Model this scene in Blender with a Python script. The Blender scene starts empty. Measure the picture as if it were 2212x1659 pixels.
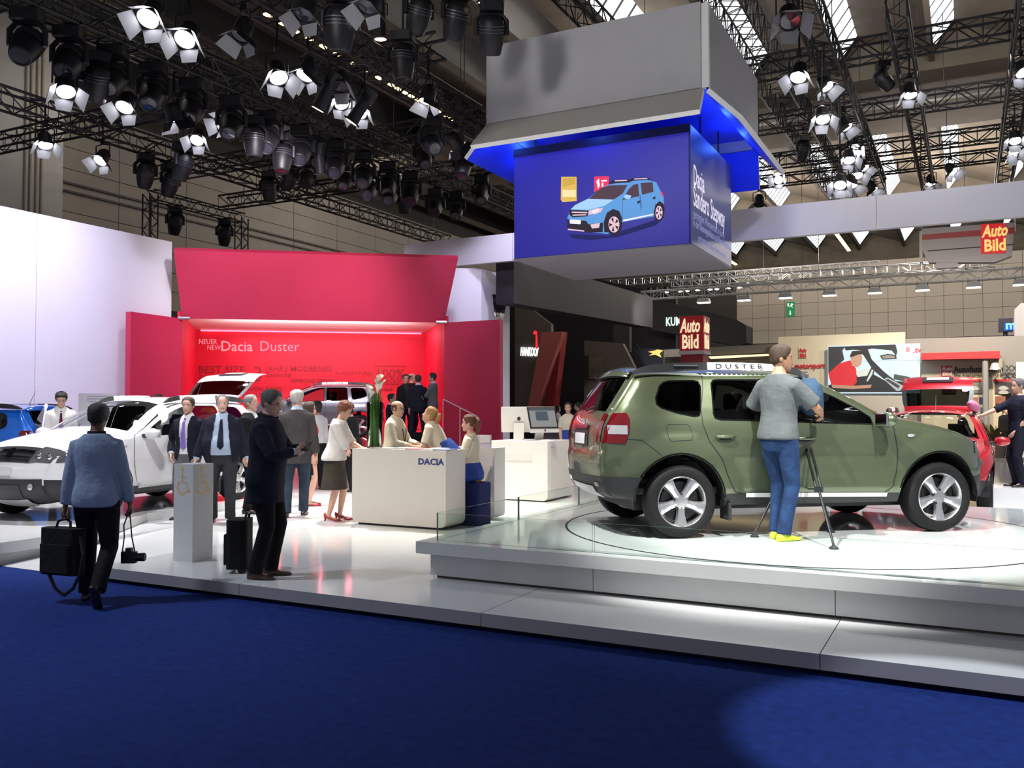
import bpy, bmesh, math, random
import numpy as np
from mathutils import Vector, Matrix, noise
from mathutils.geometry import delaunay_2d_cdt
random.seed(7)
SC = bpy.context.scene
COL = SC.collection
PI = math.pi
R = math.radians

# ------------------------------------------------------------------ camera
F, CX, CY, CAMH = 1910.0, 1106.0, 829.5, 1.68
YAW, PIT = math.atan(984/1910.0), math.atan(55.5/1910.0)
fwd = Vector((-math.sin(YAW)*math.cos(PIT), math.cos(YAW)*math.cos(PIT), math.sin(PIT)))
rgt = Vector((math.cos(YAW), math.sin(YAW), 0))
upv = rgt.cross(fwd)
CAM = Vector((0, 0, CAMH))
cd = bpy.data.cameras.new('camera'); cam = bpy.data.objects.new('camera', cd); COL.objects.link(cam)
cam.location = CAM
cam.rotation_euler = Matrix((rgt, upv, -fwd)).transposed().to_euler()
cd.sensor_width = 36.0; cd.lens = 36.0*F/2212.0; cd.clip_end = 300
SC.camera = cam

def ray(x, y): return fwd + rgt*((x-CX)/F) - upv*((y-CY)/F)
def atz(x, y, z): r = ray(x, y); return CAM + r*((z-CAMH)/r.z)
def atd(x, y, d): return CAM + ray(x, y)*d
def aty(x, y, Y): r = ray(x, y); return CAM + r*(Y/r.y)
def atx(x, y, X): r = ray(x, y); return CAM + r*(X/r.x)

# ------------------------------------------------------------------ world, exposure
w = bpy.data.worlds.new('hall_air'); SC.world = w; w.use_nodes = True
w.node_tree.nodes['Background'].inputs[0].default_value = (0.80, 0.82, 0.95, 1)
w.node_tree.nodes['Background'].inputs[1].default_value = 0.36
vs = SC.view_settings
vs.view_transform = 'Standard'; vs.look = 'None'; vs.gamma = 1; vs.use_curve_mapping = False
vs.exposure = 0.0

def spot(name, loc, target, power, size=40, blend=0.5, col=(1, 1, 1), radius=0.12):
    l = bpy.data.lights.new(name, 'SPOT'); l.energy = power; l.spot_size = R(size); l.spot_blend = blend
    l.color = col; l.shadow_soft_size = radius
    o = bpy.data.objects.new(name, l); COL.objects.link(o); o.location = loc
    o.rotation_euler = (Vector(target)-Vector(loc)).to_track_quat('-Z', 'Y').to_euler()
    return o
COOL, NEUT, WARM, WASH = (0.93, 0.96, 1.0), (1, 0.97, 0.93), (1, 0.80, 0.55), (0.76, 0.73, 1.0)
# beams of the stage rig
spot('beam_car', (-4.0, 3.6, 9.2), (-1.5, 8.7, .5), 7200, 26, .35, (1, 1, .97), .15)
spot('beam_car', (2.2, 4.6, 9.0), (-.9, 8.8, .6), 6400, 25, .35, (1, 1, .97), .15)
spot('beam_car', (-1.2, 13.6, 10.0), (-1.3, 9.2, .8), 1500, 30, .4, COOL, .15)
spot('beam_car_rear', (-7.5, 5.2, 8.8), (-2.6, 8.4, .9), 900, 26, .5, NEUT, .15)
spot('beam_walkway', (-1.0, 14.0, 10.0), (-1.0, 6.4, .1), 560, 60, .8, COOL, .2)
spot('beam_desk', (-8.0, 4.4, 8.6), (-6.6, 10.0, .9), 2100, 34, .6, (1, .86, .66), .15)
spot('beam_counter', (-4.0, 9.0, 9.0), (-6.8, 13.9, .8), 1100, 30, .6, (1, .84, .62), .15)
spot('beam_floor', (-9.0, 12.0, 9.0), (-8.2, 10.0, .1), 6200, 62, .7, NEUT, .2)
spot('beam_floor', (-12.0, 9.0, 9.0), (-11.0, 9.0, .1), 4200, 60, .7, (1, .98, 1), .2)
spot('beam_floor', (-5.0, 12.0, 8.8), (-7.0, 15.0, .1), 2600, 60, .7, NEUT, .2)
spot('beam_floor_back', (1.0, 15.0, 10.0), (1.4, 15.5, .1), 7500, 66, .6, COOL, .2)
spot('beam_wall', (-15.5, 11.0, 8.6), (-19.4, 12.0, 2.6), 2500, 100, .9, WASH, .2)
spot('beam_wall', (-15.0, 14.6, 8.6), (-19.4, 15.2, 3.2), 420, 85, .9, WASH, .2)
spot('beam_block', (-10.2, 21.4, 8.4), (-12.6, 24.0, 4.6), 900, 60, .8, WASH, .2)
spot('beam_block', (-10.6, 18.0, 8.3), (-13.0, 23.0, 4.8), 700, 46, .8, WASH, .2)
spot('beam_stage', (-11.6, 13.0, 7.5), (-16.6, 18.6, 4.9), 2500, 60, .8, (1, .9, .98), .2)
spot('beam_stage', (-10.9, 15.6, 7.5), (-15.2, 19.6, 2.0), 1000, 56, .8, (1, .9, .98), .2)
spot('beam_box', (-8.2, -1.0, 7.6), (-6.9, 16.9, 8.9), 3600, 27, .4, NEUT, .9)
spot('beam_band', (-1.0, 17.0, 9.6), (-1.4, 22.8, 6.4), 700, 90, .9, (.95, .94, 1), .2)
spot('beam_band', (-11.0, 25.0, 9.6), (-12.5, 22.8, 6.4), 120, 90, .9, WASH, .2)
spot('beam_white_car', (-6.4, 4.6, 8.6), (-11.2, 9.2, .9), 2600, 44, .6, (1, .98, 1), .2)
spot('beam_carpet', (3.5, 3.4, 8.8), (.12, 4.98, 0), 3600, 14, .06, (.85, .92, 1), .1)
spot('beam_carpet_left', (-10.5, 2.5, 8.6), (-7.2, 4.2, 0), 2000, 55, .9, (.8, .88, 1), .3)
spot('beam_red_car', (4.4, 10.4, 9.5), (.6, 15.2, .9), 2400, 34, .5, NEUT, .12)
spot('beam_magazine', (-1.0, 29.0, 8.0), (-2.5, 36.0, 3.0), 3400, 100, .9, (1, .88, .70), .3)
spot('beam_magazine', (2.0, 30.0, 8.0), (1.0, 36.0, 2.5), 4200, 90, .9, (1, .88, .70), .3)
spot('beam_black_stand', (-10.5, 33.0, 6.0), (-14.5, 40.0, 3.6), 1300, 75, .9, (1, .9, .8), .3)

# point lights without fixtures, added to brighten the hall and its roof
for x, y, z, p in ((-23.5, 19, 11.2, 90), (-16.5, 12, 11.4, 80), (-23.5, 32, 11.2, 150), (-9.5, 27, 11.4, 300), (.5, 26, 11.6, 260), (-1.5, 46, 10.0, 2100), (-9.5, 47, 10.0, 1500), (5.0, 44, 10.0, 1300), (-14, 36, 11.2, 400)):
    l = bpy.data.lights.new('hall_fill', 'POINT'); l.energy = p; l.color = (1, .90, .80); l.shadow_soft_size = .3
    o = bpy.data.objects.new('hall_fill', l); COL.objects.link(o); o.location = (x, y, z)

# ------------------------------------------------------------------ materials
MATS = {}
def mat(name, col, rough=0.5, metal=0.0, var=0.0, scale=8.0, bump=0.0, bscale=60.0, emit=None, est=0.0,
        spec=0.5, coat=0.0, alpha=1.0, wave=None):
    if name in MATS: return MATS[name]
    m = bpy.data.materials.new(name); m.use_nodes = True
    nt = m.node_tree; b = nt.nodes['Principled BSDF']
    b.inputs['Base Color'].default_value = (*col, 1)
    b.inputs['Roughness'].default_value = rough; b.inputs['Metallic'].default_value = metal
    b.inputs['Specular IOR Level'].default_value = spec
    b.inputs['Coat Weight'].default_value = coat; b.inputs['Coat Roughness'].default_value = 0.03
    tc = nt.nodes.new('ShaderNodeTexCoord')
    if var > 0:
        n = nt.nodes.new('ShaderNodeTexNoise'); n.inputs['Scale'].default_value = scale; n.inputs['Detail'].default_value = 4
        nt.links.new(tc.outputs['Object'], n.inputs['Vector'])
        mx = nt.nodes.new('ShaderNodeMixRGB'); mx.blend_type = 'MULTIPLY'; mx.inputs[0].default_value = 1
        mx.inputs[1].default_value = (*col, 1)
        rp = nt.nodes.new('ShaderNodeValToRGB')
        rp.color_ramp.elements[0].position = .3; rp.color_ramp.elements[1].position = .7
        rp.color_ramp.elements[0].color = (1-var, 1-var, 1-var, 1); rp.color_ramp.elements[1].color = (1, 1, 1, 1)
        nt.links.new(n.outputs['Fac'], rp.inputs[0]); nt.links.new(rp.outputs[0], mx.inputs[2])
        nt.links.new(mx.outputs[0], b.inputs['Base Color'])
    if bump > 0:
        n2 = nt.nodes.new('ShaderNodeTexNoise'); n2.inputs['Scale'].default_value = bscale; n2.inputs['Detail'].default_value = 3
        nt.links.new(tc.outputs['Object'], n2.inputs['Vector'])
        bp = nt.nodes.new('ShaderNodeBump'); bp.inputs['Strength'].default_value = bump; bp.inputs['Distance'].default_value = .02
        nt.links.new(n2.outputs['Fac'], bp.inputs['Height']); nt.links.new(bp.outputs[0], b.inputs['Normal'])
    if emit:
        b.inputs['Emission Color'].default_value = (*emit, 1); b.inputs['Emission Strength'].default_value = est
    MATS[name] = m
    return m
def glassmat(name, tint, gloss=0.12, rough=0.0):
    if name in MATS: return MATS[name]
    m = bpy.data.materials.new(name); m.use_nodes = True; nt = m.node_tree
    nt.nodes.remove(nt.nodes['Principled BSDF']); out = nt.nodes['Material Output']
    t = nt.nodes.new('ShaderNodeBsdfTransparent'); t.inputs[0].default_value = (*tint, 1)
    g = nt.nodes.new('ShaderNodeBsdfGlossy'); g.inputs['Roughness'].default_value = rough
    fr = nt.nodes.new('ShaderNodeLayerWeight'); fr.inputs[0].default_value = gloss
    mx = nt.nodes.new('ShaderNodeMixShader')
    nt.links.new(fr.outputs['Fresnel'], mx.inputs[0]); nt.links.new(t.outputs[0], mx.inputs[1]); nt.links.new(g.outputs[0], mx.inputs[2])
    nt.links.new(mx.outputs[0], out.inputs[0]); MATS[name] = m
    return m
def emat(name, col, s): return mat(name, (col[0]*.5, col[1]*.5, col[2]*.5), .6, emit=col, est=s)

WHITE = mat('white_laminate', (.78, .78, .78), .45, var=.04, scale=2)
FLOORW = mat('white_gloss_floor', (.74, .75, .75), .10, var=.05, scale=1.5, spec=.55)
DECK = mat('deck_gloss', (.66, .69, .68), .06, var=.05, scale=1.2, spec=.6)
FASC = mat('platform_fascia', (.58, .59, .58), .5, var=.05, scale=3)
BLACK = mat('black_paint', (.012, .012, .014), .45)
BLACKR = mat('black_rubber', (.018, .018, .02), .7, bump=.15, bscale=90)
CARPET = mat('blue_carpet', (.016, .040, .215), .95, var=.30, scale=14, bump=.5, bscale=260, spec=.1)
WALLW = mat('white_wall_paint', (.80, .79, .83), .6, var=.03, scale=1)
REDP = mat('red_stage_paint', (.58, .028, .085), .55, var=.06, scale=1.5)
REDIN = mat('red_stage_interior', (.70, .004, .040), .5, var=.04, scale=1.5)
CHROME = mat('chrome', (.8, .8, .82), .08, 1.0)
STEEL = mat('brushed_steel', (.55, .55, .57), .3, 1.0, var=.1, scale=30)
TRUSSM = mat('black_truss_steel', (.008, .0075, .010), .6, .0, var=.3, scale=12)
TRUSSA = mat('aluminium_truss', (.55, .55, .56), .35, .7, var=.2, scale=12)
LAMPB = mat('lamp_black', (.007, .007, .010), .5, 0, var=.2, scale=20, spec=.35)
SEAL = mat('rubber_seal', (.004, .004, .004), .9, spec=.1)
LENS = emat('lamp_lens_lit', (.95, .96, 1.0), 40)
LENSW = emat('lamp_lens_warm', (1, .78, .45), 7)
LENSD = mat('lamp_lens_dark', (.02, .02, .03), .08, coat=.6)
DOORI = mat('barn_door_metal', (.22, .22, .24), .4, .2)
GLASSC = glassmat('clear_glass', (.93, .97, .95), .06)
GLASSCAR = glassmat('tinted_car_glass', (.16, .18, .17), .28)
GLASSDK = glassmat('privacy_glass', (.035, .04, .04), .30)
CONC = mat('concrete_brown', (.20, .165, .125), .85, var=.25, scale=1.2, bump=.2, bscale=9)
CONCD = mat('concrete_dark', (.11, .09, .07), .9, var=.25, scale=1.2)
HALLW = mat('hall_wall_panel', (.40, .365, .32), .8, var=.08, scale=1.2)
JOINT = mat('dark_joint', (.06, .055, .05), .9)
SKYL = emat('skylight_pane', (.93, .97, 1.0), 1.25)
GOLD = mat('gold_vinyl', (.80, .52, .22), .5)
NAVYT = mat('navy_letter', (.03, .05, .22), .5)

# ------------------------------------------------------------------ mesh helpers
class MB:
    def __init__(s): s.v = []; s.f = []; s.m = []
    def add(s, vs_, fs, mi=0):
        o = len(s.v); s.v += [tuple(p) for p in vs_]
        for f in fs: s.f.append(tuple(i+o for i in f)); s.m.append(mi)
    def box(s, c, d, mi=0, rz=0.0, M=None):
        hx, hy, hz = d[0]/2, d[1]/2, d[2]/2
        pts = [Vector((x, y, z)) for z in (-hz, hz) for y in (-hy, hy) for x in (-hx, hx)]
        if M is None: M = Matrix.Rotation(rz, 4, 'Z')
        pts = [M @ p + Vector(c) for p in pts]
        s.add(pts, [(0, 2, 3, 1), (4, 5, 7, 6), (0, 1, 5, 4), (1, 3, 7, 5), (3, 2, 6, 7), (2, 0, 4, 6)], mi)
    def bbox(s, lo, hi, mi=0):
        s.box([(a+b)/2 for a, b in zip(lo, hi)], [abs(b-a) for a, b in zip(lo, hi)], mi)
    def rbox(s, c, d, r, mi=0, n=4, rz=0.0, axis='Z'):
        """box with rounded vertical edges (rounded about the given axis)"""
        if axis == 'Z': a, b, h = d[0]/2, d[1]/2, d[2]
        elif axis == 'Y': a, b, h = d[0]/2, d[2]/2, d[1]
        else: a, b, h = d[1]/2, d[2]/2, d[0]
        r = min(r, a*.98, b*.98); pl = []
        for sx, sy, st in ((1, 1, 0), (-1, 1, 1), (-1, -1, 2), (1, -1, 3)):
            for k in range(n+1):
                t = (st+k/n)*PI/2; pl.append((sx*(a-r)+r*math.cos(t), sy*(b-r)+r*math.sin(t)))
        pts = []
        for e in (-h/2, h/2):
            for x, y in pl:
                pts.append({'Z': (x, y, e), 'Y': (x, e, y), 'X': (e, x, y)}[axis])
        N = len(pl); M = Matrix.Rotation(rz, 4, 'Z')
        pts = [M @ Vector(p)+Vector(c) for p in pts]
        fs = [(i, (i+1) % N, N+(i+1) % N, N+i) for i in range(N)]
        fs += [tuple(range(N))[::-1], tuple(range(N, 2*N))]
        s.add(pts, fs, mi)
    def tube(s, p0, p1, r0, r1=None, n=8, mi=0, cap=True):
        p0, p1 = Vector(p0), Vector(p1); r1 = r0 if r1 is None else r1
        d = p1-p0
        if d.length < 1e-6: return
        q = d.to_track_quat('Z', 'Y'); pts = []
        for p, r in ((p0, r0), (p1, r1)):
            for k in range(n): pts.append(p+q @ Vector((r*math.cos(2*PI*k/n), r*math.sin(2*PI*k/n), 0)))
        fs = [(i, (i+1) % n, n+(i+1) % n, n+i) for i in range(n)]
        if cap: fs += [tuple(range(n))[::-1], tuple(range(n, 2*n))]
        s.add(pts, fs, mi)
    def path(s, pts, rad, n=6, mi=0):
        pts = [Vector(p) for p in pts]; rs = rad if isinstance(rad, (list, tuple)) else [rad]*len(pts)
        rings = []; ref = None
        for i, p in enumerate(pts):
            t = (pts[min(i+1, len(pts)-1)]-pts[max(i-1, 0)]).normalized()
            if ref is None: ref = t.orthogonal().normalized()
            ref = (ref-t*ref.dot(t))
            ref = ref.normalized() if ref.length > 1e-6 else t.orthogonal().normalized()
            b = t.cross(ref)
            rings.append([p+(ref*math.cos(2*PI*k/n)+b*math.sin(2*PI*k/n))*rs[i] for k in range(n)])
        s.rings(rings, mi)
    def rings(s, rings, mi=0, cap=True, close=True):
        n = len(rings[0]); vs_ = [p for r in rings for p in r]; fs = []
        for j in range(len(rings)-1):
            for i in range(n if close else n-1):
                fs.append((j*n+i, j*n+(i+1) % n, (j+1)*n+(i+1) % n, (j+1)*n+i))
        if cap: fs += [tuple(range(n))[::-1], tuple(range((len(rings)-1)*n, len(rings)*n))]
        s.add(vs_, fs, mi)
    def ell(s, c, r, mi=0, n=12, m=8, M=None):
        c = Vector(c); rings = []
        for j in range(m+1):
            t = -PI/2+PI*j/m; ct = max(math.cos(t), .02)
            rg = [Vector((r[0]*ct*math.cos(2*PI*k/n), r[1]*ct*math.sin(2*PI*k/n), r[2]*math.sin(t))) for k in range(n)]
            rings.append([c+(M @ p if M else p) for p in rg])
        s.rings(rings, mi)
    def lathe(s, prof, n=24, mi=0, axis='Z', c=(0, 0, 0), close=False):
        rings = []
        for r, h in prof:
            rg = []
            for k in range(n):
                a = 2*PI*k/n; x, y = r*math.cos(a), r*math.sin(a)
                p = {'Z': (x, y, h), 'Y': (x, h, y), 'X': (h, x, y)}[axis]
                rg.append(Vector(p)+Vector(c))
            rings.append(rg)
        if close: rings.append(rings[0])
        s.rings(rings, mi, cap=not close)
    def prism(s, poly, ext, mi=0):
        """poly: list of 3D points (planar), ext: extrusion vector"""
        e = Vector(ext); a = [Vector(p) for p in poly]; N = len(a)
        s.add(a+[p+e for p in a], [tuple(range(N))[::-1], tuple(range(N, 2*N))] + [(i, (i+1) % N, N+(i+1) % N, N+i) for i in range(N)], mi)
    def build(s, name, mats, parent=None, smooth=False, loc=None, sharp=None):
        me = bpy.data.meshes.new(name); me.from_pydata(s.v, [], s.f)
        mats = mats if isinstance(mats, (list, tuple)) else [mats]
        for m in mats: me.materials.append(m)
        if len(mats) > 1: me.polygons.foreach_set('material_index', s.m)
        if smooth: me.polygons.foreach_set('use_smooth', [True]*len(me.polygons))
        bm = bmesh.new(); bm.from_mesh(me); bmesh.ops.recalc_face_normals(bm, faces=bm.faces); bm.to_mesh(me); bm.free()
        if sharp: me.set_sharp_from_angle(angle=R(sharp))
        o = bpy.data.objects.new(name, me); COL.objects.link(o)
        if parent: o.parent = parent
        if loc is not None: o.location = loc
        return o
def tag(o, label=None, cat=None, group=None, kind=None):
    if label: o['label'] = label
    if cat: o['category'] = cat
    if group: o['group'] = group
    if kind: o['kind'] = kind
    return o
def thing(name, label, cat, loc=(0, 0, 0), rz=0.0, group=None):
    o = bpy.data.objects.new(name, None); COL.objects.link(o); o.location = loc; o.rotation_euler = (0, 0, rz)
    o.empty_display_size = .1
    return tag(o, label, cat, group)
def copy_tree(o, parent=None):
    c = o.copy(); COL.objects.link(c); c.parent = parent
    for ch in list(o.children): copy_tree(ch, c)
    return c
def struct(name, mb, m, smooth=False): return tag(mb.build(name, m, None, smooth), kind='structure')
FONTS = []
def text(body, size, m, parent, M, name='lettering', ext=.004, align='LEFT', bold=0.0, sx=1.0, shear=0.0):
    """M: 4x4 matrix: text x/y plane placed in the parent's frame"""
    cu = bpy.data.curves.new(name, 'FONT'); cu.body = body; cu.size = size; cu.extrude = ext; cu.align_x = align
    cu.offset = bold; cu.resolution_u = 2; cu.shear = shear
    o = bpy.data.objects.new(name, cu); COL.objects.link(o); o.parent = parent
    o.matrix_local = M @ Matrix.Diagonal((sx, 1, 1, 1))
    FONTS.append((o, m)); return o
def plane_m(origin, xdir, ydir):
    x = Vector(xdir).normalized(); y = Vector(ydir).normalized(); z = x.cross(y)
    M = Matrix((x, y, z)).transposed().to_4x4(); M.translation = Vector(origin); return M
XZ = lambda x, y, z: plane_m((x, y, z), (1, 0, 0), (0, 0, 1))     # reads from the -Y side
# ================================================================== the hall
def slab(name, lo, hi, m, kind='structure'):
    b = MB(); b.bbox(lo, hi); return struct(name, b, m)
slab('floor', (-32, -8, -.1), (16, 21, 0), CARPET)
slab('floor_aisle', (-32, 21, -.1), (16, 68, 0), mat('grey_aisle_carpet', (.05, .05, .055), .95, var=.2, scale=6))
# left wall of the hall: panels with recessed joints
wl = slab('wall_left', (-28.4, -8, 0), (-28.06, 66, 15.5), JOINT)
pm = MB(); pm.bbox((0, 0, 0), (.06, 3.17, .735)); pmo = None
for j in range(9):
    for i in range(12):
        if pmo is None: o = pmo = pm.build('wall_panel', HALLW, wl)
        else: o = pmo.copy(); COL.objects.link(o)
        o.location = (-28.06, 16.0+i*3.2, 5.6+j*.76)
rail = MB()
for z in (9.33, 9.62): rail.box((-27.9, 37, z), (.10, 44, .07))
rail.build('cable_rail', mat('rail_grey', (.09, .085, .09), .6), wl)
pier = MB(); yr = atx(137, 300, -26.2).y
pier.bbox((-28, yr-9, 0), (-26.2, yr, 15.4))
pr_ = struct('wall_pier', pier, mat('pier_paint', (.56, .55, .53), .8, var=.06, scale=1))
gr = MB()
for px in (55, 66, 79, 90):
    y_ = atx(px, 300, -26.2).y; gr.tube((-26.16, y_, 0), (-26.16, y_, 15), .045, n=8)
gr.build('pipe', mat('pipe_cream', (.52, .48, .40), .6), pr_)
# far wall
wf = slab('wall_back', (-32, 60.06, 0), (16, 60.5, 11.25), JOINT)
fm = MB(); fm.bbox((0, -.05, 0), (1.03, .0, .835)); fmo = None
for j in range(6):
    for i in range(19):
        if fmo is None: o = fmo = fm.build('wall_panel', mat('far_wall_panel', (.52, .46, .38), .8, var=.08, scale=.7), wf)
        else: o = fmo.copy(); COL.objects.link(o)
        o.location = (-13.8+i*1.05, 60.06, 6.1+j*.855)
slab('wall_back_upper', (-32, 66.5, 10.8), (16, 67, 16), CONC)
led = MB(); led.bbox((-32, 60.0, 11.1), (16, 66.5, 11.3)); struct('trim_1', led, CONCD)
# the folded roof with its glazed strips
ceil = bpy.data.objects.new('ceiling', None); COL.objects.link(ceil); tag(ceil, kind='structure')
PER = 2.87; ZL, ZH, GX = 13.2, 14.05, .62
bays = ((-2.0, 31.4, .80), (38.0, 52.0, .66), (54.2, 66.5, .62))
pane = MB(); pane.add([(0, 0, 0), (GX, 0, ZH-ZL), (GX, 1, ZH-ZL), (0, 1, 0)], [(0, 1, 2, 3)])
pane_o = None
for bi, (ya, yb, st) in enumerate(bays):
    for k in range(-8, 5):
        xs = -6.58+PER*k
        b = MB()
        b.add([(xs+GX, ya, ZH), (xs+PER, ya, ZL), (xs+PER, yb, ZL), (xs+GX, yb, ZH)], [(0, 1, 2, 3)])
        b.add([(xs+GX, ya, ZH+.2), (xs+PER, ya, ZL+.2), (xs+PER, yb, ZL+.2), (xs+GX, yb, ZH+.2)], [(0, 1, 2, 3)])
        b.build('roof_plate', CONC, ceil)
        b = MB(); b.bbox((xs-.12, ya, ZL-.25), (xs+.03, yb, ZL+.05)); b.build('roof_beam', CONCD, ceil)
        vis = k >= -3
        if bi == 0: y0_ = 22.2 if k > -2 else 40
        else: y0_ = ya
        s_ = MB()
        s_.add([(xs, ya, ZL+.06), (xs+GX, ya, ZH+.06), (xs+GX, yb, ZH+.06), (xs, yb, ZL+.06)], [(0, 1, 2, 3)])
        n = int((yb-y0_)/st) if vis and yb > y0_ else 0
        s_.build('glazing_frame', BLACK, ceil)
        for q in range(n):
            if pane_o is None: o = pane_o = pane.build('skylight_pane', SKYL, ceil)
            else: o = pane_o.copy(); COL.objects.link(o)
            o.location = (xs, y0_+q*st+.06, ZL); o.scale = (1, st-.12, 1)
b = MB(); b.bbox((-30, 31.4, 12.7), (14, 38, 14.4)); b.build('girder', CONC, ceil)
b = MB(); b.bbox((-30, 52.0, 12.7), (14, 54.2, 14.4)); b.build('girder', CONC, ceil)
b = MB(); b.bbox((-30, 33.2, 12.3), (14, 33.45, 12.55)); b.build('girder_duct', mat('duct_grey', (.36, .34, .31), .6), ceil)
b = MB(); b.bbox((-30, -4, 14.5), (14, 68, 14.7)); b.build('roof_deck', CONCD, ceil)

# ================================================================== the stand: floors
lp = thing('stage_platform', 'low white glossy stage platform with grey edge along the blue carpet', 'platform')
xs_ = [-7.64, -5.75, -3.3, -.85, 1.6, 4.05, 8.0]
for a, c in zip(xs_, xs_[1:]):
    b = MB(); b.bbox((a+.003, 5.89, .04), (c-.003, 7.02, .14), 0)
    b.m = [1 if i != 1 else 0 for i in range(6)]
    b.build('deck_panel', [FLOORW, mat('step_edge_grey', (.30, .29, .31), .6)], lp)
b = MB(); b.bbox((-7.64, 7.025, .04), (8, 29.8, .14)); b.build('deck_panel', FLOORW, lp)
b = MB(); b.bbox((-9.25, 8.305, .04), (-7.645, 29.8, .14)); b.build('deck_panel', FLOORW, lp)
b = MB(); b.bbox((-19.29, 11.25, .04), (-10.095, 29.8, .14)); b.build('deck_panel', FLOORW, lp)
b = MB(); b.bbox((-19.29, 4.9, .04), (-14.01, 11.245, .14)); b.build('deck_panel', FLOORW, lp)
b = MB(); b.prism([(-9.256, 7.32, .04), (-9.256, 29.8, .04), (-10.09, 29.8, .04), (-10.09, 8.62, .04)], (0, 0, .1)); b.build('deck_panel', FLOORW, lp)
b = MB(); b.bbox((-7.5, 6.0, 0), (7.9, 29.7, .04)); b.build('plinth', BLACK, lp)
b = MB(); b.add([(-9.255, 5.97, .004), (-7.645, 5.97, .004), (-7.645, 8.3, .14), (-9.255, 8.3, .14), (-9.255, 8.3, 0), (-7.645, 8.3, 0)],
                [(0, 1, 2, 3), (1, 5, 2), (0, 3, 4), (0, 4, 5, 1)])
tag(b.build('access_ramp', FLOORW), 'white access ramp rising from the blue carpet beside the low platform', 'ramp')
PLN = [(-14.0, 4.9), (-9.26, 4.9), (-9.26, 7.3), (-10.1, 8.6), (-10.1, 11.24), (-14.0, 11.24)]
b = MB(); b.prism([(x, y, .13) for x, y in PLN], (0, 0, .12))
sl = thing('car_plinth', 'low white slab under the white car', 'plinth')
b.build('slab_top', FLOORW, sl)
b = MB(); b.prism([(x-.06 if x > -13 else x, y, 0) for x, y in PLN], (0, 0, .13)); b.build('slab_base', FASC, sl)

up = thing('turntable_platform', 'raised pale grey car platform with overhanging edge and round turntable', 'platform')
b = MB(); b.bbox((-4.49, 6.80, .373), (5.0, 12.4, .48)); b.m = [0, 1, 0, 0, 0, 0]
b.build('deck', [FASC, DECK], up)
xr = [-4.41, aty(1281, 1240, 6.92).x, aty(1804, 1280, 6.92).x, 1.9, 4.9]
for a, c in zip(xr, xr[1:]):
    b = MB(); b.bbox((a+.003, 6.92, .165), (c-.003, 7.0, .372)); b.build('riser_panel', FASC, up)
b = MB(); b.bbox((-4.41, 7.0, .165), (-4.36, 12.3, .372)); b.build('riser_panel', FASC, up)
b = MB(); b.bbox((-4.36, 6.96, .14), (4.88, 12.25, .37)); b.build('core', mat('riser_gap', (.09, .075, .065), .8), up)
TC = (-1.55, 9.35); TR = 2.35
b = MB(); b.lathe([(TR-.012, .4803), (TR-.012, .4825), (TR+.012, .4825), (TR+.012, .4803)], 96, close=True, c=(TC[0], TC[1], 0))
b.build('turntable_joint', BLACK, up)
b = MB(); b.lathe([(.01, .4805), (.01, .4815), (TR-.02, .4815), (TR-.02, .4805)], 96, c=(TC[0], TC[1], 0))
b.build('turntable_disc', DECK, up)

bal = thing('glass_balustrade', 'knee-high frameless glass balustrade round the turntable platform', 'balustrade')
def pane_between(a, c, z0, z1, parent, t=.012, name='glass_pane'):
    a, c = Vector(a), Vector(c); d = (c-a).normalized(); n_ = Vector((-d.y, d.x))*t/2
    b = MB(); q = [a-n_, c-n_, c+n_, a+n_]
    b.add([(p.x, p.y, z0) for p in q]+[(p.x, p.y, z1) for p in q],
          [(3, 2, 1, 0), (4, 5, 6, 7), (0, 1, 5, 4), (1, 2, 6, 5), (2, 3, 7, 6), (3, 0, 4, 7)])
    b.m = [1, 1, 0, 1, 0, 1]
    return b.build(name, [GLASSC, mat('glass_edge', (.10, .16, .14), .15, spec=.8)], parent)
ys = [6.95, 8.62, 10.3, 12.0]
for a, c in zip(ys, ys[1:]): pane_between((-4.36, a+.01), (-4.36, c-.01), .482, .73, bal)
xb = [-4.36, aty(1281, 1195, 6.95).x, aty(1804, 1236, 6.95).x, 2.2, 4.6]
for a, c in zip(xb, xb[1:]): pane_between((a+.012, 6.95), (c-.006, 6.95), .482, .73, bal)

# wheelchair pillar
def wheelchair(parent, M):
    b = MB(); ri = .062
    ang = [R(a) for a in range(130, 391, 13)]
    for a0, a1 in zip(ang, ang[1:]):
        q = [(math.cos(a)*r_, math.sin(a)*r_) for a, r_ in ((a0, ri-.003), (a1, ri-.003), (a1, ri+.015), (a0, ri+.015))]
        b.add([M @ Vector((x, y, .001)) for x, y in q], [(0, 1, 2, 3)])
    def seg(p, q, t=.008):
        p, q = Vector(p), Vector(q); d = (q-p).normalized()*t; nn = Vector((-d.y, d.x))
        b.add([M @ Vector((v.x, v.y, .0012)) for v in (p-nn, q-nn, q+nn, p+nn)], [(0, 1, 2, 3)])
    seg((-.008, .165), (.0, .062), .010); seg((-.006, .05), (.055, .05)); seg((0, .105), (.052, .105), .006); seg((.055, .05), (.085, -.045)); seg((.085, -.04), (.115, -.03), .007)
    b.add([M @ Vector((-.008+.022*math.cos(k*PI/6), .195+.022*math.sin(k*PI/6), .0012)) for k in range(12)], [tuple(range(12))])
    b.build('wheelchair_symbol', GOLD, parent)
pp = thing('guide_pillar', 'knee-to-waist-high grey pillar with two gold wheelchair symbols', 'pillar', (-6.97, 6.49, .14))
b = MB(); b.bbox((-.27, 0, 0), (0, .27, .985)); b.build('pillar_body', mat('pillar_grey', (.66, .65, .63), .6, var=.08, scale=30), pp)
wheelchair(pp, plane_m((-.15, -.001, .75), (1, 0, 0), (0, 0, 1)))
wheelchair(pp, plane_m((.001, .12, .75), (0, 1, 0), (0, 0, 1)))

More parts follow.
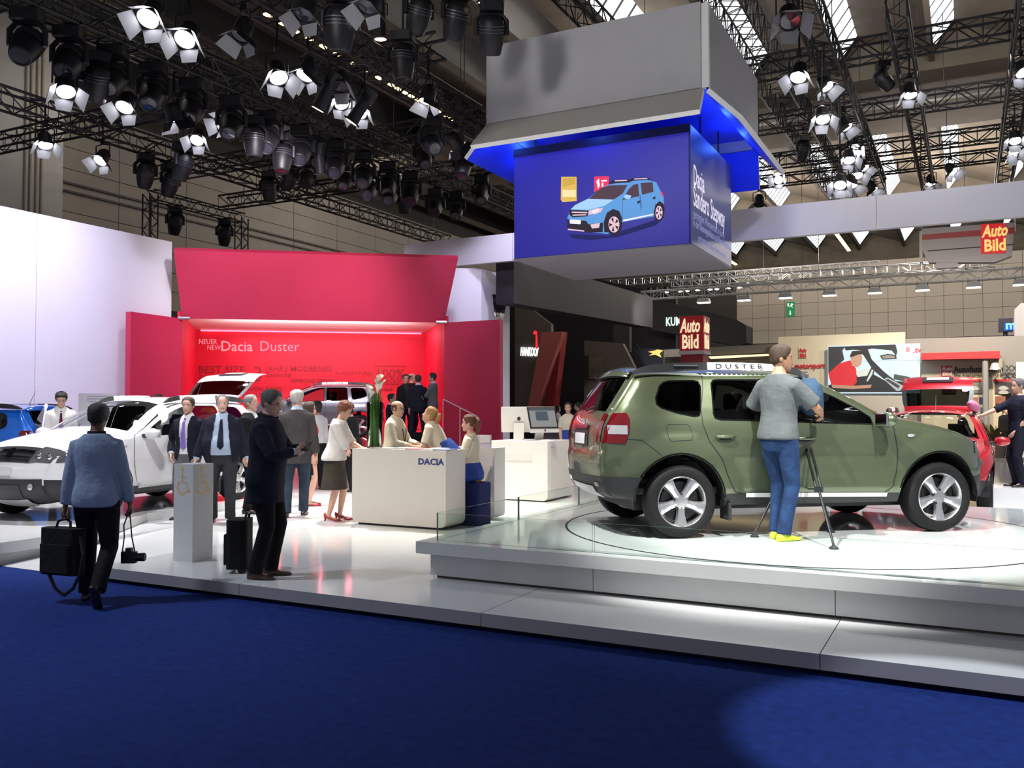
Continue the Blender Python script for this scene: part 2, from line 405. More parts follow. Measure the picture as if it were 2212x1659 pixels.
# ================================================================== stand walls
dw = thing('display_wall', 'tall plain white display wall washed in pale violet light', 'wall', (-19.3, 0, 0))
for a, c in ((4.0, 8.6), (8.61, 13.2), (13.21, 17.15)):
    b = MB(); b.bbox((-.25, a, 0), (0, c-.006, 6.27)); b.build('wall_panel', WALLW, dw)
A = Vector((-18.97, 17.22, 0)); E_ = Vector((.8037, .595, 0)); N_ = Vector((-.595, .8037, 0))
def S(e, n, z): return A+E_*e+N_*n+Vector((0, 0, z))
def stage_pt(px, py, n):
    r = ray(px, py); o = A+N_*n; t = (o-CAM).dot(N_)/r.dot(N_); p = CAM+r*t; q = p-A
    return q.dot(E_), p.z
st = thing('red_stage', 'open red box stage with fold-out flaps and printed slogans', 'stage')
ZF, ZHn = .85, 4.16
def quadp(pts, t, name, m, parent=st):
    """thick panel from four corner points; t: thickness vector"""
    b = MB(); b.prism(pts, t); return b.build(name, m, parent)
quadp([S(-.45, 4.5, .14), S(6.85, 4.5, .14), S(6.85, 4.5, 4.35), S(-.45, 4.5, 4.35)], N_*.15, 'back_wall', REDIN)
quadp([S(0, 0, .14), S(-.45, 4.5, .14), S(-.45, 4.5, 4.35), S(0, 0, 4.35)], -E_*.12, 'side_wall', REDIN)
quadp([S(7.14, 0, .14), S(6.85, 4.5, .14), S(6.85, 4.5, 4.35), S(7.14, 0, 4.35)], E_*.12, 'side_wall', REDIN)
quadp([S(0, .1, 4.26), S(7.14, .1, 4.26), S(6.85, 4.5, 4.26), S(-.45, 4.5, 4.26)], Vector((0, 0, .1)), 'ceiling_panel', mat('stage_ceiling_white', (.75, .70, .68), .6))
quadp([S(0, .0, .14), S(7.14, .0, .14), S(6.85, 4.5, .14), S(-.45, 4.5, .14)], Vector((0, 0, ZF-.14)), 'stage_floor', mat('stage_floor_red', (.60, .012, .035), .15))
quadp([S(0, 0, ZHn), S(7.14, 0, ZHn), S(7.44, -.92, 5.86), S(-.05, -.92, 5.86)], N_*.16+Vector((0, 0, .10)), 'upper_flap', REDP)
quadp([S(0, -.02, .2), S(0, -.02, ZHn), S(-.92, -1.58, ZHn), S(-.92, -1.58, .2)], (-E_*.8+N_*.45)*.18, 'side_flap', REDP)
quadp([S(7.14, -.02, .2), S(7.14, -.02, ZHn), S(8.57, -1.14, ZHn), S(8.57, -1.14, .2)], (E_*.6+N_*.7)*.18, 'side_flap', REDP)
for e in (.08, 7.05):
    b = MB(); b.tube(S(e-.15, -.12, ZHn), S(e+.15, -.12, ZHn), .05); b.build('hinge', STEEL, st)
REDL = emat('red_led_strip', (1, .16, .26), 3)
b = MB(); b.bbox((0, 0, 0), (1, 1, 1)); 
quadp([S(-.3, 4.40, 4.20), S(6.75, 4.40, 4.20), S(6.75, 4.40, 4.24), S(-.3, 4.40, 4.24)], N_*.04, 'led_strip', REDL)
def stage_area(loc, tgt, sx, sy, p, col):  # unseen area lights added to brighten the stage interior and its ceiling
    l = bpy.data.lights.new('stage_fill', 'AREA'); l.shape = 'RECTANGLE'; l.size = sx; l.size_y = sy; l.energy = p; l.color = col
    o = bpy.data.objects.new('stage_fill', l); COL.objects.link(o); o.location = loc
    d = Vector(tgt)-Vector(loc); o.rotation_euler = d.to_track_quat('-Z', 'Y').to_euler()
    o.rotation_euler.rotate_axis('Z', 0)
stage_area(S(3.5, 1.4, 4.2), S(3.5, 3.6, 1.6), 5.5, .5, 80, (1, .5, .6))
stage_area(S(3.5, .9, 3.6), S(3.5, 2.6, 4.26), 5.5, .3, 70, (1, .86, .84))
stage_area(S(3.5, 3.9, 4.18), S(3.5, 3.0, 0), 5.5, .3, 80, (1, .30, .42))
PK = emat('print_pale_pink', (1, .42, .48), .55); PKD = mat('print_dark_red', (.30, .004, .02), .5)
def st_text(s, px, py, cap, m, bold=0.0, sx=1.0):
    """cap: capital height in photo pixels"""
    e, z = stage_pt(px, py, 4.49); h = cap*28.6/F
    text(s, h/.70, m, st, plane_m(S(e, 4.49, z), E_, (0, 0, 1)), bold=bold, sx=sx, name='slogan')
st_text('NEUER', 429, 743, 11, PK, 0, .78); st_text('NEW', 447, 756, 11, PK, -.002, .78)
st_text('Dacia', 476, 758, 22, PK, .004, .95); st_text('Duster', 560, 758, 22, PK, -.003, .95)
st_text('BEST SIZE', 428, 806, 16, PKD, .004); st_text('PRICE RATIO', 429, 824, 14, PKD, -.003)
st_text('3', 545, 824, 33, PKD, -.002); st_text('JAHRE', 574, 802, 12, PKD); st_text('GARANTIE', 574, 815, 8, PKD)
st_text('MODERNES', 627, 802, 12, PKD, .004); st_text('OFFROAD DESIGN', 628, 826, 8, PKD, .002)
st_text('AUSSTATTUNG', 725, 810, 8, PKD); st_text('100%', 810, 817, 21, PKD, .004)
st_text('GELÄNDE STUFE', 812, 826, 7, PKD); st_text('ZUVERLÄSSIG', 520, 845, 10, PKD)
st_text('RELIABLE', 522, 858, 10, PKD, .002); st_text('NETZWERK', 485, 873, 9, PKD); st_text('4x2 | 4x4', 800, 845, 9, PKD)
for (x0, y0, x1) in ((808, 790, 877), (808, 829, 877)):
    e0, z0 = stage_pt(x0, y0, 4.48); e1, _ = stage_pt(x1, y0, 4.48)
    quadp([S(e0, 4.48, z0-.012), S(e1, 4.48, z0-.012), S(e1, 4.48, z0+.012), S(e0, 4.48, z0+.012)], N_*.02, 'slogan_rule', PKD)
# steps and rail at the stage's right side
rs = thing('stage_steps', 'white steps in front of the red stage', 'steps')
for k in range(3):
    b = MB(); pts = [S(3.6, -1.5+k*.4, .14), S(7.9, -1.5+k*.4, .14), S(7.9, -.06, .14), S(3.6, -.06, .14)]
    b.prism(pts, (0, 0, .18*(k+1))); b.build('step', mat('step_red_gloss', (.55, .01, .03), .2), rs)
gr_ = thing('glass_rail', 'sloping glass hand rail at the steps of the red stage', 'hand rail')
a0, a1 = atd(957, 862, 21.5), atd(1030, 899, 21.5); b1, b0 = Vector((a1.x, a1.y, .14)), Vector((a0.x, a0.y, .14))
b = MB(); b.prism([a0, a1, b1, b0], fwd*.02); b.build('glass_pane', glassmat('rail_glass', (.88, .82, .84), .1), gr_)
b = MB(); b.path([a0, a1], .014); b.path([a0, b0], .01); b.path([a1, b1], .01); m_ = (a0+a1)/2; b.path([m_, (b0+b1)/2], .01)
b.build('rail_frame', mat('rail_pale', (.75, .6, .65), .3), gr_)

# white corner block with the shield emblem
cb = thing('logo_block', 'tall white corner block with a chrome shield emblem', 'wall')
c0 = atd(1040, 580, 26.6); ZB = c0.z; BXX = c0.x; c0.z = 0; pl = [c0, c0+Vector((0, 1.85, 0)), c0+Vector((-.95, 1.85, 0)), c0-E_*1.25]
b = MB(); b.prism(pl, (0, 0, ZB)); b.build('block_body', WALLW, cb)
def shield_pt(px, py, off=.0): return atx(px, py, BXX+off)
def shieldpoly(pts, off, th, m, name):
    b = MB(); b.prism([shield_pt(x, y, off) for x, y in pts], (th, 0, 0)); return b.build(name, m, cb)
shieldpoly([(1059, 636), (1090, 639), (1088, 664), (1083, 690), (1073, 692), (1064, 682)], .01, .07, CHROME, 'emblem')
shieldpoly([(1064, 641), (1089, 644), (1088, 655), (1065, 652)], .085, .01, mat('emblem_face', (.45, .46, .5), .2, .8), 'emblem_band')
shieldpoly([(1069, 664), (1083, 666), (1078, 684), (1073, 684)], .085, .01, LENSD, 'emblem_recess')
p_ = shield_pt(1066, 652, .10)
text('DACIA', .17, NAVYT, cb, plane_m(p_, (0, 1, 0), (0, 0, 1)), bold=.004, sx=1.9, ext=.002)

# suspended grey-white fascia band
bd = thing('fascia_band', 'long suspended pale fascia band crossing behind the hanging cube', 'fascia', (0, 22.8, 0))
xl = aty(873, 529, 22.8).x; xj = [xl, aty(1107, 520, 22.8).x, aty(1500, 480, 22.8).x, aty(1893, 450, 22.8).x, aty(2300, 420, 22.8).x+.3, 7.5, 12]
for a, c in zip(xj, xj[1:]):
    b = MB(); b.bbox((a+.008, 0, 6.02), (c-.008, .18, 6.83)); b.build('fascia_panel', mat('fascia_paint', (.60, .59, .62), .38, var=.03, scale=1), bd)

# ================================================================== the hanging cube
hc = thing('hanging_screen_cube', 'hanging white box with flared flaps round a blue screen cube', 'screen cube', (-6.86, 19.1, 0))
H0 = Vector((-6.86, 19.1, 0))
def HL(x, y, z): return Vector((x, y, z))-H0
BX0, BX1, BY0, BY1, BZ0, BZ1 = -9.30, -4.38, 16.82, 21.45, 7.93, 9.60
BOXM = mat('box_fabric_grey', (.42, .42, .43), .8, var=.05, scale=3)
EDGEM = mat('box_edge_white', (.74, .75, .73), .6)
b = MB(); b.bbox(HL(BX0, BY0, BZ0), HL(BX0+.06, BY1, BZ1)); b.build('side_panel', BOXM, hc)
b = MB(); b.bbox(HL(BX1-.06, BY0, BZ0), HL(BX1, BY1, BZ1)); b.build('side_panel', BOXM, hc)
b = MB(); b.bbox(HL(BX0+.06, BY0-.05, BZ0), HL(BX1-.14, BY0+.03, BZ1+.02)); b.build('front_panel', BOXM, hc)
b = MB(); b.bbox(HL(BX1-.135, BY0-.01, BZ0), HL(BX1+.005, BY0+.1, BZ1)); b.build('corner_post', EDGEM, hc)
b = MB(); b.bbox(HL(BX0, BY1-.06, BZ0), HL(BX1, BY1, BZ1)); b.build('back_panel', BOXM, hc)
BLUE_LIT = mat('soffit_blue_lit', (.02, .05, .72), .55)  # blue LED light put into the colour of soffit and flap undersides
b = MB(); b.bbox(HL(BX0+.06, BY0+.06, BZ0+.25), HL(BX1-.06, BY1-.06, BZ0+.30)); b.build('soffit', BLUE_LIT, hc)
def flap(p0, p1, q1, q0, thick, name):
    """p0,p1 hinge edge; q0,q1 outer lower edge"""
    p0, p1, q0, q1 = map(Vector, (p0, p1, q0, q1)); t = Vector(thick)
    b = MB(); b.add([x-H0 for x in (p0, p1, q1, q0, p0+t, p1+t, q1+t, q0+t)],
                    [(0, 1, 2, 3), (7, 6, 5, 4), (0, 4, 5, 1), (1, 5, 6, 2), (2, 6, 7, 3), (3, 7, 4, 0)])
    b.m = [0, 1, 2, 2, 2, 2]
    b.build(name, [mat('flap_grey', (.46, .44, .41), .75), BLUE_LIT, EDGEM], hc)
fd, fz = .62, .62
flap((BX0, BY0, BZ0), (BX1-.1, BY0, BZ0), (BX1-.02, BY0-fd, BZ0-fz), (BX0-.05, BY0-fd, BZ0-fz), (0, .07, -.07), 'flap')
flap((BX1, BY1, BZ0), (BX1, BY0+.05, BZ0), (BX1+fd, BY0+.1, BZ0-fz), (BX1+fd, BY1, BZ0-fz), (-.07, 0, -.07), 'flap')
flap((BX0, BY0+.05, BZ0), (BX0, BY1, BZ0), (BX0-fd, BY1, BZ0-fz), (BX0-fd, BY0+.1, BZ0-fz), (.07, 0, -.07), 'flap')
flap((BX1, BY1, BZ0), (BX0, BY1, BZ0), (BX0, BY1+.1, BZ0-.95), (BX1, BY1+.1, BZ0-.95), (0, -.07, -.02), 'flap')
LX0, LX1, LY0, LY1, LZ0, LZ1 = -8.88, -4.90, 17.31, 20.72, 5.0, 7.44
SCRB = emat('screen_blue', (.012, .020, .42), .62)
b = MB(); b.bbox(HL(LX0, LY0+.03, LZ0+.01), HL(LX1, LY1, LZ1)); b.build('cube_body', mat('cube_navy', (.02, .03, .14), .5), hc)
b = MB(); b.bbox(HL(LX0+.02, LY0, LZ0+.02), HL(LX1-.02, LY0+.03, LZ1-.17)); scr = b.build('screen', mat('screen_blue_tiles', (.01, .015, .2), .4, emit=(.016, .012, .19), est=1.0), hc)
b = MB(); b.bbox(HL(LX0, LY0-.01, LZ1-.17), HL(LX1, LY0+.03, LZ1)); b.build('screen_header', mat('navy_black', (.008, .01, .03), .6), hc)
b = MB(); b.bbox(HL(LX1-.002, LY0, LZ0+.02), HL(LX1+.02, LY1, LZ1-.02)); sds = b.build('side_screen', mat('side_screen_navy', (.012, .018, .10), .5, emit=(.008, .014, .10), est=.6), hc)
b = MB(); b.bbox(HL(LX0, LY0, LZ0-.02), HL(LX1+.02, LY1, LZ0+.01)); b.build('cube_underside', mat('underside_grey', (.24, .24, .26), .7), hc)
for (x, y, z0) in ((LX0+.4, LY0+.3, LZ1), (LX1-.3, LY0+1.9, LZ1), (LX1-.2, LY1-.3, LZ1), (LX0+.4, LY1-.3, LZ1)):
    b = MB(); b.tube(HL(x, y, z0), HL(x, y, BZ0+.26), .02, n=6); b.build('hanger', BLACK, hc)
for (x, y) in ((BX0+.3, BY0+.25), (BX1-.3, BY0+.25), (BX1-.1, BY1-.15), (BX0+1.9, BY0+.2)):
    b = MB(); b.tube(HL(x, y, BZ1-.1), HL(x, y, 13.4), .007, n=5); b.lathe([(.03, 0), (.03, .02), (.045, .02), (.045, 0)], 10, close=True, axis='Y', c=HL(x, y, BZ1+.05)); b.build('cable', STEEL, hc)
for (x, y) in ((LX0-.1, LY0-.2), (-6.9, LY0-.25), (LX1+.25, 18.4), (LX1+.25, 20.0), (LX0-.22, 18.5)):
    l = bpy.data.lights.new('blue_soffit_led', 'POINT'); l.energy = 26; l.color = (.05, .16, 1); l.shadow_soft_size = .08
    o = bpy.data.objects.new('blue_soffit_led', l); COL.objects.link(o); o.location = (x, y, LZ1+.25)
# lettering on the side of the cube: reads along +Y
def side_text(s, px, py, size, m, bold=0, sx=1):
    p = atx(px, py, LX1+.021)-H0; text(s, size, m, hc, plane_m(p, (0, 1, 0), (0, 0, 1)), bold=bold, sx=sx, ext=.001)
TW = emat('screen_text_white', (.85, .8, .95), .75); TG = emat('screen_text_dim', (.30, .33, .62), .6)
side_text('Dacia', 1498, 398, .60, TW, .004, .62); side_text('Sandero Stepway', 1498, 443, .62, TW, .004, .60)
side_text('geringster Wertverlust in Euro', 1498, 468, .24, TG, 0, .85); side_text('in der Kleinwagenklasse und über alle Klassen', 1498, 488, .24, TG, 0, .72)
side_text('AUTO BILD IDEE, AUTO BILD Sonderpreis', 1508, 521, .17, TG, 0, .75)
# the picture on the front screen: flat print just proud of the screen
img = MB(); IMGM = []
def im(c, s=.85):
    k = len(IMGM); IMGM.append(emat('screen_image_%d' % k, c, s)); return k
def shape(pts, mi, lay, org=(1180, 380), sc=5.267):
    P = [aty(org[0]+x/sc, org[1]+y/sc, LY0-.004-.002*lay)-H0 for x, y in pts]
    img.add(P, [tuple(range(len(P)))], mi)
def disc(cx, cy, rx, ry, mi, lay, rot=0, n=20):
    shape([(cx+rx*math.cos(2*PI*k/n)*math.cos(rot)-ry*math.sin(2*PI*k/n)*math.sin(rot), cy+rx*math.cos(2*PI*k/n)*math.sin(rot)+ry*math.sin(2*PI*k/n)*math.cos(rot)) for k in range(n)], mi, lay)
cB, cB2, cBL, cDK, cGL, cSH, cPK, cWH, cGO, cGO2, cRD = im((.10, .30, .62)), im((.05, .17, .42)), im((.35, .58, .85)), im((.012, .008, .02)), im((.07, .035, .05)), im((.006, .008, .10)), im((.75, .52, .58)), im((.85, .8, .88)), im((.70, .45, .08)), im((.85, .72, .35)), im((.75, .03, .10))
shape([(170, 10), (345, 10), (348, 285), (185, 298), (165, 270)], cGO, 1); shape([(185, 160), (335, 160), (335, 240), (185, 240)], cGO2, 2); shape([(190, 22), (330, 22), (330, 90), (190, 130)], im((.6, .36, .05)), 2)
shape([(545, 8), (715, 2), (715, 110), (545, 185)], cRD, 1); shape([(570, 60), (600, 30), (610, 110), (590, 150)], cWH, 2); shape([(625, 50), (690, 45), (690, 62), (625, 66)], cWH, 2); shape([(630, 80), (650, 78), (650, 120), (630, 125)], cWH, 2)
shape([(260, 660), (700, 680), (1330, 470), (1250, 560), (800, 700), (500, 730), (300, 710)], cSH, 1)
shape([(240, 470), (285, 370), (330, 330), (470, 262), (560, 190), (700, 100), (930, 60), (1150, 45), (1250, 70), (1300, 170), (1335, 230), (1340, 340), (1300, 500), (1230, 460), (870, 525), (700, 660), (480, 640), (240, 610)], cB, 2)
shape([(330, 330), (470, 262), (770, 270), (660, 340), (480, 385), (280, 380)], cBL, 3)
shape([(480, 262), (620, 140), (720, 108), (925, 102), (870, 200), (770, 268)], cGL, 4)
shape([(865, 275), (940, 150), (990, 100), (1045, 90), (1058, 230)], cGL, 4); shape([(1072, 80), (1210, 72), (1220, 180), (1090, 215)], cGL, 4)
shape([(700, 95), (740, 55), (930, 40), (1000, 22), (1150, 18), (1200, 40), (1000, 48), (940, 75), (760, 82)], cDK, 5)
shape([(780, 50), (920, 44), (920, 56), (780, 62)], cPK, 6); shape([(1000, 30), (1150, 24), (1150, 34), (1000, 40)], cPK, 6)
shape([(880, 230), (915, 210), (968, 225), (950, 262), (895, 258)], cBL, 5)
shape([(270, 385), (480, 395), (470, 460), (300, 470), (262, 440)], cDK, 4); shape([(290, 405), (470, 410), (465, 424), (290, 420)], cPK, 5); shape([(300, 440), (455, 436), (455, 448), (300, 454)], cPK, 5)
shape([(490, 395), (560, 370), (648, 362), (620, 410), (560, 435), (475, 440)], cPK, 4); shape([(520, 398), (600, 378), (590, 408), (530, 420)], cWH, 5)
shape([(240, 490), (450, 510), (480, 550), (650, 530), (640, 640), (480, 645), (240, 615)], cDK, 3); shape([(265, 495), (395, 503), (390, 550), (268, 542)], cWH, 4); shape([(500, 552), (612, 535), (600, 590), (520, 598)], cPK, 4)
shape([(245, 600), (435, 620), (430, 634), (245, 615)], cPK, 4)
shape([(655, 520), (690, 420), (760, 375), (830, 400), (862, 480), (860, 550), (800, 640), (660, 640)], cDK, 3)
shape([(1225, 430), (1240, 330), (1290, 285), (1335, 320), (1345, 370), (1330, 480), (1240, 500)], cDK, 3)
disc(768, 560, 90, 112, cDK, 4); disc(770, 553, 62, 92, cPK, 5); disc(1280, 420, 55, 98, cDK, 4); disc(1283, 418, 40, 78, cPK, 5)
for cx, cy, rx, ry in ((770, 553, 55, 80), (1283, 418, 34, 66)):
    for k in range(5):
        a = k*2*PI/5+.3; a2 = a+.55
        shape([(cx+rx*.25*math.cos(a+.27), cy+ry*.25*math.sin(a+.27)), (cx+rx*math.cos(a), cy+ry*math.sin(a)), (cx+rx*math.cos(a2), cy+ry*math.sin(a2))], cDK, 6)
shape([(865, 275), (858, 450), (872, 520), (880, 520), (868, 440), (872, 275)], cB2, 4); shape([(1060, 230), (1068, 200), (1090, 330), (1075, 420)], cB2, 4)
shape([(870, 500), (1220, 430), (1215, 445), (872, 520)], cWH, 4); shape([(1035, 290), (1070, 280), (1072, 300), (1040, 318)], cDK, 5); shape([(1212, 245), (1240, 235), (1245, 255), (1218, 270)], cDK, 5)
shape([(1300, 175), (1330, 195), (1330, 235), (1312, 225)], cRD, 5)
img.build('screen_image', IMGM, hc)
# ================================================================== cars (one body design, several paints)
TOPST = [(-.56, .36), (-.65, .40), (-.70, .50), (-.72, .62), (-.72, .74), (-.705, .80), (-.705, .93), (-.675, 1.06), (-.615, 1.17),
         (-.50, 1.34), (-.405, 1.475), (-.375, 1.525), (-.29, 1.541), (-.1, 1.553), (.37, 1.556), (.9, 1.55), (1.2, 1.535), (1.42, 1.495),
         (1.62, 1.42), (1.84, 1.305), (2.04, 1.19), (2.16, 1.125), (2.43, 1.085), (2.72, 1.03), (2.95, .975), (3.12, .915), (3.24, .84),
         (3.305, .74), (3.335, .62), (3.34, .50), (3.30, .38), (3.20, .30), (3.10, .27)]
def catmull(P, i, t):
    p0, p1, p2, p3 = [P[max(0, min(len(P)-1, k))] for k in (i-1, i, i+1, i+2)]
    return tuple(.5*((2*b)+(c-a)*t+(2*a-5*b+4*c-d)*t*t+(-a+3*b-3*c+d)*t**3) for a, b, c, d in zip(p0, p1, p2, p3))
STN = []                      # (u, z, station index as float)
for i in range(len(TOPST)-1):
    L = math.dist(TOPST[i], TOPST[i+1]); n = max(1, round(L/.05))
    for k in range(n): STN.append((*catmull(TOPST, i, k/n), i+k/n))
STN.append((*TOPST[-1], len(TOPST)-1.0))
SU = np.array([s[0] for s in STN]); SZ = np.array([s[1] for s in STN]); SI = np.array([s[2] for s in STN])
def top_dist(u, z):
    ax, az = SU[:-1], SZ[:-1]; bx, bz = SU[1:]-ax, SZ[1:]-az
    t = np.clip(((u-ax)*bx+(z-az)*bz)/(bx*bx+bz*bz), 0, 1)
    return float(np.min(np.hypot(u-ax-t*bx, z-az-t*bz)))
_pz = [.20, .30, .38, .46, .60, .78, .92, 1.02, 1.10, 1.2, 1.35, 1.5, 1.62]
_pw = [.80, .845, .868, .888, .900, .905, .897, .882, .862, .828, .765, .690, .625]
ARCH = ((-.02, .345), (2.665, .345)); AR = .435
def HW(u, z, fillet=True):
    w = float(np.interp(z, _pz, _pw))
    if u > 2.55: w *= 1-.30*((u-2.55)/.80)**2.5
    if u < -.15: w *= 1-.235*min(1.2, (-.15-u)/.58)**2.3
    for c, zc in ARCH:
        r = math.hypot(u-c, z-zc)
        if r < .64 and z > .30: w += .024*max(0, 1-((r-.44)/.20)**2)*min(1, (z-.30)/.1)
    if .3 < u < 2.2 and .42 < z < .75: w -= .010*math.sin((z-.42)/.33*PI)
    if fillet:
        d = top_dist(u, z); r = .075
        if d < r: w -= r*(1-math.sqrt(max(0, 1-(1-d/r)**2)))
    return w
AMT = np.interp(np.arange(len(TOPST)), [0, 3, 6, 9, 11, 14, 17, 19, 21, 24, 26, 28, 30, 32], [.02, .04, .03, .05, .05, .075, .075, .09, .075, .065, .09, .14, .12, .08])
TOPW = [HW(u, z) for u, z, _ in STN]
def top_pt(j, t, off=0.0):
    """j: fractional index into STN, t: -1..1 across"""
    j = max(0, min(len(STN)-1.001, j)); a = int(j); f = j-a
    u, z, si = [STN[a][k]*(1-f)+STN[a+1][k]*f for k in range(3)]
    w = TOPW[a]*(1-f)+TOPW[a+1]*f
    a0, a1 = max(0, a-1), min(len(STN)-1, a+2); du, dz = STN[a1][0]-STN[a0][0], STN[a1][1]-STN[a0][1]
    L = math.hypot(du, dz); nu, nz = -dz/L, du/L
    am = float(np.interp(si, np.arange(len(TOPST)), AMT))*(1-abs(t)**2.3)+off
    return Vector((u+nu*am, t*w, z+nz*am))
def j_of(si): return float(np.interp(si, SI, np.arange(len(STN))))
def j_front(z):
    a = int(j_of(24)); zz = SZ[a:]; return a+float(np.interp(-z, -zz, np.arange(len(zz))))
def j_rear(z):
    b_ = int(j_of(11)); return float(np.interp(z, SZ[:b_], np.arange(b_)))
WIN_Q = [(-.16, 1.42), (-.12, 1.455), (-.06, 1.472), (.19, 1.478), (.235, 1.465), (.25, 1.42), (.205, 1.18), (.19, 1.145), (.145, 1.135), (-.03, 1.17), (-.17, 1.215), (-.215, 1.25), (-.215, 1.31)]
WIN_R = [(.365, 1.45), (.39, 1.48), (.43, 1.487), (.95, 1.487), (.95, 1.09), (.40, 1.105), (.345, 1.12), (.335, 1.16)]
WIN_F = [(1.03, 1.487), (1.20, 1.472), (1.36, 1.425), (1.60, 1.325), (1.84, 1.195), (1.945, 1.125), (1.96, 1.06), (1.03, 1.085)]
DOOR_R = [(.29, 1.527), (.27, 1.4), (.215, 1.2), (.215, 1.06), (.27, .90), (.39, .73), (.45, .57), (.52, .43), (.60, .405), (.985, .405), (.985, 1.528)]
DOOR_F = [(.985, 1.528), (.985, .405), (2.07, .39), (2.15, .45), (2.19, .60), (2.205, .80), (2.175, 1.07), (1.99, 1.165), (1.80, 1.275), (1.58, 1.395), (1.38, 1.478), (1.2, 1.513)]
BPIL = [(.95, 1.487), (1.03, 1.487), (1.03, 1.085), (.95, 1.09)]
LAMP_T = [(-.612, 1.165), (-.505, 1.17), (-.48, 1.12), (-.49, 1.0), (-.53, .885), (-.703, .885), (-.682, 1.02)]
CLAD_R = [(-.9, .57), (-.38, .57), (-.34, .2), (-.9, .2)]
CLAD_S = [(.30, .41), (2.30, .385), (2.40, .2), (.30, .2)]
CLAD_F = [(3.02, .53), (3.6, .56), (3.6, .2), (3.0, .2)]
def inpoly(p, poly):
    x, y = p; c = False; n = len(poly)
    for i in range(n):
        x1, y1 = poly[i]; x2, y2 = poly[(i+1) % n]
        if (y1 > y) != (y2 > y) and x < (x2-x1)*(y-y1)/(y2-y1)+x1: c = not c
    return c
def densify(poly, st=.05, closed=True):
    out = []; n = len(poly)
    for i in range(n if closed else n-1):
        a, b = poly[i], poly[(i+1) % n]; k = max(1, round(math.dist(a, b)/st))
        out += [(a[0]+(b[0]-a[0])*q/k, a[1]+(b[1]-a[1])*q/k) for q in range(k)]
    if not closed: out.append(poly[-1])
    return out
def side_tris():
    arc = lambda c: [(c[0]+AR*math.cos(R(a)), c[1]+AR*math.sin(R(a))) for a in range(-6, 187, 8)]
    outl = [(u, z) for u, z, _ in STN]+densify([(3.10, .27), (3.09, .30)]+[arc(ARCH[1])[0]], .05, False)[1:]
    outl += arc(ARCH[1])[1:]+densify([arc(ARCH[1])[-1], (2.2, .30), (.45, .30), arc(ARCH[0])[0]], .06, False)[1:]
    outl += arc(ARCH[0])[1:]+[(-.47, .36)]
    V = []; Ed = []; idx = {}
    def add(p):
        k = (round(p[0], 4), round(p[1], 4))
        if k not in idx: idx[k] = len(V); V.append(Vector(p))
        return idx[k]
    def loop(poly, closed=True):
        ids = [add(p) for p in poly]
        for i in range(len(ids) if closed else len(ids)-1): Ed.append((ids[i], ids[(i+1) % len(ids)]))
    loop(outl)
    for P in (WIN_Q, WIN_R, WIN_F, BPIL, LAMP_T): loop(densify(P, .045))
    for P in (DOOR_R, DOOR_F): loop(densify(P, .05))
    for P in (CLAD_R, CLAD_S, CLAD_F):
        loop(densify(P[:2], .05, False), False)
    for d in (.012, .03, .05, .075):
        for j in range(0, len(STN)-1):
            a0, a1 = max(0, j-1), min(len(STN)-1, j+1); du, dz = STN[a1][0]-STN[a0][0], STN[a1][1]-STN[a0][1]; L = math.hypot(du, dz)
            p = (STN[j][0]+dz/L*d, STN[j][1]-du/L*d)
            if inpoly(p, outl): add(p)
    u = -.74
    while u < 3.4:
        z = .30
        while z < 1.56:
            p = (u+.003*math.sin(z*50), z)
            if inpoly(p, outl) and top_dist(*p) > .085: add(p)
            z += .055
        u += .055
    vo, eo, fo, *_ = delaunay_2d_cdt(V, Ed, [], 0, 1e-5)
    tris = []
    for f in fo:
        c = (sum(vo[i][0] for i in f)/len(f), sum(vo[i][1] for i in f)/len(f))
        if inpoly(c, outl):
            g = 'body'
            if inpoly(c, WIN_Q): g = 'wq'
            elif inpoly(c, WIN_R): g = 'wr'
            elif inpoly(c, WIN_F): g = 'wf'
            elif inpoly(c, BPIL): g = 'bp'
            elif inpoly(c, LAMP_T): g = 'lamp'
            elif inpoly(c, DOOR_R): g = 'dr'
            elif inpoly(c, DOOR_F): g = 'df'
            elif inpoly(c, CLAD_R): g = 'cladr'
            elif inpoly(c, CLAD_S): g = 'clads'
            elif inpoly(c, CLAD_F): g = 'cladf'
            tris.append((g, f))
    return [(v[0], v[1]) for v in vo], tris
CARV, CART = side_tris()
CARW = [HW(u, z) for u, z in CARV]
def wnorm(u, z):
    e = .008
    du = (HW(u+e, z)-HW(u-e, z))/(2*e); dz = (HW(u, z+e)-HW(u, z-e))/(2*e)
    du = max(-6, min(6, du)); dz = max(-6, min(6, dz))
    return Vector((-du, 1, -dz)).normalized()
CARN = [wnorm(u, z) for u, z in CARV]
GLASSWS = glassmat('windscreen_glass', (.72, .76, .74), .16)
PLAST = mat('dark_plastic', (.020, .021, .022), .5, bump=.1, bscale=200)
TYRE = mat('tyre_rubber', (.009, .009, .010), .7, bump=.1, bscale=60, spec=.25)
ALLOY = mat('alloy_rim', (.62, .62, .63), .25, .85)
REDLENS = mat('red_lens', (.12, .003, .006), .08, coat=.5)
CLEARL = mat('clear_lens', (.55, .55, .56), .06, .5, coat=.5)
INTER = mat('car_interior', (.035, .034, .035), .8, var=.2, scale=9)
SILV = mat('satin_silver', (.62, .62, .63), .3, .6)
RAILW = mat('rail_white', (.75, .75, .74), .4)
def paint(name, col, metal=.35): return mat(name, col, .32, metal, coat=1.0, spec=.5)

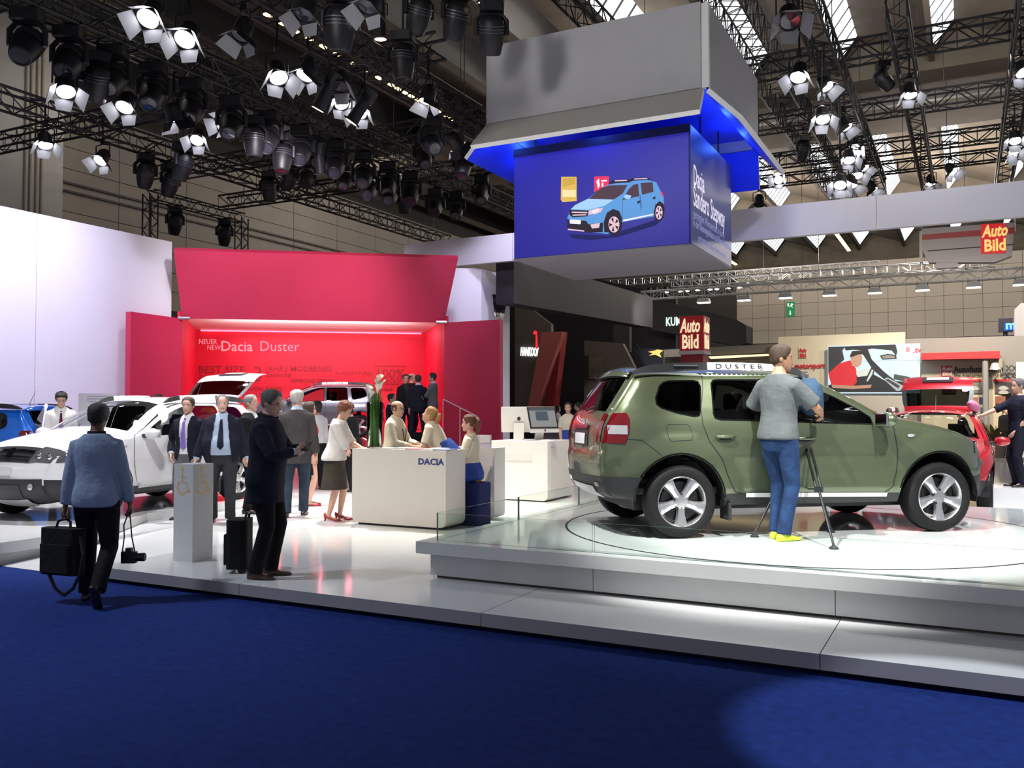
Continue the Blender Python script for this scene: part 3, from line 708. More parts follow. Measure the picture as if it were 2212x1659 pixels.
def make_car(label, col, mats_name, metal=.35, hatch=0.0, rail_text=True, zscale=1.0):
    pm_ = paint(mats_name, col, metal)
    car = thing('car', label, 'car')
    def grp(gs, name, m, off=0.0, side=1, parent=car):
        ids = {}; vv = []; ff = []; nn = []
        for g, f in CART:
            if g in gs:
                t = []
                for i in f:
                    if i not in ids:
                        ids[i] = len(vv); n = CARN[i]
                        vv.append((CARV[i][0], side*(CARW[i]+off), CARV[i][1])); nn.append((n.x, side*n.y, n.z))
                    t.append(ids[i])
                ff.append(tuple(t) if side < 0 else tuple(t[::-1]))
        b = MB(); b.add(vv, ff); me = bpy.data.meshes.new(name); me.from_pydata(vv, [], ff); me.materials.append(m)
        me.polygons.foreach_set('use_smooth', [True]*len(ff)); me.normals_split_custom_set_from_vertices(nn)
        o = bpy.data.objects.new(name, me); COL.objects.link(o); o.parent = parent; return o
    def seam(pts, side, t=.005, closed=False, name='panel_gap', m=BLACK, parent=car, off=.0015):
        P = densify(pts, .03, closed); b = MB(); L = []
        for i, p in enumerate(P):
            q0, q1 = P[max(0, i-1)], P[min(len(P)-1, i+1)]
            d = math.hypot(q1[0]-q0[0], q1[1]-q0[1]) or 1; n = (-(q1[1]-q0[1])/d*t, (q1[0]-q0[0])/d*t)
            for s_ in (-1, 1):
                u, z = p[0]+s_*n[0], p[1]+s_*n[1]; L.append((u, side*(HW(u, z)+off), z))
        fs = [(2*i, 2*i+1, 2*i+3, 2*i+2) for i in range(len(P)-1)]
        if closed: fs.append((2*len(P)-2, 2*len(P)-1, 1, 0))
        b.add(L, fs); return b.build(name, m, parent)
    for s in (1, -1):
        grp(('body',), 'body_side', pm_, 0, s)
        dr_ = grp(('dr',), 'rear_door', pm_, 0, s); df_ = grp(('df',), 'front_door', pm_, 0, s)
        grp(('wr',), 'door_window', GLASSCAR, -.012, s, dr_); grp(('wf',), 'door_window', GLASSWS, -.012, s, df_)
        grp(('wq',), 'quarter_window', GLASSDK, -.008, s); grp(('bp',), 'pillar_trim', BLACK, -.004, s)
        grp(('clads',), 'sill_cladding', PLAST, .004, s); grp(('cladr',), 'rear_cladding', PLAST, .004, s); grp(('cladf',), 'bumper_corner', PLAST, .004, s)
        lt = grp(('lamp',), 'tail_lamp', REDLENS, .010, s)
        lamp_parent = lt
        seam([(-.665, 1.012), (-.505, 1.01)], s, .042, False, 'lamp_lens', CLEARL, lamp_parent, .014)
        seam(DOOR_R[:10], s); seam([(.985, 1.51), (.985, .41)], s); seam(DOOR_F[1:8], s)
        for P in (WIN_Q, WIN_R, WIN_F): seam(P, s, .007, True, 'window_seal', SEAL, off=.003)
        seam([(-.58, .93), (-.38, .915), (-.21, .775)], s, .003)
        # door handles
        for u0, z0 in ((.33, .945), (1.14, .925)):
            b = MB(); pts = []
            b.ell((u0+.10, s*(HW(u0+.1, z0)+.001), z0-.022), (.07, .006, .026), n=12, m=6); b.build('handle_cup', BLACK, dr_ if u0 < 1 else df_, True)
            b = MB(); b.path([(u0+.2*k/6, s*(HW(u0+.2*k/6, z0)+.018+.012*math.sin(PI*k/6)), z0) for k in range(7)], [.008, .014, .016, .016, .016, .014, .008], 8)
            b.build('door_handle', pm_, dr_ if u0 < 1 else df_, True)
        # mirror
        b = MB(); my = .905*s
        b.ell((2.02, my+.13*s, 1.10), (.075, .115, .075), n=14, m=8); mi_ = b.build('mirror', pm_, car, True)
        b = MB(); b.box((1.955, my+.13*s, 1.10), (.02, .18, .11)); b.build('mirror_glass', CHROME, mi_)
        b = MB(); b.path([(2.02, .86*s, 1.07), (2.02, my+.06*s, 1.07)], .03); b.build('mirror_arm', PLAST, mi_)
        # roof rails: dark ends with a pale printed middle
        def railpath(u): return Vector((u, s*float(np.interp(u, [-.45, .4, 1.35], [.655, .665, .64])), 0))
        def rail(us, zs, zb, wd, m, name):
            rg = []
            for u, z1, z0 in zip(us, zs, zb):
                p = railpath(u); rg.append([Vector((p.x, p.y-wd, z0)), Vector((p.x, p.y+wd, z0)), Vector((p.x, p.y+wd*.6, z1)), Vector((p.x, p.y-wd*.6, z1))])
            b = MB(); b.rings(rg); return b.build(name, m, car, sharp=40)
        rail([-.40, -.32, -.2, -.05, .15, .34], [1.565, 1.60, 1.63, 1.645, 1.652, 1.655], [1.545, 1.55, 1.555, 1.56, 1.575, 1.58], .028, PLAST, 'roof_rail')
        rail([.34, .6, .9, 1.10], [1.656, 1.657, 1.65, 1.64], [1.583, 1.585, 1.58, 1.575], .026, RAILW, 'roof_rail_badge')
        rail([1.10, 1.20, 1.30, 1.38], [1.638, 1.625, 1.60, 1.545], [1.572, 1.56, 1.54, 1.53], .028, PLAST, 'roof_rail')
        b = MB(); p0, p1 = railpath(.0), railpath(.25)
        b.path([Vector((u, railpath(u).y+.024*s, 1.615)) for u in (.0, .08, .16, .24)], .014, 6); b.build('rail_slot', BLACK, car)
        if rail_text:
            u0 = .42 if s < 0 else .98
            text('D U S T E R', .066, BLACK, car, plane_m((u0, railpath(.7).y+.034*s, 1.596), (1 if s < 0 else -1, 0, 0), (0, .18*-s, 1)), ext=.001, sx=1.5, name='rail_lettering')
        # sill strip, indicator, arch liner
        seam([(.64, .392), (2.10, .372)], s, .020, False, 'sill_strip', RAILW, off=.010)
        b = MB(); b.ell((2.36, s*(HW(2.36, .93)+.004), .945), (.042, .010, .016), n=12, m=6); b.build('side_indicator', CLEARL, car, True)
        for c, zc in ARCH:
            b = MB(); ang = [R(a) for a in range(-8, 190, 11)]
            rg = []
            for a in ang: rg.append([Vector((c+AR*math.cos(a), s*y, zc+AR*math.sin(a))) for y in (.90 if c < 1 else .87, .55)])
            b.rings(rg, cap=False, close=False); b.build('arch_liner', BLACK, car)
            seam([(c+(AR+.012)*math.cos(a), zc+(AR+.012)*math.sin(a)) for a in ang[1:-1]], s, .007, False, 'arch_lip', SEAL, off=.003)
        b = MB(); b.box((.47, s*.80, .24), (.03, .20, .16)); b.build('mud_flap', BLACKR, car)
    # fuel flap on the right side
    seam([(-.13, 1.06), (.06, 1.06), (.085, 1.04), (.105, .94), (.09, .915), (-.11, .905), (-.13, .93), (-.145, 1.03)], -1, .003, True)
    # lengthwise surfaces
    cols = [-1, -.93, -.82, -.66, -.45, -.22, 0, .22, .45, .66, .82, .93, 1]
    def strip(i0, i1, name, m, c0=0, c1=12, off=0.0, parent=car, org=None):
        j0, j1 = j_of(i0), j_of(i1); js = [j0]+[j for j in range(int(math.ceil(j0+1e-3)), int(math.ceil(j1)))]+[j1]
        vv = [top_pt(j, t, off) for j in js for t in cols[c0:c1+1]]
        if org: vv = [v-Vector(org) for v in vv]
        n = c1-c0+1; ff = [(a*n+k, a*n+k+1, (a+1)*n+k+1, (a+1)*n+k) for a in range(len(js)-1) for k in range(n-1)]
        b = MB(); b.add(vv, ff); o = b.build(name, m, parent, True); 
        if org: o.location = org
        return o
    strip(0, 2.6, 'rear_bumper_lower', PLAST); strip(2.6, 5, 'rear_bumper', pm_)
    strip(11, 17, 'roof', pm_); strip(17, 21, 'windscreen', GLASSWS, 1, 11, -.004); strip(17, 21, 'pillar_cover', pm_, 0, 1); strip(17, 21, 'pillar_cover', pm_, 11, 12)
    strip(21, 26, 'bonnet', pm_); strip(26, 29.2, 'front_bumper', pm_); strip(29.2, 32, 'front_bumper_lower', PLAST)
    hinge = (-.35, 0, 1.575)
    tg = strip(5, 8, 'tailgate', pm_, 1, 11, .002, car, hinge)
    rgw = strip(8, 10.2, 'rear_window', GLASSDK, 2, 10, .0, tg, hinge); rgw.location = (0, 0, 0)
    for a, c in ((1, 2), (10, 11)):
        o = strip(8, 10.2, 'gate_frame', pm_ if not hatch else BLACK, a, c, .002, tg, hinge); o.location = (0, 0, 0)
    o = strip(10.2, 12, 'spoiler', pm_, 1, 11, .03, tg, hinge); o.location = (0, 0, 0)
    strip(5, 11, 'rear_pillar', pm_, 0, 1); strip(5, 11, 'rear_pillar', pm_, 11, 12)
    def gate_child(b, name, m):
        b.v = [tuple(Vector(v)-Vector(hinge)) for v in b.v]; return b.build(name, m, tg)
    jr = j_rear(.98); b = MB(); pts = []
    def rp(z, t, o=.012): return top_pt(j_rear(z), t, o)
    def rpatch(z0, z1, t0, t1, o, nt=6, nz=2):
        b = MB(); vv = [rp(z0+(z1-z0)*a/nz, t0+(t1-t0)*k/nt, o) for a in range(nz+1) for k in range(nt+1)]
        b.add(vv, [(a*(nt+1)+k, a*(nt+1)+k+1, (a+1)*(nt+1)+k+1, (a+1)*(nt+1)+k) for a in range(nz) for k in range(nt)]); return b
    gate_child(rpatch(.84, 1.0, -.42, .42, .010), 'plate_recess', PLAST)
    gate_child(rpatch(.86, .96, -.30, .30, .016), 'number_plate', mat('plate_white', (.7, .7, .7), .4))
    gate_child(rpatch(1.0, 1.04, -.40, .40, .022), 'gate_trim', mat('trim_plum', (.06, .02, .03), .25))
    if not hatch:
        b = MB(); b.path([rp(1.15, -.05, .03), rp(1.19, -.45, .04)], [.012, .008], 6); gate_child(b, 'rear_wiper', BLACK)
        p = rp(1.045, -.36, .022)
        text('DUSTER', .07, SILV, tg, plane_m(p-Vector(hinge), (0, -1, 0), (0, 0, 1)) @ Matrix.Translation((-.25, 0, .004)), ext=.002, sx=1.2)
    for s in (1, -1):       # lamp returns on the rear face, reflectors
        rpatch(.885, 1.15, s*.84, s*.998, .010, 3, 4).build('tail_lamp_return', REDLENS, car)
        rpatch(.47, .51, s*.70, s*.88, .008, 3, 1).build('reflector', REDLENS, car)
    rpatch(.37, .47, -.6, .6, .012, 8, 2).build('skid_plate', SILV, car)
    if hatch: tg.rotation_euler = (0, hatch, 0)
    # front face
    def fpatch(z0, z1, t0, t1, o, m, name, nt=8, nz=3):
        b = MB(); vv = [top_pt(j_front(z0+(z1-z0)*a/nz), t0+(t1-t0)*k/nt, o) for a in range(nz+1) for k in range(nt+1)]
        b.add(vv, [(a*(nt+1)+k, a*(nt+1)+k+1, (a+1)*(nt+1)+k+1, (a+1)*(nt+1)+k) for a in range(nz) for k in range(nt)]); return b.build(name, m, car, True)
    fpatch(.73, .88, -.60, .60, .010, BLACK, 'grille')
    for z in (.775, .83): fpatch(z, z+.014, -.56, .56, .022, CHROME, 'grille_bar', 10, 1)
    fpatch(.77, .85, -.07, .07, .03, CHROME, 'front_emblem', 2, 2)
    fpatch(.36, .555, -.98, .98, .010, PLAST, 'front_cladding', 12, 4)
    fpatch(.38, .50, -.48, .48, .018, BLACK, 'lower_grille', 8, 3); fpatch(.285, .37, -.55, .55, .022, SILV, 'front_skid_plate', 8, 2)
    fpatch(.585, .68, -.27, .27, .016, mat('plate_white', (.7, .7, .7), .4), 'number_plate', 4, 1)
    for s in (1, -1):
        b = MB(); NP = 10; rows = []
        for a in range(5):
            rw_ = []
            for k in range(NP+1):
                p = k/NP; z = (.735+.03*p)+(.895-.735-.0*p-.025*p)*a/4
                if p < .6: q = top_pt(j_front(z), s*(.60+.40*p/.6), .014)
                else:
                    jf = j_front(z); u0 = top_pt(jf, 1).x; u = u0+(3.15-u0)*(p-.6)/.4; q = Vector((u, s*(HW(u, z)+.008), z))
                rw_.append(q)
            rows.append(rw_)
        b.rings(rows, cap=False, close=False); hl = b.build('headlamp', mat('headlamp_glass', (.10, .10, .11), .05, .3, coat=1), car, True)
        b = MB()
        for p, z in ((.2, .80), (.5, .815)):
            q = top_pt(j_front(z), s*(.60+.4*p/.6), .02); b.ell(q, (.02, .045, .045), n=12, m=6)
        b.build('lamp_reflector', CHROME, hl, True)
        b = MB(); b.ell(top_pt(j_front(.47), s*.74, .02), (.02, .045, .045), n=14, m=6); b.build('fog_lamp', CLEARL, car, True)
    # underside, interior
    b = MB(); b.bbox((-.38, -.62, .24), (3.1, .62, .42)); b.build('underbody', BLACK, car)
    b = MB(); b.bbox((-.42, -.74, .40), (2.1, .74, .46)); b.build('cabin_floor', INTER, car)
    for y in (.36, -.36):
        b = MB(); b.rbox((1.05, y, .62), (.50, .50, .16), .08); b.rbox((.80, y, .92), (.14, .46, .58), .06, axis='Y'); b.rbox((.745, y, 1.27), (.09, .26, .18), .04, axis='Y'); b.build('front_seat', INTER, car)
    b = MB(); b.rbox((.28, 0, .62), (.48, 1.25, .16), .08); b.rbox((.02, 0, .90), (.13, 1.25, .52), .05, axis='Y')
    for y in (.4, -.4): b.rbox((-.01, y, 1.22), (.08, .24, .15), .03, axis='Y')
    b.build('rear_bench', INTER, car)
    b = MB(); b.prism([(1.78, -.74, .62), (1.72, -.74, .95), (1.85, -.74, 1.04), (2.15, -.74, 1.02), (2.15, -.74, .62)], (0, 1.48, 0)); b.build('dashboard', INTER, car)
    b = MB(); M = Matrix.Rotation(R(65), 4, 'Y')
    pts = [Vector((1.60, .36, .95))+M @ Vector((.18*math.cos(a*PI/10), .18*math.sin(a*PI/10), 0)) for a in range(21)]
    b.path(pts, .014, 6); b.path([pts[0], pts[10]], .014, 5); b.build('steering_wheel', BLACK, car)
    b = MB(); b.path([(.0, 0, 1.615), (-.14, 0, 1.88)], [.006, .003], 5); b.build('antenna', BLACK, car)
    # wheels
    for c, zc in ((0, .34), (2.673, .34)):
        for s in (1, -1):
            b = MB(); b.lathe([(.235, -.09), (.25, -.105), (.30, -.108), (.328, -.095), (.340, -.07), (.341, 0), (.340, .07), (.328, .095), (.30, .108), (.25, .105), (.235, .09)], 48, axis='Y', close=True)
            wh = b.build('wheel', TYRE, car, True, (c, s*.795, zc)); wh.rotation_euler = (0, 0, 0)
            b = MB(); b.lathe([(.216, -.09), (.216, .09), (.205, .10), (.196, .085), (.190, -.02), (.190, -.09)], 40, axis='Y', close=True)
            if s < 0: b.v = [(x, -y, z) for x, y, z in b.v]
            for k in range(5):
                a = -PI/2+k*2*PI/5; ca, sa = math.cos(a), math.sin(a)
                def q(r, t, y): return Vector((r*ca-t*sa, s*y, r*sa+t*ca))
                rg = []
                for r, hw_, y in ((.045, .038, .075), (.10, .036, .078), (.15, .046, .088), (.198, .060, .090)):
                    rg.append([q(r, -hw_, y-.035), q(r, -hw_*.75, y), q(r, 0, y+.010), q(r, hw_*.75, y), q(r, hw_, y-.035), q(r, 0, y-.045)])
                b.rings(rg)
            b.lathe([(.01, s*.085), (.06, s*.082), (.066, s*.04), (.01, s*.03)], 20, axis='Y')
            b.build('rim', ALLOY, wh, sharp=35).scale = (1.13, 1, 1.13)
            b = MB()
            for k in range(5):
                a = PI/2+k*2*PI/5; b.lathe([(.002, s*.094), (.010, s*.094), (.011, s*.07)], 8, axis='Y', c=(.072*math.cos(a), 0, .072*math.sin(a)))
            b.build('wheel_bolt', BLACK, wh)
            b = MB(); b.lathe([(.01, s*.02), (.185, s*.02), (.185, s*-.02), (.01, s*-.02)], 28, axis='Y'); b.build('brake_disc', mat('brake_dark', (.03, .03, .032), .4, .5), wh)
    return car
def place_car(car, loc, heading, sc=(1, 1, 1)):
    car.location = loc; car.rotation_euler = (0, 0, R(heading)); car.scale = sc

# green car: near side wheels at the photographed contact points
g_rw, g_fw = atz(1466, 1161, .48), atz(2025, 1146, .48)
ax_ = (g_fw-g_rw); ax_.z = 0; ax_.normalize(); lf = Vector((-ax_.y, ax_.x, 0))
green = make_car('metallic olive green SUV on the turntable platform', (.125, .152, .085), 'paint_green', .62)
place_car(green, tuple((g_rw+lf*.795).xy)+(.482,), math.degrees(math.atan2(ax_.y, ax_.x)))
white = make_car('white SUV with raised tailgate on the low white slab', (.80, .80, .81), 'paint_white', 0.0, hatch=R(98), rail_text=False)
wa, wb_ = atz(30, 1108, .25), atz(339, 1070.6, .25); ax2 = (wa-wb_); ax2.z = 0; ax2.normalize(); lf2 = Vector((-ax2.y, ax2.x, 0))
place_car(white, tuple((wb_+lf2*.795).xy)+(.25,), math.degrees(math.atan2(ax2.y, ax2.x)))
for ch in white.children:
    if ch.name.split('.')[0] == 'front_door':
        sd = 1 if ch.data.vertices[0].co.y > 0 else -1
        hg = Vector((2.17, .88*sd, 0)); ch.matrix_local = Matrix.Translation(hg) @ Matrix.Rotation(R(-5 if sd > 0 else 58), 4, 'Z') @ Matrix.Translation(-hg)
grey = make_car('dark grey SUV inside the red stage', (.14, .15, .18), 'paint_grey', .55)
gp = S(4.75, 2.35, ZF); place_car(grey, gp, 36.5+180)
red = make_car('red hatchback with raised tailgate behind the green car', (.50, .008, .02), 'paint_red', .3, hatch=R(116), rail_text=False)
rp_ = atd(2010, 893, 14.7); hd = R(-91.5); place_car(red, (rp_.x-1.42*math.cos(hd), rp_.y-1.42*math.sin(hd), .142), -91.5, (1, 1, .955))
blue = make_car('bright blue car parked beside the white display wall', (.0, .13, .62), 'paint_blue', .2, rail_text=False)
bp_ = atd(62, 900, 16.5); place_car(blue, (bp_.x, bp_.y, .142), 196, (1, 1, 1.0))
# ================================================================== people
GARM = []      # (object, kind, extra geometry, cut function)
def lerp(a, b, t): return a+(b-a)*t
def ring(c, ax, ay, rx, ry, n=18, p=2.0):
    o = []
    for k in range(n):
        a = 2*PI*k/n; x, y = math.cos(a), math.sin(a)
        x = math.copysign(abs(x)**(2/p), x); y = math.copysign(abs(y)**(2/p), y)
        o.append(c+ax*(rx*x)+ay*(ry*y))
    return o
TORSO = [(.80, .135, .100, 0), (.86, .160, .112, .005), (.92, .168, .118, .008), (1.0, .158, .110, .004), (1.07, .146, .103, 0), (1.15, .150, .106, -.004),
         (1.25, .164, .114, -.004), (1.33, .170, .116, 0), (1.39, .164, .106, .006), (1.435, .132, .088, .012), (1.47, .090, .072, .016), (1.50, .066, .064, .016)]
TORSOF = [(.80, .145, .105, 0), (.86, .168, .120, .008), (.92, .172, .124, .010), (1.0, .150, .108, .004), (1.07, .126, .092, 0), (1.15, .132, .098, -.008),
          (1.25, .146, .120, -.014), (1.32, .152, .112, -.006), (1.39, .154, .094, .006), (1.435, .135, .080, .012), (1.47, .09, .066, .016), (1.50, .055, .056, .016)]
HEAD = [(0, .024, .074, .005), (.05, .038, .086, .03), (.15, .051, .091, .055), (.25, .059, .091, .070), (.35, .065, .089, .080), (.45, .069, .087, .088),
        (.55, .0725, .087, .095), (.65, .0745, .089, .100), (.75, .0745, .085, .100), (.85, .068, .071, .090), (.93, .051, .048, .066), (.98, .027, .024, .034), (1.0, .006, .006, .008)]
HT = np.array(HEAD)
def head_pt(t, ph, off=0.0, face=True):
    """t: 0 chin .. 1 crown; ph: 0 = front, + = person's left"""
    w, f, b = [float(np.interp(t, HT[:, 0], HT[:, k])) for k in (1, 2, 3)]
    c, s = math.cos(ph), math.sin(ph); d = f if c > 0 else b
    x = w*math.copysign(abs(s)**.9, s); y = -d*math.copysign(abs(c)**.9, c)
    if face and c > 0:
        a = abs(ph)
        y -= .026*math.exp(-(ph/.15)**2)*(math.exp(-((t-.335)/.05)**2)+.45*math.exp(-((t-.44)/.06)**2))
        y += .009*math.exp(-((a-.42)/.20)**2)*math.exp(-((t-.50)/.04)**2)
        y -= .004*math.exp(-((a-.35)/.3)**2)*math.exp(-((t-.575)/.03)**2)
        y -= .006*math.exp(-(ph/.28)**2)*math.exp(-((t-.205)/.035)**2)
        y -= .006*math.exp(-(ph/.25)**2)*math.exp(-((t-.06)/.05)**2)
    v = Vector((x, y, 0))
    if off and v.length > 1e-6: v += v.normalized()*off
    return Vector((v.x, v.y, .235*t+(off*1.0*max(0, (t-.6)/.4) if off else 0)))
SKIN = {'fair': mat('skin_fair', (.62, .36, .26), .5, var=.08, scale=30), 'pale': mat('skin_pale', (.68, .43, .33), .5, var=.08, scale=30),
        'tan': mat('skin_tan', (.46, .25, .15), .5, var=.08, scale=30), 'dark': mat('skin_dark', (.13, .065, .04), .5, var=.1, scale=30)}
LIPM = mat('lips', (.42, .13, .12), .5); EYEM = mat('eye_dark', (.03, .02, .02), .2); EYEW = mat('eye_white', (.6, .58, .55), .3)
HAIRC = {k: mat('hair_'+k, c, .55, var=.5, scale=60, bump=.5, bscale=140) for k, c in dict(black=(.012, .010, .010), brown=(.07, .035, .018), grey=(.30, .29, .28), white=(.55, .53, .50),
         auburn=(.22, .06, .025), blond=(.50, .29, .11), dark=(.03, .02, .014), salt=(.15, .14, .13), red_brown=(.17, .06, .03)).items()}
def cloth(name, col, var=.25): return mat('cloth_'+name, col, .85, var=var, scale=7, bump=.5, bscale=14, spec=.2)
def add_head(b, M, s, skin_slot=0, sex='m'):
    NS, NR = 36, 30
    base = len(b.v); rows = []
    for j in range(NR+1):
        t = j/NR; t = t if t < .95 else .95+.05*((t-.95)/.05)
        rows.append([M @ (head_pt(t, 2*PI*k/NS)*s) for k in range(NS)])
    vv = [p for r_ in rows for p in r_]; b.v += [tuple(p) for p in vv]
    for j in range(NR):
        for k in range(NS):
            t = (j+.5)/NR; ph = 2*PI*(k+.5)/NS; ph = ph if ph < PI else ph-2*PI; a = abs(ph); m = 0
            if .17 < t < .225 and a < .30: m = 1
            elif .475 < t < .525 and .25 < a < .60: m = 2 if .36 < a < .50 else 3
            elif .555 < t < .60 and .20 < a < .66: m = 4
            b.f.append((base+j*NS+k, base+j*NS+(k+1) % NS, base+(j+1)*NS+(k+1) % NS, base+(j+1)*NS+k)); b.m.append(m)
    for sd in (1, -1):
        E_M = M.to_3x3() @ Matrix.Rotation(R(-18*sd), 3, 'Z')
        b.ell(M @ (Vector((sd*.074, .012, .235*.47))*s), (.010*s, .020*s, .033*s), 0, 8, 6, E_M)
def hair_mesh(M, s, style):
    b = MB(); NS, NR = 36, 26; lim = {}
    def hl(ph):
        a = abs(ph)
        if style == 'bald':
            return None
        f = {'short': .86, 'receding': .92, 'long': .86, 'pony': .84, 'curly': .80, 'bun': .86, 'bob': .84, 'bowl': .76}.get(style, .86)
        pts = [(0, f), (.55, f-.02), (.85, .74), (1.15, .62), (1.30, .46), (1.55, .44), (1.75, .40), (2.1, .27), (PI, .20)]
        if style in ('long', 'bob'): pts = [(0, f), (.55, f-.03), (.9, .66), (1.05, .25), (1.3, .05), (PI, .0)]
        return float(np.interp(a, [p[0] for p in pts], [p[1] for p in pts]))
    th = {'short': .011, 'receding': .009, 'curly': .034, 'long': .022, 'pony': .012, 'bun': .014, 'bob': .026, 'bald': .006, 'bowl': .018}.get(style, .012)
    vid = {}
    def vert(j, k):
        k %= NS
        if (j, k) not in vid:
            t = j/NR; ph = 2*PI*k/NS; ph = ph if ph <= PI else ph-2*PI
            h = hl(ph) if style != 'bald' else .36
            o = .002+th*min(1, max(0, (t-h)/.10))
            if style == 'bald': o = .002+th*min(1, max(0, .72-t)/.08)
            if style == 'curly': o += .012*noise.noise(Vector((math.cos(ph)*3, math.sin(ph)*3, t*9)))+.006*math.sin(ph*11+t*40)
            elif style in ('short', 'receding'): o += .003*math.sin(ph*17+t*23)
            vid[(j, k)] = len(b.v); b.v.append(tuple(M @ (head_pt(t, ph, o, False)*s)))
        return vid[(j, k)]
    for j in range(NR):
        for k in range(NS):
            t = (j+.5)/NR; ph = 2*PI*(k+.5)/NS; ph = ph if ph <= PI else ph-2*PI
            if style == 'bald': ok = abs(ph) > 1.35 and .34 < t < .74
            else: ok = t > hl(ph)
            if ok: b.f.append((vert(j, k), vert(j, k+1), vert(j+1, k+1), vert(j+1, k))); b.m.append(0)
    P = lambda x, y, z: M @ (Vector((x, y, z))*s)
    if style == 'pony':
        b.path([P(0, .085, .17), P(0, .125, .175), P(.01, .150, .12), P(.015, .140, .03), P(.02, .115, -.06)], [.022*s, .034*s, .036*s, .030*s, .010*s], 10)
    if style == 'bun': b.ell(P(0, .105, .16), (.042*s, .038*s, .042*s), 0, 10, 8)
    if style == 'long':
        for sd in (-1, 0, 1): b.path([P(.05*sd, .075, .14), P(.062*sd, .085, .02), P(.065*sd, .085, -.09), P(.05*sd, .08, -.19)], [.035*s, .05*s, .048*s, .02*s], 10)
    return b
def add_hand(b, wr, d, pn, side, curl, s, spread=.10):
    """wr wrist, d direction of the hand, pn palm normal; side +1 = left hand"""
    d = Vector(d).normalized(); pn = Vector(pn); pn = (pn-d*pn.dot(d)).normalized(); lat = d.cross(pn).normalized()*side
    # lat points to the thumb side
    rg = []
    for t, w, th in ((-.02, .024, .019), (.02, .032, .017), (.06, .040, .015), (.088, .040, .012), (.096, .034, .008)):
        rg.append(ring(wr+d*(t*s), lat, pn, w*s, th*s, 10, 2.4))
    b.rings(rg)
    for q, (la, L, r) in enumerate(((.030, .072, .0088), (.010, .082, .0092), (-.010, .076, .0088), (-.029, .060, .0078))):
        p = wr+d*(.086*s)+lat*(la*s); dd = (d+lat*(la*spread/.03)).normalized(); pts = [p-dd*.01*s, p]; a = 0
        for f, k in ((.45, .9), (.30, 1.1), (.25, .7)):
            a += curl*k; v = dd*math.cos(a)+pn*math.sin(a); p = p+v*(L*f*s); pts.append(p)
        b.path(pts, [r*s, r*s, r*.95*s, r*.85*s, r*.6*s], 7)
    p = wr+d*(.022*s)+lat*(.026*s); dd = (d*.75+lat*.62+pn*.22).normalized(); d2 = (d*.92+lat*.15+pn*(.25+.5*curl)).normalized()
    b.path([p, p+dd*.036*s, p+dd*.036*s+d2*.028*s, p+dd*.036*s+d2*.052*s], [.014*s, .012*s, .0105*s, .007*s], 7)
def ik(a, c, l1, l2, hint):
    a, c, hint = Vector(a), Vector(c), Vector(hint); d = c-a; L = d.length
    if L > (l1+l2)*.999: c = a+d*((l1+l2)*.999/L); d = c-a; L = d.length
    x = (l1*l1-l2*l2+L*L)/(2*L); h = math.sqrt(max(0, l1*l1-x*x)); u = d/L; n = hint-u*hint.dot(u)
    n = n.normalized() if n.length > 1e-5 else Vector((0, -1, 0))
    return a+u*x+n*h, c
PERS = []
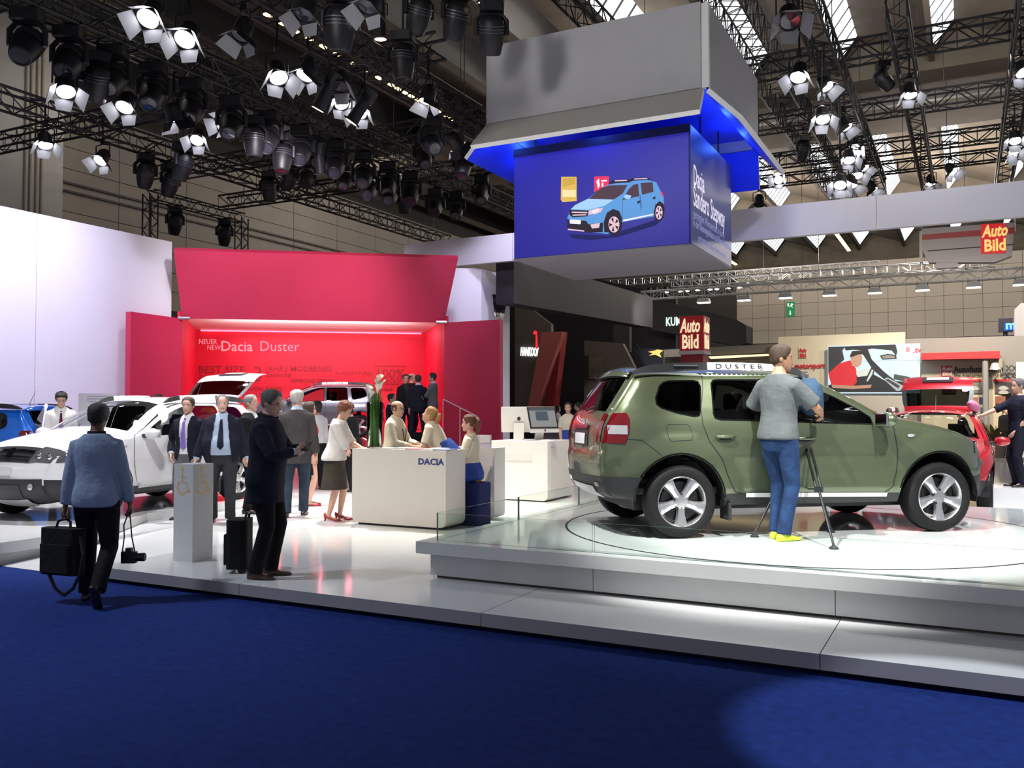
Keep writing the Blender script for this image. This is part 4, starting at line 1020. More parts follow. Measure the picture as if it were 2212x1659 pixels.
def person(label, loc, heading, H=1.75, sex='m', girth=1.0, belly=0.0, lean=0.0, hipz=None, hipy=0.0, twist=0.0,
           lf=(.10, .0), rf=(-.10, .0), lfz=0.0, rfz=0.0, lfp=0.0, rfp=0.0, lfyaw=8, rfyaw=-8, lkn=None, rkn=None,
           lh=None, rh=None, lel=(.6, .6, -.3), rel=(-.6, .6, -.3), lcurl=.35, rcurl=.35, lpn=None, rpn=None, ldir=None, rdir=None,
           hyaw=0.0, hpitch=0.0, skin='fair', hair='short', hcol='dark', outfit=None, glasses=None, vox=.014, group=None, extra=None, roll=0.0):
    s = H/1.75
    root = thing('person', label, 'person', loc, R(heading)+PI/2, group)
    T = TORSOF if sex == 'f' else TORSO
    hz = (hipz if hipz is not None else .905*s)
    hz0 = .905*s
    def pose(p):                                     # torso points (rest pose) -> leaned pose
        p = Vector(p); z = p.z-hz0; t = min(1, max(0, z/(.22*s))); t = t*t*(3-2*t)
        q = Matrix.Rotation(R(twist)*t, 3, 'Z') @ Vector((p.x, p.y, 0)); q.z = z
        q = Matrix.Rotation(R(lean)*t, 3, 'X') @ q
        q = Matrix.Rotation(R(roll)*t, 3, 'Y') @ q
        return q+Vector((0, hipy, hz))
    def prof(z, k): return float(np.interp(z/s, [r_[0] for r_ in T], [r_[k] for r_ in T]))*s
    def bel(z): zz = z/s; return belly*math.exp(-((zz-1.08)/.13)**2)*s
    def trings(z0, z1, inf, n=9, flare=0.0, p=2.3):
        rg = []
        for k in range(n+1):
            z = z0+(z1-z0)*k/n; fl = flare*max(0, 1-(z-z0)/(.30*s)); bl = bel(z)
            rx = prof(z, 1)*girth+inf+fl+bl*.55; ry = prof(z, 2)*girth+inf+fl*.8+bl*.6
            rg.append(ring(Vector((0, prof(z, 3)-bl*.45, z)), Vector((1, 0, 0)), Vector((0, 1, 0)), rx, ry, 22, p))
        return [[pose(q) for q in r_] for r_ in rg]
    def front(z, inf): bl = bel(z); return prof(z, 3)-bl*.45-(prof(z, 2)*girth+inf+bl*.6)
    sw = (.145 if sex == 'f' else .170)*s*(.5+.5*girth)
    shL, shR = pose((sw, .012*s, 1.382*s)), pose((-sw, .012*s, 1.382*s))
    ual, fal = .285*s, .255*s
    UL = Matrix.Rotation(R(lean), 3, 'X')
    lht = Vector(lh)*s if lh else Vector((sw+.07*s, -.06*s, .80*s)); rht = Vector(rh)*s if rh else Vector((-sw-.07*s, -.06*s, .80*s))
    elL, wrL = ik(shL, lht, ual, fal, lel); elR, wrR = ik(shR, rht, ual, fal, rel)
    hw_ = .092*s*(.6+.4*girth)
    hpL, hpR = Vector((hw_, hipy, hz)), Vector((-hw_, hipy, hz))
    thl, shl = .425*s, .415*s
    anL0 = Vector((lf[0]*s, lf[1]*s, .085*s+lfz)); anR0 = Vector((rf[0]*s, rf[1]*s, .085*s+rfz))
    knL, anL = ik(hpL, anL0, thl, shl, lkn or (.12, -1, 0)); knR, anR = ik(hpR, anR0, thl, shl, rkn or (-.12, -1, 0))
    of = outfit or {}
    def raw(b, name, mats, v, sm=4, extra_mb=None, cut=None):
        o = b.build(name, mats, root); m = o.modifiers.new('r', 'REMESH'); m.mode = 'VOXEL'; m.voxel_size = v
        m2 = o.modifiers.new('s', 'SMOOTH'); m2.factor = .5; m2.iterations = sm
        GARM.append((o, extra_mb, cut)); return o
    # ---- body: one continuous figure
    b = MB(); b.rings(trings(.80*s, 1.50*s, -.006, 11))
    nk0, nk1 = pose((0, .016*s, 1.46*s)), pose((0, -.002*s, 1.565*s))
    b.tube(nk0, nk1, .060*s if sex == 'm' else .048*s, .056*s if sex == 'm' else .045*s, 14)
    for sh, el, wr in ((shL, elL, wrL), (shR, elR, wrR)):
        ctr = pose((0, .012*s, 1.40*s))
        b.path([lerp(ctr, sh, .45), sh, lerp(sh, el, .4), el, lerp(el, wr, .35), wr, wr+(wr-el).normalized()*.02*s], [.060*s, .056*s, .048*s, .040*s, .041*s, .027*s, .025*s], 12)
    for hp, kn, an in ((hpL, knL, anL), (hpR, knR, anR)):
        b.path([hp+Vector((0, 0, .03*s)), lerp(hp, kn, .35), kn, lerp(kn, an, .35), an, an-Vector((0, 0, .03*s))], [.088*s, .082*s, .054*s, .056*s, .036*s, .036*s], 12)
    fyL, fyR = R(lfyaw), R(rfyaw)
    def footdir(y, p): return Vector((math.sin(y)*math.cos(p), -math.cos(y)*math.cos(p), -math.sin(p)))
    for an, y, p in ((anL, fyL, R(lfp)), (anR, fyR, R(rfp))):
        fd = footdir(y, p); b.path([an-Vector((0, 0, .045*s))-fd*.03*s, an-Vector((0, 0, .05*s))+fd*.13*s], [.035*s, .022*s], 8)
    ex = MB()
    hb = pose((0, -.004*s, 1.515*s)); M = Matrix.Translation(hb) @ Matrix.Rotation(R(twist), 4, 'Z') @ Matrix.Rotation(R(hyaw), 4, 'Z') @ Matrix.Rotation(R(hpitch), 4, 'X')
    hs = s*(1.0 if sex == 'm' else .96)
    add_head(ex, M, hs, sex=sex)
    for el, wr, sd, cu, pn, hd_ in ((elL, wrL, 1, lcurl, lpn, ldir), (elR, wrR, -1, rcurl, rpn, rdir)):
        d = Vector(hd_) if hd_ else (wr-el).normalized()
        add_hand(ex, wr, d, Vector(pn) if pn else Vector((-sd, .1, 0)), sd, cu, s*(1.0 if sex == 'm' else .92))
    raw(b, 'body', [SKIN[skin], LIPM, EYEM, EYEW, HAIRC[hcol]], .020 if vox < .018 else .026, 3, ex)
    # ---- hair
    if hair:
        hb_ = hair_mesh(M, hs, hair); hb_.build('hair', HAIRC[hcol], root, True)
    if glasses:
        g = MB(); P = lambda x, y, z: M @ (Vector((x, y, z))*hs)
        for sd in (1, -1):
            g.path([P(sd*.033+.022*math.cos(a*PI/6), -.094, .118+.016*math.sin(a*PI/6)) for a in range(13)], .0022*s, 5)
            g.path([P(sd*.056, -.092, .122), P(sd*.075, -.06, .12), P(sd*.077, .01, .116)], .0022*s, 5)
        g.path([P(.011, -.097, .12), P(-.011, -.097, .12)], .002*s, 5)
        g.build('glasses', mat('glasses_'+glasses, {'red': (.25, .02, .03), 'dark': (.02, .02, .025), 'metal': (.4, .4, .42)}[glasses], .3), root)
    # ---- clothes
    def sleeves(b, r, upto=1.0, pairs=None, flare=0.0):
        for sh, el, wr in ((shL, elL, wrL), (shR, elR, wrR)):
            ctr = pose((0, .012*s, 1.405*s)); pts = [lerp(ctr, sh, .5), sh, lerp(sh, el, .45), el]; rr = [.062*s+r, .058*s+r, .052*s+r, .046*s+r]
            if upto <= .5: pts = [lerp(ctr, sh, .5), sh, lerp(sh, el, upto*2)]; rr = [.064*s+r, .060*s+r, .056*s+r+flare]
            else:
                pts += [lerp(el, wr, .4*(upto-.5)*2), lerp(el, wr, (upto-.5)*2)]; rr += [.046*s+r, .036*s+r+flare]
            b.path(pts, rr, 14)
    for g in of.get('layers', []):
        k = g['k']; m = g['m']
        if k == 'top':
            b = MB(); inf = g.get('inf', .012); z0 = g.get('hem', .90)*s
            b.rings(trings(z0, g.get('neck', 1.485)*s, inf, 12, g.get('flare', 0.0)))
            if g.get('sleeve', 1.0) > 0: sleeves(b, g.get('r', .006), g.get('sleeve', 1.0), flare=g.get('cuff', 0.0))
            if g.get('collar'): b.tube(pose((0, .018*s, 1.47*s)), pose((0, .004*s, 1.525*s)), .072*s+inf*.4, .066*s+inf*.2, 16)
            cut = None
            if g.get('open'):
                o0, o1, zt = g['open']        # half width at hem and at the button, and height of the button
                def cut(c, o0=o0*s, o1=o1*s, zt=zt*s, hz=hz, z0=z0):
                    z = c[2]-hz+hz0
                    if c[1] > hipy-.02*s+math.tan(R(-lean))*0: return False
                    if z > zt: wd = lerp(o1, .075*s, (z-zt)/max(.01, (1.47*s-zt)))
                    else: wd = lerp(o0, o1, max(0, (z-z0)/(zt-z0)))
                    return abs(c[0]) < wd
            o = raw(b, g.get('n', 'shirt'), m, vox, g.get('sm', 4), None, cut)
        elif k == 'trousers':
            b = MB(); b.rings(trings(.80*s, g.get('waist', 1.04)*s, .010, 6))
            for hp, kn, an in ((hpL, knL, anL), (hpR, knR, anR)):
                gg = g.get('w', 1.0)
                b.path([hp+Vector((0, 0, .05*s)), lerp(hp, kn, .3), lerp(hp, kn, .7), kn, lerp(kn, an, .4), lerp(kn, an, .75), an-Vector((0, 0, .025*s))],
                       [.100*s*gg*(.5+.5*girth), .098*s*gg, .082*s*gg, .070*s*gg, .066*s*gg, .064*s*gg, .066*s*gg], 14)
            raw(b, 'trousers', m, vox, 3)
        elif k == 'skirt':
            b = MB(); z1, z0 = g.get('waist', 1.04)*s, g.get('hem', .5)*s; rg = []
            if g.get('sit'):
                b.rings(trings(.84*s, z1, .012, 6))
                for hp, kn in ((hpL, knL), (hpR, knR)): b.path([hp, lerp(hp, kn, .5), lerp(hp, kn, 1.03)], [.115*s, .105*s, .085*s], 14)
                md = lerp(hpL, hpR, .5); mk = lerp(knL, knR, .5); b.path([md, lerp(md, mk, .98)], [.10*s, .075*s], 12)
            else:
                mid = lerp(knL, knR, .5)
                for q in range(9):
                    z = z1+(z0-z1)*q/8; t = max(0, (.92*s-z)/(.92*s-z0)) if z < .92*s else 0
                    rx = prof(max(z, .86*s), 1)*girth+.014+g.get('flare', .02)*t; ry = prof(max(z, .86*s), 2)*girth+.014+g.get('flare', .02)*t
                    c = Vector((0, prof(max(z, .8*s), 3)+hipy, z)); r_ = ring(c, Vector((1, 0, 0)), Vector((0, 1, 0)), rx, ry, 26, 2.2)
                    if g.get('pleat') and t > 0:
                        r_ = [c+(p_-c)*(1+g['pleat']*t*math.sin(i_*2*PI*6/26)) for i_, p_ in enumerate(r_)]
                    rg.append([pose(p_) if z > .95*s else p_ for p_ in r_])
                b.rings(rg)
            raw(b, 'skirt', m, vox, 2)
        elif k == 'tie':
            b = MB(); rg = []
            for z, wd in ((1.455, .016), (1.43, .02), (1.40, .016), (1.25, .030), (1.12, .040), (1.05, .044), (1.005, .004)):
                y = front(z*s, .022)-.006; c = Vector((g.get('x', 0)*s, y, z*s))
                if z > 1.42: c.y = -.078*s-.01
                rg.append([pose(c+Vector((dx*wd*s*g.get('w', 1), dy, 0))) for dx, dy in ((-1, 0), (0, -.008), (1, 0), (0, .006))])
            b.rings(rg); b.build('tie', m, root)
        elif k == 'strap':
            b = MB()
            for sd in (1, -1):
                b.path([pose((sd*.06*s, .05*s, 1.49*s)), pose((sd*.075*s, -.05*s, 1.47*s)), pose((sd*.06*s, front(1.32*s, .03), 1.32*s)), pose((.0, front(1.12*s, .035), 1.12*s))], .006, 6)
            b.build('lanyard', m, root)
        elif k == 'shoes':
            for an, y, p in ((anL, fyL, R(lfp)), (anR, fyR, R(rfp))):
                fd = footdir(y, p); lat = Vector((math.cos(y), math.sin(y), 0)); upn = lat.cross(fd)*-1
                if upn.z < 0: upn = -upn
                base = an-upn*.085*s; b = MB(); rg = []; heel = g.get('heel', 0)
                for t, w, h, lift in ((-.075, .012, .03, 0), (-.065, .030, .062, 0), (-.02, .036, .080, 0), (.04, .038, .066, 0), (.10, .044, .046, 0), (.15, .042, .036, 0), (.185, .028, .028, 0), (.20, .008, .016, 0)):
                    hl_ = heel*max(0, 1-(t+.07)/.17)
                    lowcut = .55 if g.get('low') and t > -.05 and t < .13 else 1.0
                    c = base+fd*(t*s)+upn*(h*lowcut*s/2+hl_); rg.append(ring(c, lat, upn, w*s, h*lowcut*s/2, 12, 2.6))
                b.rings(rg)
                if heel: b.tube(base-fd*.05*s+upn*heel, base-fd*.055*s, .020*s, .014*s, 8)
                b.build('shoe', m, root, True)
        elif k == 'custom': g['f'](root, locals())
    PERS.append(root)
    info = dict(wrL=wrL, wrR=wrR, elL=elL, elR=elR, pose=pose, M=M, s=s, root=root, front=front, anL=anL, anR=anR, shL=shL, shR=shR)
    return info
def bake_garments():
    dg = bpy.context.evaluated_depsgraph_get(); dg.update()
    jobs = []
    for o, ex, cut in GARM:
        me = bpy.data.meshes.new_from_object(o.evaluated_get(dg)); jobs.append((o, me, ex, cut))
    for o, me, ex, cut in jobs:
        n = len(me.vertices); V = np.empty(n*3, 'f'); me.vertices.foreach_get('co', V); V = V.reshape(-1, 3)
        fs = [tuple(p.vertices) for p in me.polygons]; ms = [0]*len(fs)
        if cut:
            fs = [f for f in fs if not cut(V[list(f)].mean(0))]; ms = [0]*len(fs)
        vs_ = [tuple(map(float, v)) for v in V]
        if ex: vs_ += ex.v; fs += [tuple(i+n for i in f) for f in ex.f]; ms += ex.m
        m2 = bpy.data.meshes.new(o.name); m2.from_pydata(vs_, [], fs)
        for mm in o.data.materials: m2.materials.append(mm)
        m2.polygons.foreach_set('use_smooth', [True]*len(fs)); m2.polygons.foreach_set('material_index', ms)
        if cut:
            bm = bmesh.new(); bm.from_mesh(m2); bmesh.ops.delete(bm, geom=[v for v in bm.verts if not v.link_faces], context='VERTS')
            bmesh.ops.smooth_vert(bm, verts=[v for v in bm.verts if v.is_boundary], factor=.5, use_axis_x=True, use_axis_y=True, use_axis_z=True); bm.to_mesh(m2); bm.free()
        bpy.data.meshes.remove(me); o.modifiers.clear(); old = o.data; o.data = m2; bpy.data.meshes.remove(old)

C_NAVY, C_BLK, C_CHAR = cloth('navy', (.010, .012, .025)), cloth('black', (.008, .008, .010)), cloth('charcoal', (.030, .031, .036))
C_GREYJ, C_MID, C_SHIRT = cloth('grey_tweed', (.055, .052, .055)), cloth('mid_grey', (.11, .11, .12)), cloth('pale_blue_shirt', (.38, .47, .62), .1)
C_BLUESH, C_WHITE, C_CREAM = cloth('blue_chambray', (.25, .32, .47), .12), cloth('white', (.72, .71, .70), .1), cloth('cream', (.66, .60, .48), .1)
C_DENIM, C_DENIM2, C_TEE = cloth('denim', (.022, .055, .15), .5), cloth('dark_denim', (.030, .048, .075), .4), cloth('grey_tee', (.13, .145, .15), .2)
C_BLUESK, C_BRWN, C_REDJ = cloth('royal_blue', (.030, .075, .33), .2), cloth('brown_skirt', (.055, .048, .038), .2), cloth('red_jacket', (.42, .015, .02), .2)
C_PURP, C_NTIE = cloth('purple_tie', (.22, .15, .52), .1), cloth('navy_tie', (.008, .012, .028), .1)
SH_BLK, SH_BRN, SH_RED, SH_NEON = mat('shoe_black', (.010, .009, .009), .35), mat('shoe_brown', (.05, .025, .015), .35), mat('shoe_red', (.30, .008, .02), .3), mat('shoe_neon', (.72, .85, .06), .5)
def suit(jm, tm, sm=None, tie=None, opn=(.07, .02, 1.12), jhem=.76, shoes=SH_BLK, shirt_inf=.012, **kw):
    L = [dict(k='trousers', m=tm, **kw)]
    if sm: L.append(dict(k='top', n='shirt', m=sm, inf=shirt_inf, r=.004, hem=.92, collar=True, sleeve=1.0))
    L.append(dict(k='top', n='jacket', m=jm, inf=.026, r=.013, hem=jhem, sleeve=.93, flare=.015, open=opn if sm else None, cuff=.006, neck=1.49))
    if tie: L.append(dict(k='tie', m=tie))
    L.append(dict(k='shoes', m=shoes)); return dict(layers=L)
def gz(px, py, z): p = atz(px, py, z); return (p.x, p.y, z)
AWAY, RGT, LFT, TOCAM = 117.3, 27.3, 207.3, -62.7
# ------------------------------------------------------------------ the figures
pw = person('man seen from behind in light blue shirt and black trousers walking onto the platform', gz(205, 1300, 0), 122, H=1.73, girth=1.0, hair='short', hcol='black', skin='dark', hpitch=8, hyaw=4,
       lf=(.11, -.10), rf=(-.13, .30), rfz=.09, rfp=62, rkn=(-.1, -1, -.3), rh=(-.27, -.10, .80), lh=(.26, .03, .79), lcurl=1.0, rcurl=.9, roll=1, lean=3,
       outfit=dict(layers=[dict(k='trousers', m=C_BLK, w=1.06), dict(k='top', n='shirt', m=C_BLUESH, inf=.026, r=.012, hem=.84, sleeve=.97, flare=.012, collar=False), dict(k='shoes', m=SH_BLK)]), vox=.012)
b = MB(); q = pw['pose']((0, .016, 1.475*pw['s'])); b.lathe([(.066, 0), (.080, .0), (.074, .035), (.064, .035)], 20, close=True, c=q); b.build('collar_strap', C_BLK, pw['root'], True)
def world_of(info, p): return info['root'].matrix_basis @ Vector(p)
def vis_root(info):
    o = info['root']; return Matrix.Translation(o.location) @ Matrix.Rotation(o.rotation_euler.z, 4, 'Z')
Mw = vis_root(pw)
# the bag in his left hand
hb = Mw @ (pw['wrL']+Vector((0, 0, -.10)))
bag = thing('laptop_bag', 'black soft laptop bag carried by the walking man in the blue shirt', 'bag', (hb.x, hb.y, hb.z-.50), R(122)+PI/2+R(65))
b = MB(); b.rbox((.0, -.02, .215), (.15, .42, .40), .06, axis='Z'); b.rbox((.075, -.02, .16), (.06, .34, .24), .03); b.build('bag_body', cloth('bag_black', (.012, .012, .014)), bag)
b = MB(); b.path([(0, -.10, .41), (0, -.08, .47), (0, 0, .495), (0, .06, .47), (0, .06, .41)], .012, 6); b.build('bag_handle', BLACK, bag)
b = MB(); b.path([(.02, .19, .35), (.03, .24, .2), (.03, .20, .02), (.02, .12, -.10), (.0, .0, -.17), (.0, -.10, -.12), (0, -.2, .04)], .016, 6); b.build('shoulder_strap', BLACKR, bag)
hb = Mw @ (pw['wrR']+Vector((0, 0, -.10)))
cm = thing('photo_camera', 'black photo camera dangling on its strap from the hand of the walking man', 'camera', (hb.x, hb.y, hb.z-.40), R(30))
b = MB(); b.rbox((0, 0, .02), (.13, .07, .10), .015); b.box((0, 0, .085), (.05, .05, .035)); b.build('camera_body', BLACK, cm)
b = MB(); b.lathe([(.036, .03), (.038, .10), (.033, .11), (.01, .11)], 16, axis='X', c=(.03, 0, .02)); b.build('camera_lens', BLACK, cm)
b = MB(); b.path([(-.06, 0, .06), (-.045, .0, .2), (-.05, 0, .30), (-.01, 0, .42)], .006, 5); b.path([(.05, 0, .06), (.02, 0, .2), (.012, 0, .30), (0, 0, .42)], .006, 5); b.build('camera_strap', BLACKR, cm)

pg = person('man in long navy coat and red glasses looking at his hands beside the grey pillar', gz(572, 1247, .14), 24, H=1.72, girth=1.08, belly=.03, hair='short', hcol='salt', skin='fair', hpitch=14, hyaw=-8, glasses='red',
       lf=(.10, -.02), rf=(-.10, .06), lh=(.08, -.31, 1.20), rh=(-.06, -.30, 1.18), lel=(1, .5, -.5), rel=(-1, .5, -.5), lcurl=.9, rcurl=.9, lpn=(-1, 0, .3), rpn=(1, 0, .3), lean=2,
       outfit=dict(layers=[dict(k='trousers', m=C_BLK, w=1.08), dict(k='top', n='coat', m=C_NAVY, inf=.036, r=.018, hem=.70, sleeve=.92, flare=.03, collar=True),
       dict(k='top', n='shirt_cuff', m=C_SHIRT, inf=-.03, r=.000, hem=1.2, sleeve=1.0), dict(k='shoes', m=SH_BRN)]), vox=.012)
Mg = vis_root(pg); pb = Mg @ Vector((.02, -.38, 1.20)); ph_ = MB(); ph_.rbox((0, 0, 0), (.075, .14, .012), .01)
tag(ph_.build('mobile_phone', BLACK, None, loc=pb), 'small dark phone in the hands of the man in the navy coat', 'phone').rotation_euler = (.5, 0, R(24))
tr = thing('trolley_bag', 'black soft trolley bag standing behind the man in the navy coat', 'bag', gz(517, 1234, .14), R(30))
b = MB(); b.rbox((0, 0, .27), (.20, .30, .46), .06); b.rbox((-.09, 0, .22), (.07, .24, .28), .03); b.build('bag_body', cloth('trolley_black', (.012, .012, .014)), tr)
b = MB(); b.path([(.06, -.08, .48), (.08, -.06, .56), (.08, .06, .56), (.06, .08, .48)], .013, 6); b.build('bag_handle', BLACK, tr)
for y in (-.11, .11):
    b = MB(); b.lathe([(.01, -.015), (.04, -.015), (.04, .015), (.01, .015)], 14, axis='Y', c=(.05, y, .04)); b.build('bag_wheel', BLACKR, tr)

def jacket_wing(m): return m
person('man in navy blazer with purple tie and grey trousers, hands in pockets', (-9.86, 9.08, .14), -72, H=1.71, hair='short', hcol='brown', skin='fair', hyaw=6, lf=(.10, .05), rf=(-.09, -.06),
       lh=(.21, -.06, .93), rh=(-.23, -.05, .93), lel=(1, .7, 0), rel=(-1, .9, 0), outfit=suit(C_NAVY, C_MID, C_WHITE, C_PURP, (.11, .05, 1.06)), vox=.014)
person('stout man in open black blazer, pale blue shirt and dotted navy tie', gz(478, 1128, .14), -50, H=1.74, girth=1.22, belly=.10, hair='receding', hcol='grey', skin='pale', hyaw=4, lf=(.12, -.04), rf=(-.12, .04),
       lh=(.36, -.04, .80), rh=(-.36, -.05, .80), outfit=suit(C_NAVY, C_CHAR, C_SHIRT, C_NTIE, (.15, .13, 1.0), w=1.12), vox=.014)
person('grey-haired man in black suit standing behind the man in the navy coat', gz(540, 1108, .14), 15, H=1.76, hair='receding', hcol='grey', skin='fair', glasses='metal',
       outfit=suit(C_BLK, C_BLK, C_WHITE, None, (.05, .03, 1.15)), vox=.016)
person('man seen from behind in dark grey tweed jacket and jeans', gz(640, 1116, .14), 128, H=1.82, girth=1.08, hair='short', hcol='white', skin='fair', hyaw=-30, lf=(.13, .10), rf=(-.09, -.16), lh=(.27, .02, .80), rh=(-.27, 0, .82),
       outfit=dict(layers=[dict(k='trousers', m=C_DENIM2, w=1.08), dict(k='top', n='shirt', m=C_SHIRT, inf=.012, r=.0, hem=1.0, collar=True, sleeve=.9), dict(k='top', n='jacket', m=C_GREYJ, inf=.034, r=.018, hem=.74, sleeve=.95, flare=.02),
       dict(k='shoes', m=SH_BRN)]), vox=.014)
person('woman in red jacket, black skirt and red flat shoes behind the man in tweed', gz(668, 1092, .14), 40, H=1.66, sex='f', hair='bob', hcol='brown', skin='fair', lh=(.22, -.05, .82),
       outfit=dict(layers=[dict(k='skirt', m=C_BLK, hem=.52, flare=.0), dict(k='top', n='jacket', m=C_REDJ, inf=.02, r=.012, hem=.80, sleeve=.95, flare=.01), dict(k='shoes', m=SH_RED, low=True)]), vox=.016)
person('dark-haired woman in white top and black trousers beyond the red jacket', gz(684, 1058, .14), 150, H=1.70, sex='f', hair='bob', hcol='black', skin='fair',
       outfit=dict(layers=[dict(k='trousers', m=C_BLK), dict(k='top', n='blouse', m=C_WHITE, inf=.018, r=.012, hem=.92, sleeve=.9), dict(k='shoes', m=SH_BLK)]), vox=.018)
pww = person('woman with curly auburn hair in white blouse and brown skirt reading at the desk', gz(722, 1124, .14), 22, H=1.66, sex='f', hair='curly', hcol='auburn', skin='fair', hpitch=28, lean=9, lf=(.08, -.06), rf=(-.08, .06),
       lh=(.16, -.36, 1.06), rh=(-.02, -.38, 1.05), lel=(1, .6, -.4), rel=(-1, .7, -.4), lcurl=.5, rcurl=.5, lpn=(-.6, 0, .7), rpn=(.6, 0, .7),
       outfit=dict(layers=[dict(k='skirt', m=C_BRWN, hem=.46, flare=.055, pleat=.05), dict(k='top', n='blouse', m=C_WHITE, inf=.030, r=.030, hem=.88, sleeve=.62, flare=.03, cuff=.01), dict(k='shoes', m=SH_RED, heel=.055, low=True)]), vox=.013)
Mq = vis_root(pww); q = Mq @ Vector((.06, -.47, 1.09)); b = MB(); b.box((0, 0, 0), (.15, .21, .006)); b.box((.02, 0, .008), (.15, .21, .006), 1)
tag(b.build('brochure', [mat('paper_red', (.5, .03, .05), .5), mat('paper_white', (.75, .75, .75), .6)], None, loc=q), 'red and white brochure in the hands of the curly-haired woman', 'brochure').rotation_euler = (.5, .1, R(22)+PI/2)
person('person in black suit bending behind the curly-haired woman', gz(765, 1062, .14), 200, H=1.66, sex='f', hair='bob', hcol='black', skin='fair', hpitch=25, lean=8,
       outfit=suit(C_BLK, C_BLK), vox=.018)
p_ = atd(848, 1000, 12.7)
person('balding man in beige jacket and dark glasses behind the desk', (p_.x, p_.y, .14), 10, H=1.67, girth=1.05, belly=.03, hair='bald', hcol='brown', skin='fair', glasses='dark', lean=6, hpitch=4,
       lh=(.14, -.36, 1.08), rh=(-.12, -.36, 1.06), outfit=dict(layers=[dict(k='trousers', m=C_CHAR), dict(k='top', n='jacket', m=C_CREAM, inf=.026, r=.014, hem=.80, sleeve=.97, collar=True), dict(k='strap', m=C_BLK), dict(k='shoes', m=SH_BLK)]), vox=.014)
# hostesses at the desk
def hostess(label, loc, heading, hcol, **kw):
    sit = kw.pop('sit', False)
    return person(label, loc, heading, H=1.70, sex='f', hair='pony', hcol=hcol, skin='fair',
       outfit=dict(layers=[dict(k='skirt', m=C_BLUESK, hem=.52, flare=-.01, waist=1.13, sit=sit), dict(k='top', n='blouse', m=C_CREAM, inf=.014, r=.010, hem=1.06, sleeve=.40, cuff=.004), dict(k='shoes', m=mat('shoe_nude', (.35, .2, .13), .4), low=True, heel=.05)]), vox=.013, **kw)
p_ = Vector((-6.50, 10.60, 0)); hostess('blond hostess with ponytail leaning on the desk in white top and blue skirt', (p_.x, p_.y, .14), 192, 'blond', lean=34, hpitch=-22, hyaw=5, hipy=.05,
        lh=(.12, -.48, 1.06), rh=(-.14, -.46, 1.06), lel=(.5, .3, -1), rel=(-.5, .3, -1), lf=(.08, -.04), rf=(-.08, .0))
p_ = Vector((-5.98, 10.44, 0))
hs_ = hostess('brown-haired hostess with ponytail seated at the desk in white top and blue skirt', (p_.x+.02, p_.y, .14), 200, 'red_brown', sit=True, hipz=.66, hpitch=2, hyaw=-2, lean=6,
        lf=(.09, -.24), rf=(-.07, -.22), lh=(.05, -.30, .80), rh=(-.02, -.32, .78), lel=(1, .4, -.6), rel=(-1, .4, -.6))
st_ = thing('stool', 'dark blue rounded cube stool under the seated hostess', 'stool', (p_.x+.0, p_.y-.03, .14), 0)
b = MB(); b.rbox((.0, 0, .28), (.42, .42, .56), .07, n=6); b.build('stool_body', cloth('stool_blue', (.012, .018, .10)), st_, False)
b = MB(); b.rbox((0, 0, .005), (.40, .40, .01), .05); b.build('stool_base', BLACK, st_)
hostess('hostess with hair tied back standing beside the newspaper rack', gz(1227, 1032, .14), -72, 'dark', lh=(.16, -.10, .86), rh=(-.16, -.10, .86))
# on the stage
def stage_man(label, px, d, heading, **kw):
    p = atd(px, 940, d); return person(label, (p.x, p.y, ZF), heading, vox=.02, **kw)
stage_man('man in black suit and glasses facing the camera on the red stage', 876, 23.9, -40, H=1.78, hair='short', hcol='dark', glasses='dark', outfit=suit(C_BLK, C_BLK, C_CHAR))
stage_man('man in navy suit seen from behind on the red stage', 903, 23.3, 125, H=1.74, hair='short', hcol='dark', lf=(.2, 0), rf=(-.16, .1), outfit=suit(C_NAVY, C_NAVY, C_SHIRT))
stage_man('bald man in dark suit behind the two talking men on the stage', 890, 25.0, 20, H=1.86, hair='bald', hcol='brown', outfit=suit(C_BLK, C_BLK))
stage_man('man in grey suit with crossed arms on the red stage', 934, 23.4, 205, H=1.80, hair='short', hcol='black', skin='tan', lh=(-.10, -.20, 1.15), rh=(.10, -.22, 1.13), lel=(1, -.2, -.6), rel=(-1, -.2, -.6), lf=(.1, -.14), rf=(-.1, .05), outfit=suit(C_MID, C_CHAR, C_SHIRT))
b = MB(); b.rbox((0, 0, .12), (.5, .2, .24), .05); p_ = atd(905, 945, 23.0)
bg2 = thing('floor_bag', 'black bag on the stage floor beside the suited men', 'bag', (p_.x, p_.y, ZF), R(30)); b.build('bag_body', C_BLK, bg2)
b = MB(); b.path([(-.12, 0, .22), (-.08, 0, .32), (.08, 0, .32), (.12, 0, .22)], .012, 5); b.build('bag_handle', BLACK, bg2)
p_ = S(3.9, -1.0, .5); 
person('dark-haired man in dark suit on the steps of the red stage', (atd(846, 940, 21.2).x, atd(846, 940, 21.2).y, .32), 20, H=1.74, hair='short', hcol='black', skin='tan', outfit=suit(C_NAVY, C_NAVY, C_WHITE), vox=.02)
# cameraman
pc = person('camera operator in grey T-shirt, blue jeans and neon yellow shoes', gz(1683, 1166, .48), 62, H=1.80, girth=1.0, hair='short', hcol='brown', skin='tan', hyaw=-42, hpitch=6, lf=(.07, -.05), rf=(-.09, .05),
       rh=(-.16, -.40, 1.13), lh=(.20, -.26, 1.12), rel=(-1, .5, -.5), lel=(1, .8, -.4), rcurl=1.0, lcurl=.8, rpn=(1, 0, 0), lean=3,
       outfit=dict(layers=[dict(k='trousers', m=C_DENIM, w=.98, waist=1.02), dict(k='top', n='t_shirt', m=C_TEE, inf=.020, r=.016, hem=.90, sleeve=.42, flare=.012, cuff=.012), dict(k='shoes', m=SH_NEON)]), vox=.011)
